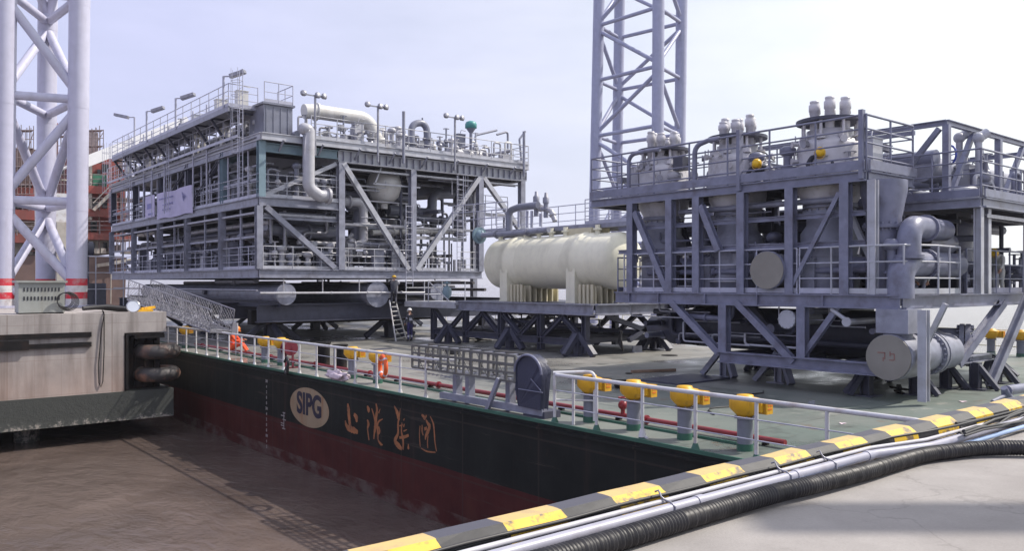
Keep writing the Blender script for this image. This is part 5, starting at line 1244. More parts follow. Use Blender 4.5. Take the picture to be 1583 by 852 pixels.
mb = MB(); mb.box((25.70,29.9,4.08),(25.72,30.05,4.2)); mb.build('nameplate', M['soot'], sk)
# access walkway over the tank
mb = MB(); mb.box((26.9,24.2,5.74),(28.2,35.4,5.82)); mb.bar((26.88,24.2,5.72),(26.88,35.4,5.72),.1,.2); mb.bar((28.2,24.2,5.66),(28.2,35.4,5.66),.1,.24); mb.build('walkway', M['steel'], sk)
mb = MB(); rails(mb, [(28.2,35.4,5.82),(28.2,24.2,5.82),(26.9,24.2,5.82),(26.9,27.2,5.82)], 1.15, 3, 1.3, .026); mb.build('handrail', M['rail'], sk)
mb = MB(); rails(mb, [(26.9,33.0,5.82),(26.9,35.4,5.82)], 1.15, 3, 1.2, .026); mb.build('handrail', M['rail'], sk)
def pk(pts, X, r, mt, root, bend=None, name='pipe', fl=(), n=14):
    mb = MB(); Q = [onX(p[0], p[1], X+(p[2] if len(p) > 2 else 0)) for p in pts]; mb.pipe(Q, r, bend or r*2, n, 5)
    for f_ in fl: mb.flange(Q[f_[0]].lerp(Q[f_[0]+1], f_[1]), Q[f_[0]+1]-Q[f_[0]], r*1.45, .08)
    return mb.build(name, M[mt], root)
pk([(742,364),(795,361),(848,355)], 25.3, .13, 'steel', sk, None, 'pipe', ((0,.5),(1,.4)))
mb = MB(); c = onX(741,364,25.3); mb.flange(c,(0,1,0),.42,.12); mb.sphere(c,.3,8); mb.build('valve', M['teal'], sk)
pk([(787,362),(787,326),(803,320),(832,317)], 26.2, .17, 'pipe_b', sk, .3)
for x_ in (802, 815, 822): pk([(x_,352),(x_,326)], 26.2, .07, 'rail', sk)
for (px, py, h) in ((829,312,14),(844,314,14)):
    c = onX(px, py, 26.4); mb = MB(); mb.tube([c-Vector((0,0,.7)), c], .12, 10); mb.lathe(c,(0,0,1),[(.16,0),(.16,.25),(.09,.3),(.07,.5),(0,.52)],12); mb.flange(c-Vector((0,0,.3)),(0,0,1),.24,.08); mb.build('relief_valve', M['steel'], sk)
pk([(820,318),(852,326),(858,342)], 26.4, .12, 'pipe_a', sk, .2, 'pipe', ((0,.5),(1,.4)))
pk([(836,330),(836,350)], 26.4, .08, 'rail', sk)
mb = MB(); rails(mb, [onX(700,352,26.5)*1.0, onX(785,348,26.5)*1.0], 1.2, 3, 1.0, .03, False); mb.build('handrail', M['rail'], sk)
mb = MB(); c = onX(680,560,1) if False else None
# dark green valve bodies near the stair landing
mb = MB(); c = onX(691,452,25.2); mb.sphere(c,.28,8,(1,.7,1.3)); mb.flange(c+Vector((0,0,.5)),(0,0,1),.2,.06); mb.tube([c,c+Vector((0,0,.6))],.05,6); mb.build('valve', M['teal'], sk)

# ================================================================ RIGHT PROCESS MODULE
rm = empty('process_module', (26, 15, 0), 'blue grey module with three white capped vessels on the upper deck, right of the tank', 'process module', 'offshore modules on the barge')
FX = 21.3
def F(px, py, X=FX): return onX(px, py, X)
def part(name, mt, fn, root=rm):
    mb = MB(); fn(mb); return mb.build(name, M[mt], root)
SP = 'steel_purple'
YR0, YR1 = 10.0, 20.0          # lower deck
# lower deck
def deck2(z0, z1, xa, xb, ya, yb, fl=.22, edge=SP, plate='steel_dark'):
    part('deck_plate', plate, lambda m_: m_.box((xa+.05,ya+.05,z1-.05),(xb-.05,yb-.05,z1-.01)))
    h = z1-z0; zc = (z0+z1)/2
    part('edge_beam', edge, lambda m_: m_.ibeam((xa,ya,zc),(xa,yb,zc),fl,h,.04))
    part('edge_beam', edge, lambda m_: m_.ibeam((xb,ya,zc),(xb,yb,zc),fl,h,.04))
    part('edge_beam', edge, lambda m_: m_.ibeam((xa+fl/2,ya,zc),(xb-fl/2,ya,zc),fl,h,.04))
    part('edge_beam', edge, lambda m_: m_.ibeam((xa+fl/2,yb,zc),(xb-fl/2,yb,zc),fl,h,.04))
    def js(m_):
        y = ya+.9
        while y < yb-.4: m_.ibeam((xa+fl/2+.01,y,zc-.02),(xb-fl/2-.01,y,zc-.02),.1,h*.7,.02); y += 1.1
    o = part('joists', 'steel_dark', js); o['kind'] = 'stuff'
deck2(2.42, 2.80, FX, 33, YR0, YR1)
for y in (12.1, 14.2, 16.1, 18.0, 19.3): part('stiffener', SP, lambda m_: m_.box((FX-.105,y,2.46),(FX-.02,y+.03,2.76)))
# front rail segments
def segrail(pa, pb, X=FX, z=2.8, h=1.3, n=3, sp=1.3, mt='rail', r=.026):
    a = F(pa, 450, X); b_ = F(pb, 450, X); part('handrail', mt, lambda m_: rails(m_, [(X,a.y,z),(X,b_.y,z)], h, n, sp, r))
segrail(965, 1232); segrail(1236, 1306)
# curved rail bulging out at the near end
part('handrail', 'steel_light', lambda m_: rails(m_, [(FX,11.9,2.8),(FX-.1,10.8,2.8),(FX+.1,9.95,2.8),(FX+1.3,9.6,2.8),(FX+2.9,9.7,2.8)], 1.3, 3, .9, .03))
# columns on the front face (pixel x, top z)
def colm(px, z0, z1, w=.26, X=FX, mt=SP):
    y = F(px, 400, X).y; part('column', mt, lambda m_: m_.ibeam((X+.02,y,z0),(X+.02,y,z1),w,w,.035,(1,0,0)))
for px in (976, 1036, 1078, 1147, 1222, 1307): colm(px, 2.8, 5.85)
colm(1349, 2.8, 5.85, .22, FX, 'steel_light')  # sunlit column: its brightness is put into a lighter steel colour
colm(1190, 2.8, 5.85, .2, FX+2.2, 'steel_dark')
# diagonals
def br2(p, q, X=FX, w=.2, mt=SP, dx=0): part('brace', mt, lambda m_: m_.ibeam(F(p[0],p[1],X), F(q[0],q[1],X+dx), w, w, .03, (1,0,0)))
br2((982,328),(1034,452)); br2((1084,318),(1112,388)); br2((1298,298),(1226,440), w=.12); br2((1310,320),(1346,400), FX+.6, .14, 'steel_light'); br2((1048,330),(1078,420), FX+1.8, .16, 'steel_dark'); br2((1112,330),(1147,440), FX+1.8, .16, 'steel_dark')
for z in (4.2, 5.0):
    part('tie_beam', SP, lambda m_: m_.ibeam((FX+.15,YR0+1,z),(FX+.15,20,z),.12,.14,.02))
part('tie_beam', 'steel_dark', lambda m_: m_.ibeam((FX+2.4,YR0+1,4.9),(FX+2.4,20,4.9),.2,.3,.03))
# upper deck of the front row
UX1 = 24.0; UY0, UY1 = 10.9, 21.2
deck2(5.84, 6.12, FX, UX1, UY0, UY1, .18)
part('toe_plate', SP, lambda m_: m_.bar((FX-.1,UY0,6.27),(FX-.1,UY1,6.27),.03,.26))
part('toe_plate', SP, lambda m_: m_.bar((FX,UY0-.1,6.27),(UX1,UY0-.1,6.27),.03,.26))
part('handrail', SP, lambda m_: rails(m_, [(UX1,UY0,6.12),(FX,UY0,6.12),(FX,UY1,6.12),(UX1,UY1,6.12)], 1.5, 4, 1.55, .033, False))
for (px, w_) in ((1145,.2),(1365,.16)):
    y = F(px,300).y if px < 1300 else UY0+.1
    part('stanchion', SP, lambda m_: m_.bar((FX-.05,y,5.9),(FX-.05,y,7.75),w_,.12))
part('handrail', SP, lambda m_: rails(m_, [(UX1,UY0,6.12),(UX1,UY1,6.12)], 1.5, 4, 1.5, .028, False))
# extension at the left end: lower railing and rounded rails
part('bent_rail', SP, lambda m_: m_.pipe([F(972,292), F(972,240), F(1000,233), F(1020,231)], .07, .3, 10)); part('bent_rail', SP, lambda m_: m_.pipe([F(1074,282), F(1074,226), F(1095,217), F(1112,214)], .08, .3, 10))
# three capped vessels
def head_unit(px, base_py, top_py, wpx, X, seed):
    c = F(px, base_py, X); d = SA*c.x+CA*c.y; r_ = wpx/2/FPX*d
    x, y = c.x, c.y; zt = CAMZ + (CY-top_py)/FPX*d
    rn_ = random.Random(seed)
    u = MB(); H = zt-6.12
    u.lathe((x,y,5.0),(0,0,1),[(r_*.66,0),(r_*.72,.3),(r_*.98,.75),(r_*1.0,1.15),(r_*1.0,1.12+H*.52),(r_*.93,1.12+H*.60),(r_*.70,1.12+H*.66),(r_*.70,1.12+H*.8),(0,1.12+H*.8)],36)
    o = u.build('vessel_head', M['head'], rm)
    u = MB(); u.lathe((x,y,2.8),(0,0,1),[(r_*.80,0),(r_*.88,.1),(r_*.88,1.75),(r_*.70,2.0),(r_*.70,2.7)],32); u.flange((x,y,3.9),(0,0,1),r_*.93,.06); u.build('vessel_body', M['steel'], rm)
    u = MB(); u.flange((x,y,5.35),(0,0,1),r_*.82,.12); u.flange((x,y,5.15),(0,0,1),r_*.82,.1,18); u.build('flange', M['steel'], rm)
    # top ring plate
    zr_ = 6.12+H*.93; u = MB(); u.disc((x,y,zr_+.03),(0,0,1),r_*1.02,.09,32); u.build('ring_plate', M['steel_dark'], o)
    for k in range(8):
        a = 2*PI*k/8+.2; u = MB(); u.tube([(x+r_*.85*math.cos(a),y+r_*.85*math.sin(a),6.12+H*.60),(x+r_*.85*math.cos(a),y+r_*.85*math.sin(a),zr_)],.045,8); u.flange((x+r_*.85*math.cos(a),y+r_*.85*math.sin(a),6.12+H*.66),(0,0,1),.13,.12); u.build('stud', M['head'], o)
    for k in range(6):
        a = 2*PI*k/6+.5; rr = r_*.52; h_ = rn_.uniform(.42,.64); xx = x+rr*math.cos(a); yy = y+rr*math.sin(a); q_ = r_*.14
        u = MB(); u.lathe((xx,yy,6.12+H*.78),(0,0,1),[(q_,0),(q_,H*.22+h_*.35),(q_*1.25,H*.22+h_*.4),(q_*1.25,H*.22+h_*.75),(q_*.9,H*.22+h_*.85),(q_*1.05,H*.22+h_*.9),(q_*1.0,H*.22+h_),(0,H*.22+h_)],14); u.build('capped_nozzle', M['head'], o)
    for k in range(10):
        a = rn_.uniform(0,2*PI); xx = x+r_*1.0*math.cos(a); yy = y+r_*1.0*math.sin(a); z = 6.12+H*rn_.uniform(.3,.62)
        u = MB(); u.tube([(xx,yy,z),(xx+.18*math.cos(a),yy+.18*math.sin(a),z)],.06,8); u.flange((xx+.18*math.cos(a),yy+.18*math.sin(a),z),(math.cos(a),math.sin(a),0),.1,.05); u.tube([(xx+.1*math.cos(a),yy+.1*math.sin(a),z),(xx+.1*math.cos(a),yy+.1*math.sin(a),z+.25)],.02,5); u.build('side_valve', M[rn_.choice(('head','galv','head'))], o)
    u = MB(); a0 = -2.2; u.tube([(x+r_*1.25*math.cos(a0+.25*k), y+r_*1.25*math.sin(a0+.25*k), 6.12+H*.56+.12*math.sin(k*1.3)) for k in range(14)],.02,6); u.build('cable_loop', M['black'], o)
head_unit(1026, 290, 230, 78, FX+1.25, 1)
head_unit(1140, 280, 210, 88, FX+1.25, 2)
head_unit(1283, 268, 184, 98, FX+1.25, 3)
# control panel box at the near-left of vessel 3 etc.
for q_ in (F(1262,252,FX+.5), F(1055,262,FX+.4)): part('instrument_box', 'steel_dark', lambda m_: m_.box(q_, q_+Vector((.33,.4,.45))))
# piping in the front row
def pipeR(pts, X, r, mt=SP, bend=None, fl=(), n=18, root=rm, name='pipe'): return pk(pts, X, r, mt, root, bend, name, fl, n)
mb = MB(); c = F(1187,418,FX-.15); mb.tube([c, c+Vector((2.5,0,0))], .50, 28); mb.flange(c+Vector((.0,0,0)),(1,0,0),.57,.10,0); mb.build('blanked_pipe', M[SP], rm)
mb = MB(); mb.disc(c-Vector((.07,0,0)),(1,0,0),.55,.03,32); mb.build('blank_cover', M['plywood'], rm)
pipeR([(1240,412),(1316,412),(1390,410)], FX+1.0, .28, SP, None, ((0,.4),))
pipeR([(1050,412),(1150,415)], FX+1.2, .3, SP, None, ((0,.5),))
pipeR([(1130,420),(1050,425),(1040,432)], FX+2.0, .16, 'steel_dark')
# tall duct and big elbows at the near end
mb = MB(); c = F(1366,400,FX+.9); mb.tube([(c.x,c.y,2.8),(c.x,c.y,4.6)],.46,28); mb.lathe((c.x,c.y,4.6),(0,0,1),[(.46,0),(.46,.3),(.5,.5),(.6,1.0),(.6,1.3)],28); mb.flange((c.x,c.y,4.65),(0,0,1),.55,.1,16); mb.build('vertical_duct', M[SP], rm)
mb = MB(); e0 = F(1405,400,FX+.55); z1 = CAMZ+(438-355)/FPX*21.5
mb.pipe([(e0.x,e0.y,3.75),(e0.x,e0.y,z1+.1),(e0.x+2.6,e0.y+.2,z1+.1)], .30, .42, 24, 8); mb.flange((e0.x,e0.y,3.8),(0,0,1),.38,.1); mb.flange((e0.x+1.2,e0.y+.1,z1+.1),(1,.08,0),.37,.08); mb.build('elbow_pipe', M[SP], rm)
mb = MB(); g0 = F(1392,440,FX+.25)
mb.pipe([(g0.x,g0.y,2.7),(g0.x,g0.y,3.4),(g0.x+.35,g0.y,3.62),(g0.x+3.4,g0.y,3.62)], .34, .5, 24, 8); mb.flange((g0.x+1.4,g0.y,3.62),(1,0,0),.42,.1,12); mb.build('elbow_pipe', M[SP], rm)
mb = MB(); mb.lathe((g0.x+2.2,g0.y+.7,4.3),(1,0,0),[(.55,0),(.55,1.5),(.3,1.9),(.3,2.4)],24); mb.build('reducer', M[SP], rm)
# duct going down through the deck to the large bottom header
hx = onX(1389, 552, FX+.2); HZ = 1.25
mb = MB(); mb.box((hx.x-.38,hx.y-.42,HZ+.55),(hx.x+.38,hx.y+.42,2.42)); mb.build('square_duct', M['steel'], rm)
mb = MB()
hc = onX(1374, 553, FX-.25); hy = hc.y; hz = hc.z
mb.tube([(hc.x, hy, hz),(hc.x+1.0,hy,hz)], .60, 36); mb.lathe((hc.x+1.0,hy,hz),(1,0,0),[(.60,0),(.55,.15),(.50,.3)],36); mb.tube([(hc.x+1.25,hy,hz),(hc.x+3.4,hy,hz)],.50,32)
mb.flange((hc.x+2.15,hy,hz),(1,0,0),.60,.12,24); mb.flange((hc.x+2.35,hy,hz),(1,0,0),.60,.12,24); mb.tube([(hc.x+.5,hy,hz),(hc.x+.5,hy,hz+1.2)],.36,24); mb.build('bottom_header', M['steel'], rm)
mb = MB(); mb.disc((hc.x-.03,hy,hz),(1,0,0),.585,.05,36); mb.build('blank_cover', M['plywood'], rm)
# faint red chalk figures on the cover
mb = MB(); 
def ch(y, z, w, h): mb.box((hc.x-.062, hy+y-w/2, hz+z-h/2),(hc.x-.057, hy+y+w/2, hz+z+h/2))
ch(.17,.12,.2,.03); ch(.08,.04,.03,.18); ch(.12,-.05,.03,.1); ch(-.06,.1,.03,.12); ch(-.12,.1,.1,.03); ch(-.17,.02,.03,.16); ch(-.10,-.06,.12,.03)
mb.build('chalk_mark', mat('red chalk', (.27,.14,.12), .8), rm, kind='stuff')
# flanged branch with a bolted blind, turned a little towards us
fa = Vector((.35,-1,0)).normalized(); fc = onX(1497,534,26.2)
mb = MB(); mb.tube([fc, fc-fa*1.3], .50, 32); mb.flange(fc,fa,.64,.13,22); mb.flange(fc-fa*.16,fa,.64,.13,22); mb.tube([(hc.x+3.0,hy,hz),(fc-fa*1.0)],.5,28); mb.build('blind_flanged_branch', M['steel'], rm)
# legs and stools under the near end
def stool(cx_, cy_, zt, s_=.75, mt='steel_dark', w=.2, dirs=((1,0),(-1,0),(0,-1))):
    u = MB(); u.ibeam((cx_,cy_,0),(cx_,cy_,zt),.26,.26,.03,(0,1,0)); u.box((cx_-.3,cy_-.3,0),(cx_+.3,cy_+.3,.03))
    for dx, dy in dirs: u.bar((cx_+dx*s_,cy_+dy*s_,.03),(cx_+dx*.08,cy_+dy*.08,zt-.08),w,w*.8)
    u.build('support_foot', M[mt], rm)
for (px, py) in ((1103,590),(1188,600)):
    p = onZ(px+18, py-8, 0); stool(p.x, p.y, 1.02, .8, 'steel', .2, ((-.2,1),(-.35,-.7)))
pa, pb = onZ(1121,582,0), onZ(1206,592,0)
for (px, py) in ((1340,612),(1415,610),(1462,600),(1508,602),(1540,592)):
    p = onZ(px, py, 0); stool(p.x, p.y, .78, .62, 'steel_dark', .16, ((.0,-1),(.7,-.5)) if px > 1400 else ((-.6,.5),(0,1)))
part('base_beam', SP, lambda m_: m_.ibeam((21.3,10.3,.82),(21.3,15.6,.82),.3,.34,.035))
part('base_beam', 'steel', lambda m_: m_.ibeam((21.3,10.1,.86),(27.5,10.1,.86),.25,.2,.03))
part('base_beam', 'steel_dark', lambda m_: m_.ibeam((25.3,10.3,.82),(25.3,17.0,.82),.3,.36,.035))
for y in (11.6, 13.6, 15.4): part('base_beam', 'steel_dark', lambda m_: m_.ibeam((21.5,y,.82),(30,y,.82),.2,.3,.03))
stool(25.5,17,.7); stool(25.5,13,.7); stool(30,11,.7); stool(30,18,.7)
# vertical legs base->lower deck, near corner light one
for (px, w_, mt_) in ((1428,.22,'steel_light'),(1241,.26,SP),(1120,.28,SP)):
    y = F(px,500).y; part('leg_column', mt_, lambda m_: m_.ibeam((FX,y,.1 if px > 1400 else .95),(FX,y,2.42),w_,w_,.03,(1,0,0)))
def brl(p, q, X=FX, w=.2, mt=SP): part('brace', mt, lambda m_: m_.ibeam(F(p[0],p[1],X), F(q[0],q[1],X), w, w, .03, (1,0,0)))
brl((1040,468),(1112,545)); brl((1140,468),(1228,560)); brl((1160,470),(1200,520),FX+1.5,.2,'steel_dark'); brl((1300,470),(1235,560),FX+.1,.16); brl((1462,470),(1428,540),FX+.4,.12,'steel_light')
part('brace', SP, lambda m_: m_.ibeam((24.5,9.9,.8),(27.8,9.9,2.5),.22,.22,.03,(0,1,0)))
part('brace', 'steel', lambda m_: m_.ibeam((26.0,9.6,.1),(29.6,9.6,3.2),.22,.22,.03,(0,1,0)))
# bottom drum and pipes beneath the deck
mb = MB(); vessel_h(mb, (24.2,11.6,1.55),(24.2,18.6,1.55),.72,28); mb.build('bottom_drum', M['steel_dark'], rm)
mb = MB(); mb.lathe((23.6,19.3,1.5),(0,1,0),[(.6,-1),(.6,0),(.35,.5),(.35,1)],20); mb.build('bottom_drum', M['steel_dark'], rm)
c = F(1217,494,FX-.1); mb = MB(); mb.flange(c,(1,0.0,0),.27,.08,12); mb.tube([c,c+Vector((1.6,0,0))],.2,16); mb.build('capped_nozzle', M['steel_light'], rm)
c = F(1309,498,FX-.1); mb = MB(); mb.flange(c,(1,0,0),.13,.06); mb.tube([c,c+Vector((1.5,0,0))],.09,10); mb.tube([c+Vector((.1,0,0)), F(1285,478,FX)],.06,8); mb.build('capped_nozzle', M['steel_light'], rm)
pipeR([(1055,470),(1055,488),(1130,494),(1133,470)], FX+.3, .09, SP, .2, ((1,.5),))
pipeR([(1280,560),(1160,552)], FX+2.2, .2, 'steel_dark')
for k in range(14): rand_pipe(rm, (FX+.6, 26, 10.6, 19.6, 1.0, 2.35), .05, .18, rng.choice((1,1,0)), rng.choice(('steel_dark',SP,'pipe_b')))
for k in range(24): rand_pipe(rm, (FX+2.3, 26.5, 10.4, 19.6, 3.0, 5.6), .08, .26, rng.choice((1,1,0,2)), rng.choice(('steel_dark',SP,SP,'steel','pipe_b')))
for k in range(3): rand_pipe(rm, (FX+.1, FX+.9, 11, 20.5, 3.0, 5.6), .035, .09, 1, rng.choice((SP,'steel')))
for k in range(5): cabinet(rm, (25.3, 12+1.8*k, 2.82), 1.0, .9, 1.2+.5*(k%3), SP)
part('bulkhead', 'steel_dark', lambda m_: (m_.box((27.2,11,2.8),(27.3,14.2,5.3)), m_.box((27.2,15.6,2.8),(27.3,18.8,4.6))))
# ---- rear block with the roof truss
BX_, BY_ = 24.6, 9.3
deck2(5.22, 5.5, BX_, 33.5, BY_, 19.0, .2, 'steel')
part('toe_plate', SP, lambda m_: (m_.bar((BX_-.1,BY_,5.62),(BX_-.1,14,5.62),.03,.22), m_.bar((BX_,BY_-.1,5.62),(33.5,BY_-.1,5.62),.03,.22)))
part('handrail', SP, lambda m_: rails(m_, [(BX_,14.6,5.5),(BX_,BY_,5.5),(33.5,BY_,5.5)], 1.35, 4, 1.3, .03, False))
for (x, y) in ((BX_+.1,BY_+.1),(BX_+.75,BY_+.15),(28.4,BY_+.1),(32.5,BY_+.1),(BX_+.1,14.5),(28.4,14.5)):
    part('column', 'steel_light' if y < 10 else SP, lambda m_: m_.ibeam((x,y,2.8),(x,y,5.22),.2,.2,.03,(0,1,0)))
# truss frame on top
TZ = 7.75
tp4 = [(BX_+.2,BY_+1.0),(33,BY_+1.0),(33,18.5),(BX_+.2,18.5)]
for i in range(4):
    a, b_ = tp4[i], tp4[(i+1)%4]; part('roof_beam', SP, lambda m_: m_.ibeam((a[0],a[1],TZ),(b_[0],b_[1],TZ),.14,.16,.025))
for (x, y) in tp4 + [(28.6,BY_+1.0),(BX_+.2,14.2)]:
    part('truss_post', SP, lambda m_: m_.bar((x,y,5.5),(x,y,TZ-.08),.18))
for (p, q) in (((BX_+.2,10.5,7.6),(BX_+.2,12.2,5.6)),((BX_+.2,14.0,5.6),(BX_+.2,12.3,7.6)),((BX_+.2,14.4,7.6),(BX_+.2,16.2,5.6)),((25,10.3,5.6),(26.6,10.3,7.6)),((26.8,10.3,7.6),(28.5,10.3,5.6)),((28.8,10.3,5.6),(30.6,10.3,7.6)),((30.8,10.3,7.6),(32.8,10.3,5.6))):
    part('truss_brace', SP, lambda m_: m_.bar(p, q, .14))
mb = MB(); mb.tube([(BX_+1.2,11,6.9),(BX_+1.2,17.5,6.9)],.26,18); mb.flange((BX_+1.2,12.5,6.9),(0,1,0),.36,.1); mb.build('pipe', M[SP], rm)
mb = MB(); mb.tube([(25.6,11.4,6.6),(32.5,11.4,6.6)],.42,22); mb.flange((28,11.4,6.6),(1,0,0),.52,.1,14); mb.flange((28.2,11.4,6.6),(1,0,0),.52,.1,14); mb.build('pipe', M['steel'], rm)
c = onX(1468,240,BX_+.9); mb = MB(); mb.torus(c,(1,-.6,0),.28,.03,24,8); mb.tube([c,c-Vector((0,0,.6))],.05,8)
for k in range(4): a=PI/2*k; d,e1,e2=mb.basis(c,c+Vector((1,-.6,0))); mb.tube([c,c+(e1*math.cos(a)+e2*math.sin(a))*.28],.016,5)
mb.build('handwheel', M['blue'], rm)
c = onX(1480,205,BX_+2.0)
for px, h in ((1483,0),(1513,.05)):
    c = onX(px,213,BX_+1.8); mb = MB(); mb.tube([c-Vector((0,0,1.2)),c+Vector((0,0,.0))],.1,10); mb.sphere(c,.17,10); mb.tube([c,c+Vector((.18,-.18,.16))],.14,12); mb.build('vent_valve', M['steel_light'], rm)
mb = MB(); c = onX(1483,305,BX_+1.0); mb.lathe((c.x,c.y,5.5),(0,0,1),[(.5,0),(.5,.35),(.42,.42),(0,.45)],20); mb.build('hatch', M['steel_light'], rm)
for k in range(16): rand_pipe(rm, (BX_+.4, 32.5, 10.4, 17, 5.6, 7.2), .05, .2, rng.choice((0,1,0)), rng.choice((SP,'steel','pipe_b')))
for k in range(18): rand_pipe(rm, (26.5, 32.5, 9.8, 17, 2.9, 5.1), .06, .24, rng.choice((0,1,2)), rng.choice((SP,'steel','steel_dark')))
for (x, y, r_) in ((28.6,11.8,.7),(30.6,12.6,.8),(27.4,14.8,.6),(29.5,16.2,.7)):
    mb = MB(); vessel_v(mb, (x,y,3.1),r_,1.8,22); mb.flange((x,y,4.2),(0,0,1),r_*1.05,.08); mb.build('vertical_vessel', M[SP], rm)
part('handrail', SP, lambda m_: rails(m_, [(25.4,10.0,2.8),(33,10.0,2.8)], 1.3, 3, 1.1, .028))
part('handrail', SP, lambda m_: rails(m_, [(FX+.1,20.0,2.8),(33,20.0,2.8)], 1.2, 3, 1.2, .028))
# long rail beam behind connecting the two upper decks
part('tie_beam', 'steel', lambda m_: (m_.ibeam((UX1,12,7.2),(BX_+.3,12,7.2),.2,.2,.03),))
part('upper_beam', SP, lambda m_: m_.bar((24.1,14.5,7.45),(24.1,10.9,7.45),.12)); part('upper_beam', SP, lambda m_: m_.bar((25.5,18,7.0),(24.2,21,7.0),.14))
for k in range(16): fitting(rm, FX+.35+rng.uniform(0,.5), 11.2+.6*k, 6.12, rng.uniform(.4,1.1), rng.choice([SP,'galv','steel_light','pipe_a']), rng.choice((0,1,2,3,4)))
for k in range(8): fitting(rm, FX+.35+rng.uniform(0,.4), 10.4+1.2*k, 2.8, rng.uniform(.6,1.6), rng.choice([SP,'steel_dark','steel']), rng.choice((0,1,3,4)))
for k in range(22): fitting(rm, BX_+.4+rng.uniform(0,8), rng.uniform(9.6,11.5), 5.5, rng.uniform(.5,1.5), rng.choice([SP,'steel','steel_light','pipe_a']), rng.choice((0,1,2,3,4)))
for k in range(12): fitting(rm, 26+rng.uniform(0,6), rng.uniform(10.2,11.0), 2.8, rng.uniform(.6,1.7), rng.choice([SP,'steel']), rng.choice((0,1,3,4)))
for k in range(24):
    y = rng.uniform(10.6,17); z = rng.choice((rng.uniform(3,5.6), rng.uniform(1.1,2.3))); x = FX+rng.uniform(.1,.7); y2 = y+rng.uniform(1,3.5)
    mb = MB(); mb.pipe([(x,y,z),(x,y2,z),(x,y2,z+rng.uniform(-.7,.7))], rng.uniform(.02,.05), .1, 6, 3); mb.build('small_bore_line', M[rng.choice([SP,'steel_light','galv'])], rm)
for (x, y, r_, h_) in ((24.6,12.2,.6,1.6),(24.9,15.2,.65,1.7),(24.7,18.6,.6,1.6)):
    mb = MB(); vessel_v(mb, (x,y,3.2), r_, h_, 20); mb.build('vertical_vessel', M['steel_dark'], rm)
tray(rm, (25,9.5,5.0),(33,9.5,5.0),.4)
# ================================================================ RUSTY SHIP UNDER REPAIR, far left
SY = 95.0
def S_(px, py, Y=SY): return onY(px, py, Y)
sh = empty('ship', S_(120, 460), 'rusty red ship under repair with scaffolding, behind the left tower', 'ship')
def sbox(name, mt, xa, ya, xb, yb, Y=SY, dep=8, root=None):
    a = S_(xa, yb, Y); b_ = S_(xb, ya, Y); mb = MB(); mb.box((a.x, Y, a.z), (b_.x, Y+dep, b_.z)); return mb.build(name, M[mt], root or sh)
# hull with raked end
mb = MB(); a = S_(-120, 392); b_ = S_(196, 392); zb = -5.0
vs = []; prof_ = [(a.x, b_.x, a.z), (a.x, b_.x-.2, 1.0), (a.x, b_.x-1.2, zb)]
for Y_ in (SY, SY+16):
    for (xa, xb, z) in prof_: vs += [(xa, Y_, z), (xb, Y_, z)]
mb.add(vs, [(0,1,3,2),(2,3,5,4),(6,8,9,7),(8,10,11,9),(1,7,9,3),(3,9,11,5),(0,6,7,1)]); mb.build('hull', M['ship_brown'], sh)
sbox('deckhouse', 'ship_cream', 136, 372, 176, 392, SY+1)
sbox('deckhouse', 'ship_red', 100, 300, 172, 372, SY+2)
sbox('deckhouse', 'ship_red', 112, 246, 178, 300, SY+2.5)
sbox('deckhouse', 'ship_red', -90, 300, 128, 372, SY+2.2); sbox('deckhouse', 'ship_brown', -90, 232, 66, 300, SY+3)
sbox('deckhouse', 'ship_cream', -60, 345, 60, 392, SY+1.2)
sbox('funnel', 'ship_red', 168, 252, 183, 330, SY+3); sbox('funnel', 'ship_red', 186, 262, 194, 372, SY+3, 3)
for (xa, xb, y) in ((132,186,294),(130,200,330),(128,205,366),(-90,70,330),(-90,72,296),(-90,80,368)):
    sbox('deck_edge', 'ship_red', xa, y-4, xb, y+4, SY-.8, 4)
    p = S_(xa, y-4, SY-.8); q = S_(xb, y-4, SY-.8); mb = MB(); rails(mb, [p, q], 1.35, 3, 1.5, .05, False); mb.build('railing', M['scaffold'], sh)
for (xa, ya, xb, yb) in ((140,306,152,322),(158,306,166,322),(140,342,150,358),(158,254,168,266),(20,308,34,322),(30,345,44,358),(140,375,147,388),(160,375,166,386)):
    o = sbox('window', 'glass', xa, ya, xb, yb, SY+.9 if ya > 370 else SY+1.9, .4)
sbox('shelter_sheet', 'tarp_green', 144, 270, 165, 290, SY-.3, 2)
mb = MB(); mb.bar(S_(144,325,SY-1), S_(174,296,SY-1), .5, .3); mb.tube([S_(144,314,SY-1.2), S_(172,286,SY-1.2)], .06, 6); mb.build('stairway', M['ship_cream'], sh)
for px in (150, 160, 170): sbox('vent_drum', 'ship_cream', px-14, 384, px-6, 392, SY-.5, 1)
mb = MB(); mb.bar(S_(150,411,SY-.4), S_(204,402,SY-.4), .35); mb.tube([S_(172,384,SY-.3),S_(171,470,SY-.3)],.06,6); mb.build('fender_timber', M['ship_cream'], sh)
rnd = random.Random(21)
sc_ = empty('scaffold', S_(160, 300), 'tube scaffolding standing round the rusty ship superstructure', 'scaffolding')
def scaff(xa, xb, ytop, ybot, Y, nx_, nz_, name='scaffold_bay'):
    mb = MB(); 
    for i in range(nx_+1):
        px = xa+(xb-xa)*i/nx_; yt = ytop + rnd.uniform(-4,6)
        for dy in (0, 1.4): mb.tube([S_(px,ybot,Y)+Vector((0,dy,0)), S_(px,yt,Y)+Vector((0,dy,0))], .04, 5)
    for j in range(nz_+1):
        y = ytop+5+(ybot-ytop-5)*j/nz_; mb.tube([S_(xa,y,Y),S_(xb,y,Y)],.045,5)
        if j % 2 == 0: mb.bar(S_(xa,y,Y)+Vector((0,.7,0)), S_(xb,y,Y)+Vector((0,.7,0)), 1.2, .06)
    mb.tube([S_(xa,ybot,Y),S_(xb,ytop+8,Y)],.04,5); mb.build(name, M['scaffold'], sc_)
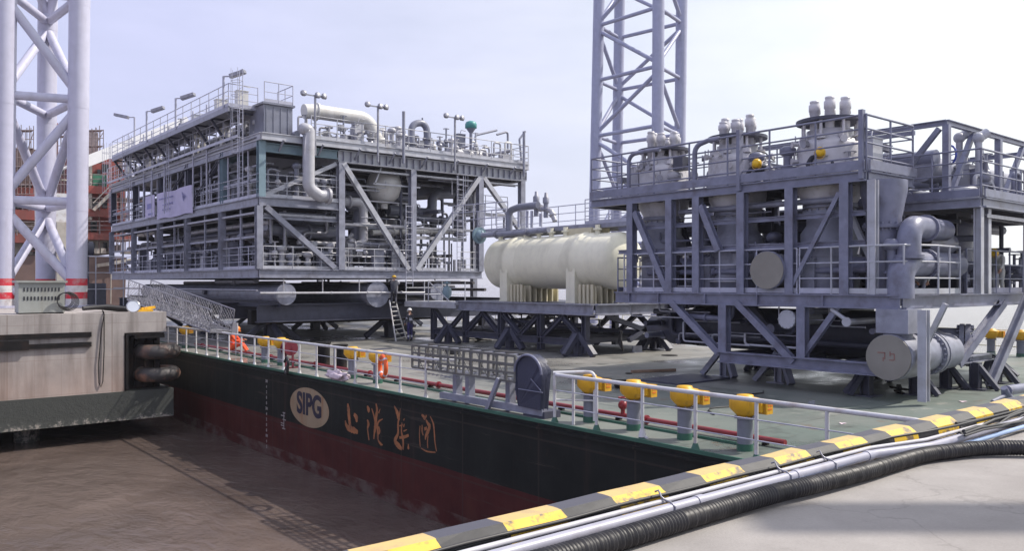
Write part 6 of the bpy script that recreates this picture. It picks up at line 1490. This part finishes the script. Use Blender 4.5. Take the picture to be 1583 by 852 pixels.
scaff(130,160,196,250,SY-1,5,4); scaff(180,206,250,390,SY-2,4,7); scaff(20,52,196,300,SY-1,5,7); scaff(-10,20,240,330,SY-1.5,4,5); scaff(84,104,205,300,SY-1,4,6)
sbox('deckhouse', 'scaffold', 134, 205, 152, 246, SY+4, 3)
# clutter on deck
for k in range(26):
    px = rnd.uniform(-20, 200); y = rnd.choice((296, 330, 366, 392)); w = rnd.uniform(2, 7); h = rnd.uniform(4, 14)
    sbox('deck_gear', rnd.choice(('ship_red','ship_brown','ship_cream','scaffold')), px, y-h, px+w, y-4, SY-.6, 1.5)
for k in range(22):
    px = rnd.uniform(-10, 190); y = rnd.choice((308, 344, 378, 262)); sbox('window', 'glass', px, y, px+5, y+rnd.choice((6,9,14)), SY+(1.9 if y < 370 else .9), .3)
for k in range(16):
    a = S_(rnd.uniform(-20,190), rnd.uniform(235,392), SY-.4); mb = MB(); b_ = a + (Vector((0,0,rnd.uniform(2,7))) if k % 2 else Vector((rnd.uniform(2,6),0,0))); mb.tube([a, b_], rnd.uniform(.08,.25), 8); mb.build('ship_pipe', M[rnd.choice(('ship_red','ship_brown','ship_cream'))], sh)
for k in range(5):
    a = S_(135+12*k, 250-rnd.uniform(0,12), SY+5); mb = MB(); mb.tube([a-Vector((0,0,3)), a], .5, 10); mb.build('stack', M[rnd.choice(('ship_red','ship_brown'))], sh)
# white crane boom rising to the right
bm = empty('crane', S_(110, 300, 80), 'white crane boom rising to the right behind the left module', 'crane')
mb = MB(); a = S_(118, 256, 80); b_ = S_(290, 188, 80)
mb.bar(a, b_, .8, .95); mb.build('boom', mat('bright white boom paint', (.85,.85,.86), .4, var=.03), bm)
mb = MB(); mb.tube([S_(118,250,80), S_(112,292,80)], .22, 8); mb.tube([S_(90,264,80), S_(118,252,80)], .12, 8); mb.bar(S_(98,300,80), S_(102,450,80), 1.6, 1.4); mb.build('mast', M['white'], bm)
mb = MB(); mb.bar(S_(80,342,79), S_(92,480,79), 2.6, 1.5) if False else mb.box(tuple(S_(88,455,79)), tuple(S_(136,345,79)+Vector((0,2,0)))); mb.build('machinery_house', M['ship_cream'], bm)
mb = MB(); q = S_(64,272,80)
for (pa, pb) in (((60,420),(58,270)),((76,420),(62,268)),((60,268),(70,340)),((52,262),(66,266))): mb.tube([S_(pa[0],pa[1],80), S_(pb[0],pb[1],80)], .25, 8)
mb.build('back_stay', M['white'], bm)
# ================================================================ PEOPLE
def human(name, label, loc, rz, J, top, trousers, hat, scale=1.0, hatless=False, tape=False):
    """J: joints in body space (x right, y forward, z up), metres for a 1.72 m figure"""
    D_ = dict(pelvis=(0,0,.95), belly=(0,0,1.10), chest=(0,0,1.30), neck=(0,0,1.46), head=(0,.02,1.60),
              shL=(-.18,0,1.40), elL=(-.24,0,1.13), haL=(-.25,.08,.88), shR=(.18,0,1.40), elR=(.24,0,1.13), haR=(.25,.08,.88),
              hipL=(-.095,0,.90), knL=(-.11,.02,.50), anL=(-.12,0,.09), toL=(-.13,.15,.04), hipR=(.095,0,.90), knR=(.11,.02,.50), anR=(.12,0,.09), toR=(.13,.15,.04))
    fdir = J.get('face', (0,1,0)); D_.update({k: v for k, v in J.items() if k != 'face'}); K = list(D_)
    R_ = dict(pelvis=(.155,.115), belly=(.15,.11), chest=(.17,.12), neck=(.06,.06), head=(.06,.06), shL=(.075,.075), elL=(.052,.052), haL=(.034,.034), hipL=(.10,.10), knL=(.072,.072), anL=(.058,.055), toL=(.05,.035))
    for k in list(R_):
        if k.endswith('L'): R_[k[:-1]+'R'] = R_[k]
    E = [('pelvis','belly'),('belly','chest'),('chest','neck'),('neck','head'),('chest','shL'),('shL','elL'),('elL','haL'),('chest','shR'),('shR','elR'),('elR','haR'),
         ('pelvis','hipL'),('hipL','knL'),('knL','anL'),('anL','toL'),('pelvis','hipR'),('hipR','knR'),('knR','anR'),('anR','toR')]
    me = bpy.data.meshes.new(name); me.from_pydata([D_[k] for k in K], [(K.index(a), K.index(b_)) for a, b_ in E], [])
    o = bpy.data.objects.new(name, me); COL.objects.link(o)
    sk_ = o.modifiers.new('s', 'SKIN'); sub = o.modifiers.new('u', 'SUBSURF'); sub.levels = 1; sub.render_levels = 1
    for i, k in enumerate(K): me.skin_vertices[0].data[i].radius = R_[k]; me.skin_vertices[0].data[i].use_root = (k == 'pelvis')
    dg = bpy.context.evaluated_depsgraph_get(); m2 = bpy.data.meshes.new_from_object(o.evaluated_get(dg)); bpy.data.objects.remove(o)
    V = [v.co.copy() for v in m2.vertices]; Fs = [list(p.vertices) for p in m2.polygons]
    mb = MB()
    mats_ = [M[top], M[trousers], M['boot'], M['skin'], M['hair'], M['reflect']]
    segs = [(Vector(D_[a]), Vector(D_[b_]), b_) for a, b_ in E]
    def seg_of(c):
        best = None; bd = 9
        for a, b_, nm in segs:
            ab = b_-a; t_ = max(0, min(1, (c-a).dot(ab)/max(ab.length_squared, 1e-9))); d = (c-(a+ab*t_)).length
            if d < bd: bd = d; best = (nm, t_)
        return best
    mb.v = [tuple(v) for v in V]
    for f_ in Fs:
        c = sum((V[i] for i in f_), Vector())/len(f_); nm, t_ = seg_of(c); mi_ = 0
        if nm == 'head' or (nm == 'neck' and t_ > .8): mi_ = 3
        elif nm in ('haL','haR') and t_ > .93: mi_ = 3
        elif nm in ('toL','toR') or (nm in ('anL','anR') and t_ > .85): mi_ = 2
        elif nm in ('hipL','hipR','knL','knR','anL','anR') or (nm == 'belly' and t_ < .1): mi_ = 1
        if tape and ((nm in ('anL','anR') and .45 < t_ < .62) or (nm == 'chest' and .35 < t_ < .55) or (nm in ('elL','elR') and .5 < t_ < .7)): mi_ = 5
        mb.f.append(f_); mb.sm.append(True); mb.mi.append(mi_)
    # head: skull with jaw, nose, ears, eyes
    hc = Vector(D_['head']); up_ = (hc-Vector(D_['neck'])).normalized(); fw = Vector(fdir).normalized(); fw = (fw-up_*fw.dot(up_)).normalized(); rt = fw.cross(up_)
    def loc_(x, y, z): return hc + rt*x + fw*y + up_*z
    def blob(c, rx, ry_, rz_, mi_, n_=8, jaw=False):
        o_ = MB(); o_.sphere((0,0,0), 1, n_); mb.cur = mi_
        vv = []
        for (x, y, z) in o_.v:
            s_ = 1 - (.28*max(0, -z) if jaw else 0)
            vv.append(loc_(c[0]+x*rx*s_, c[1]+y*ry_*s_+(.012*max(0,-z) if jaw else 0), c[2]+z*rz_))
        mb.add(vv, o_.f, True); mb.cur = 0
    blob((0,.0,.01), .076, .095, .118, 3, 10, True); blob((0,.098,-.005), .013, .018, .022, 3, 5)
    for s_ in (-1, 1): blob((s_*.077,0,0), .012,.02,.03, 3, 5); blob((s_*.03,.082,.02), .012,.008,.007, 4, 4)
    blob((0,.086,-.05), .022,.008,.006, 4, 4)
    mb.cur = 3
    for sd_ in ('L','R'):
        ha = Vector(D_['ha'+sd_]); el = Vector(D_['el'+sd_]); d = (ha-el).normalized(); s_ = -1 if sd_ == 'L' else 1
        sdv = d.cross(Vector((0,1,0)) if abs(d.y) < .8 else Vector((0,0,1))).normalized(); nrm = d.cross(sdv)
        mb.tube([ha-d*.02, ha+d*.04, ha+d*.085], [.028,.038,.034], 8)
        for i, ln in enumerate((.070,.080,.075,.058)):
            b0 = ha+d*.075+sdv*(-.027+.018*i); mb.tube([b0, b0+d*ln*.5+nrm*.006, b0+d*ln*.95+nrm*.025], [.0095,.009,.0075], 6)
        b0 = ha+d*.03-sdv*.034; mb.tube([b0, b0+d*.03-sdv*.025, b0+d*.06-sdv*.03], [.012,.011,.009], 6)
    mb.cur = 0
    root = mb.build(name, mats_); tag(root, label, 'person')
    if not hatless:
        h = MB(); prof_h = [(.124,-.005),(.124,.02),(.118,.07),(.095,.115),(.055,.140),(0,.147)]; o_ = hc+up_*.028
        h.lathe(o_, up_, prof_h, 20); br_ = [o_+rt*(.128*math.cos(2*PI*k/20))+fw*(.150*math.sin(2*PI*k/20)+(.02 if math.sin(2*PI*k/20) > .3 else 0)) for k in range(20)]
        h.tube(br_, .008, 5, closed=True); h.bar(o_+fw*.11+up_*.09, o_-fw*.11+up_*.09, .02, .12, up_) if False else None
        ho = h.build('hard_hat', M[hat]); ho.parent = root
    root.location = loc; root.rotation_euler = (0,0,rz); root.scale = (scale,)*3
    return root
def face_to(v): return math.atan2(-v[0], v[1])   # body forward (+Y) towards v
stand_bent = dict(chest=(0,.03,1.30), haR=(.26,.12,.95))
# standing by the ladder, back to us
p = onZ(634, 528, 0)
human('person', 'worker in navy coverall and white hard hat standing at the ladder foot', p, face_to((-.2,1)), dict(elL=(-.25,.03,1.14), haL=(-.20,.16,.97), elR=(.24,.08,1.14), haR=(.14,.22,1.0), head=(.02,.05,1.60)), 'charcoal', 'navy', 'hat_w', 1.0, tape=True)
# ladder and climber
la = empty('ladder', onZ(618, 526, 0), 'white straight ladder leaning against the left module', 'ladder')
A0, A1 = onZ(612,528,0), onZ(628,524,0); T0 = onY(602,464,38.5); T1 = onY(611,464,38.5)
for (a, b_) in ((A0,T0),(A1,T1)): mb = MB(); mb.bar(a, b_, .05, .07); mb.build('stile', M['white'], la)
for k in range(9): f_ = (k+.5)/9; mb = MB(); mb.bar(A0.lerp(T0,f_), A1.lerp(T1,f_), .04, .04); mb.build('rung', M['white'], la)
q = T0.lerp(T1,.5) - Vector((0,.15,0)); q.z -= .25
human('person', 'worker in dark coverall and yellow hard hat leaning from the ladder top', q, face_to((.55,.8)), dict(pelvis=(0,-.05,.85), belly=(0,0,1.0), chest=(0,.1,1.17), neck=(0,.17,1.31), head=(0,.23,1.43), shL=(-.18,.1,1.26), elL=(-.2,.34,1.2), haL=(-.12,.58,1.22), shR=(.18,.1,1.26), elR=(.25,.32,1.1), haR=(.2,.55,1.0), hipL=(-.095,-.05,.8), knL=(-.11,.17,.47), anL=(-.11,-.02,.1), toL=(-.11,.12,.08), hipR=(.095,-.05,.8), knR=(.1,.1,.42), anR=(.11,-.1,.08), toR=(.11,.05,.04)), 'charcoal', 'charcoal', 'hat_y')
# seated worker in orange on the fire main by the rail
p = onX(356, 552, 13.4); p.z = -.02
human('person', 'worker in orange coverall and orange hard hat sitting on the deck behind the railing', p, face_to((.8,-.65)), dict(pelvis=(0,0,.30), belly=(0,.05,.45), chest=(0,.12,.66), neck=(0,.18,.82), head=(0,.24,.95), shL=(-.18,.12,.76), elL=(-.24,.28,.56), haL=(-.14,.48,.58), shR=(.18,.12,.76), elR=(.25,.28,.56), haR=(.14,.46,.55), hipL=(-.1,.05,.27), knL=(-.16,.42,.46), anL=(-.14,.66,.12), toL=(-.14,.8,.06), hipR=(.1,.05,.27), knR=(.15,.44,.50), anR=(.14,.70,.12), toR=(.14,.84,.06)), 'orange_cloth', 'orange_cloth', 'hat_o', 1.12)
crouch = dict(pelvis=(0,-.1,.34), belly=(0,-.02,.48), chest=(0,.16,.66), neck=(0,.30,.76), head=(0,.40,.83), shL=(-.18,.18,.72), elL=(-.26,.36,.52), haL=(-.16,.55,.36), shR=(.18,.18,.72), elR=(.26,.36,.52), haR=(.16,.55,.36), hipL=(-.1,-.1,.32), knL=(-.18,.26,.52), anL=(-.15,.0,.09), toL=(-.16,.15,.04), hipR=(.1,-.1,.32), knR=(.18,.26,.52), anR=(.15,.0,.09), toR=(.16,.15,.04))
# two crouching on the upper deck in front of the vessels
kneel = dict(pelvis=(0,-.35,.44), belly=(0,-.16,.46), chest=(0,.10,.44), neck=(0,.27,.46), head=(0,.38,.50), face=(0,.6,-.7), shL=(-.19,.10,.44), elL=(-.30,.22,.24), haL=(-.18,.42,.12), shR=(.19,.10,.44), elR=(.30,.22,.24), haR=(.18,.42,.12), hipL=(-.1,-.35,.42), knL=(-.14,-.15,.08), anL=(-.13,-.60,.09), toL=(-.13,-.75,.05), hipR=(.1,-.35,.42), knR=(.14,-.15,.08), anR=(.13,-.60,.09), toR=(.13,-.75,.05))
p = onX(1168, 283, 21.65); human('person', 'worker in dark overalls and yellow hard hat crouching before the middle white vessel', (21.85, p.y, 6.14), face_to((-.9,-.4)), kneel, 'charcoal', 'charcoal', 'hat_y', 1.1)
p = onX(1262, 270, 21.65); human('person', 'worker with yellow hard hat crouching before the tallest white vessel', (21.85, p.y, 6.20), face_to((-.9,-.5)), kneel, 'charcoal', 'soot' if False else 'charcoal', 'hat_y', 1.15)
# on the lower deck left end
p = onX(1004, 447, 22.6); human('person', 'worker in blue coverall with yellow hard hat at the left end of the right module', (22.6,p.y,2.8), face_to((-.6,.7)), dict(chest=(0,.05,1.28), elL=(-.25,.12,1.15), haL=(-.12,.33,1.1), elR=(.25,.12,1.15), haR=(.12,.33,1.1), head=(0,.08,1.58), hipL=(-.095,0,.9)), 'navy', 'navy', 'hat_y', .78)
p = onX(1108, 372, 23.4); human('person', 'half hidden worker with yellow hard hat between the columns of the right module', (23.4,p.y,p.z-1.5), 1.0, {}, 'charcoal', 'charcoal', 'hat_y', .95)
p = onX(1543, 455, 28.5); human('person', 'worker in pale coverall and yellow hard hat bending over at the far right deck', (28.2, p.y*28.2/28.5, 2.82), face_to((-1,-.1)), dict(pelvis=(0,-.1,.75), belly=(0,-.02,.9), chest=(0,.2,1.05), neck=(0,.34,1.14), head=(0,.43,1.20), shL=(-.18,.2,1.12), elL=(-.25,.4,.9), haL=(-.2,.55,.7), shR=(.18,.2,1.12), elR=(.25,.4,.9), haR=(.2,.55,.7), hipL=(-.1,-.1,.72), knL=(-.12,.1,.42), hipR=(.1,-.1,.72), knR=(.12,.1,.42)), 'khaki', 'khaki', 'hat_y', 1.0)
p = onX(1467, 455, 23.0); human('person', 'worker in white jacket and yellow hard hat crouching behind the near deck rail', (23.4, 10.5, 2.81), face_to((-.8,-.6)), crouch, 'khaki', 'panel_white', 'hat_y', .9)
# ================================================================ SMALL THINGS ON DECK
def scrap(px, py, s_, lab, mt='wood', seed=0):
    p = onZ(px, py, .02); rr = random.Random(seed); mb = MB()
    for k in range(4):
        a = rr.uniform(0,PI); mb.bar((p.x-math.cos(a)*s_,p.y-math.sin(a)*s_,.03+.05*k),(p.x+math.cos(a)*s_,p.y+math.sin(a)*s_,.04+.05*k),.12,.05)
    tag(mb.build('timber_dunnage', M[mt]), lab, 'timber')
scrap(740, 527, .9, 'loose dark timbers at the left foot of the tank skid', 'soot', 3)
scrap(1390, 607, .3, 'dark blocks packed beneath the blanked header pipe', 'soot', 4)
for (px, py, r_, lab) in ((1035,550,.35,'dark oval drain cover on the deck between skid and right module'),(972,578,.12,'small drain cover on the green deck near the vents')):
    p = onZ(px, py, .0); mb = MB(); mb.disc((p.x,p.y,.012),(0,0,1),r_,.02,20); tag(mb.build('drain_cover', M['soot']), lab, 'drain cover')
mb = MB(); p = onZ(1060, 578, 0)
q = onZ(1085, 590, 0); mb.box((q.x-1.4,q.y-.2,.0),(q.x+1.2,q.y+1.4,.05)); tag(mb.build('steel_plate', M['steel_dark']), 'dark steel plate lying under the left foot of the right module', 'plate')
# hose bundle hung from the edge of the right skid
mb = MB(); p = onX(960,530,26); mb.tube([p+Vector((0,0,.5)), p+Vector((0,.1,0)), p+Vector((0,-.1,-.3)), p+Vector((0,.05,.2))], .07, 8); tag(mb.build('work_gloves', M['black']), 'black bundle hanging off the skid lower chord', 'bundle')
# scaffolding pile beyond the skid
sp_ = empty('pipe_pile', onZ(1000, 522, 0), 'pile of loose pipes and frames beyond the skid', 'pipes'); rr = random.Random(5)
for k in range(10):
    c = onZ(rr.uniform(960,1040), rr.uniform(512,528), 0); mb = MB(); a = rr.uniform(0,PI); mb.tube([(c.x-math.cos(a),c.y-math.sin(a),.1+.08*k),(c.x+math.cos(a)*1.2,c.y+math.sin(a)*1.2,.15+.08*k)],.05,6); mb.build('loose_pipe', M['galv'], sp_)
# torn paper scraps and litter specks on the deck and quay
for i, (px, py, s_, z, lab) in enumerate(((1302,656,.09,.0,'white paint splash scrap on the green deck by the end rail'),(1488,622,.12,.0,'pale crumpled sheet on the deck beyond the kerb'))):
    p = onZ(px, py, z); mb = MB(); mb.add([(p.x-s_,p.y-s_*.4,z+.01),(p.x+s_,p.y-s_*.6,z+.03),(p.x+s_*.8,p.y+s_*.6,z+.012),(p.x-s_*.7,p.y+s_*.5,z+.04)],[(0,1,2,3)]); mb.add([(p.x-s_,p.y-s_*.4,z+.008),(p.x+s_,p.y-s_*.6,z+.008),(p.x+s_*.8,p.y+s_*.6,z+.008),(p.x-s_*.7,p.y+s_*.5,z+.008)],[(0,1,2,3)])
    tag(mb.build('scrap_sheet', M['cloth_white']), lab, 'scrap')
# ---- steel beam added outside the frame to throw the shadow band over the quay
qc = empty('shadow_beam', (12, -.5, QZ), 'added out-of-view beam on legs that shades the near quay', 'shadow beam')
mb = MB(); mb.bar((14.6,-1.25,13.5),(24,-9.1,13.5),.62,.6); mb.build('beam', M['steel'], qc)
for c in (Vector((19,-5,0)), Vector((23.8,-9,0))): mb = MB(); mb.bar((c.x,c.y,QZ),(c.x,c.y,13.19),.45); mb.build('leg', M['steel'], qc)
# ---- loose gear on the deck
def gear(px, py, lab, nm, cat_, fn, mt):
    p = onZ(px, py, 0); mb = MB(); fn(mb, p); tag(mb.build(nm, M[mt]), lab, cat_)
def coil(mb, p):
    for k in range(5): mb.torus((p.x,p.y,.03+.04*k),(0,0,1),.32+.02*(k%2),.022,22,6)
gear(968, 600, 'small coil of dark rope on the deck behind the second vent post', 'rope_coil', 'rope', coil, 'soot')
gear(700, 548, 'coil of black hose left of the tank skid foot', 'hose_coil', 'hose', coil, 'black')
gear(1010, 575, 'long timber batten lying on the open deck', 'timber_batten', 'timber', lambda mb, p: mb.bar((p.x-.9,p.y+.2,.05),(p.x+.7,p.y-.4,.05),.12,.09), 'wood')
gear(590, 540, 'steel plate offcut on the deck left of the ladder', 'plate_offcut', 'plate', lambda mb, p: mb.box((p.x-.5,p.y-.3,0),(p.x+.4,p.y+.25,.02)), 'steel_dark')
gear(985, 545, 'grey bracket plate welded to the deck right of the skid', 'deck_bracket', 'bracket', lambda mb, p: (mb.box((p.x-.3,p.y-.03,0),(p.x+.3,p.y+.03,.3)), mb.box((p.x-.35,p.y-.15,0),(p.x+.35,p.y+.15,.025))), 'steel')
gear(1255, 628, 'short steel stub welded to the deck in front of the round cover', 'deck_stub', 'bracket', lambda mb, p: (mb.box((p.x-.12,p.y-.02,0),(p.x+.12,p.y+.02,.12)), mb.box((p.x-.18,p.y-.08,0),(p.x+.18,p.y+.08,.015))), 'steel')
gear(1180, 630, 'thin black cable snaking over the deck behind the nearest vent', 'welding_cable', 'cable', lambda mb, p: mb.tube([(p.x-2+.35*k, p.y+.35*math.sin(k*.9)+.15*k, .025) for k in range(14)], .018, 6), 'black')
# ================================================================ HAZE over the river
m = bpy.data.materials.new('river haze'); m.use_nodes = True; t = m.node_tree; t.nodes.clear()
o_ = t.nodes.new('ShaderNodeOutputMaterial'); v_ = t.nodes.new('ShaderNodeVolumePrincipled')
v_.inputs['Color'].default_value = (.90,.90,.97,1); v_.inputs['Density'].default_value = .0003; v_.inputs['Anisotropy'].default_value = .3
t.links.new(v_.outputs['Volume'], o_.inputs['Volume'])
mb = MB(); mb.box((-2990,-2990,-10.2),(4990,5990,34.0)); hz_ = mb.build('haze', m); hz_['kind'] = 'stuff'
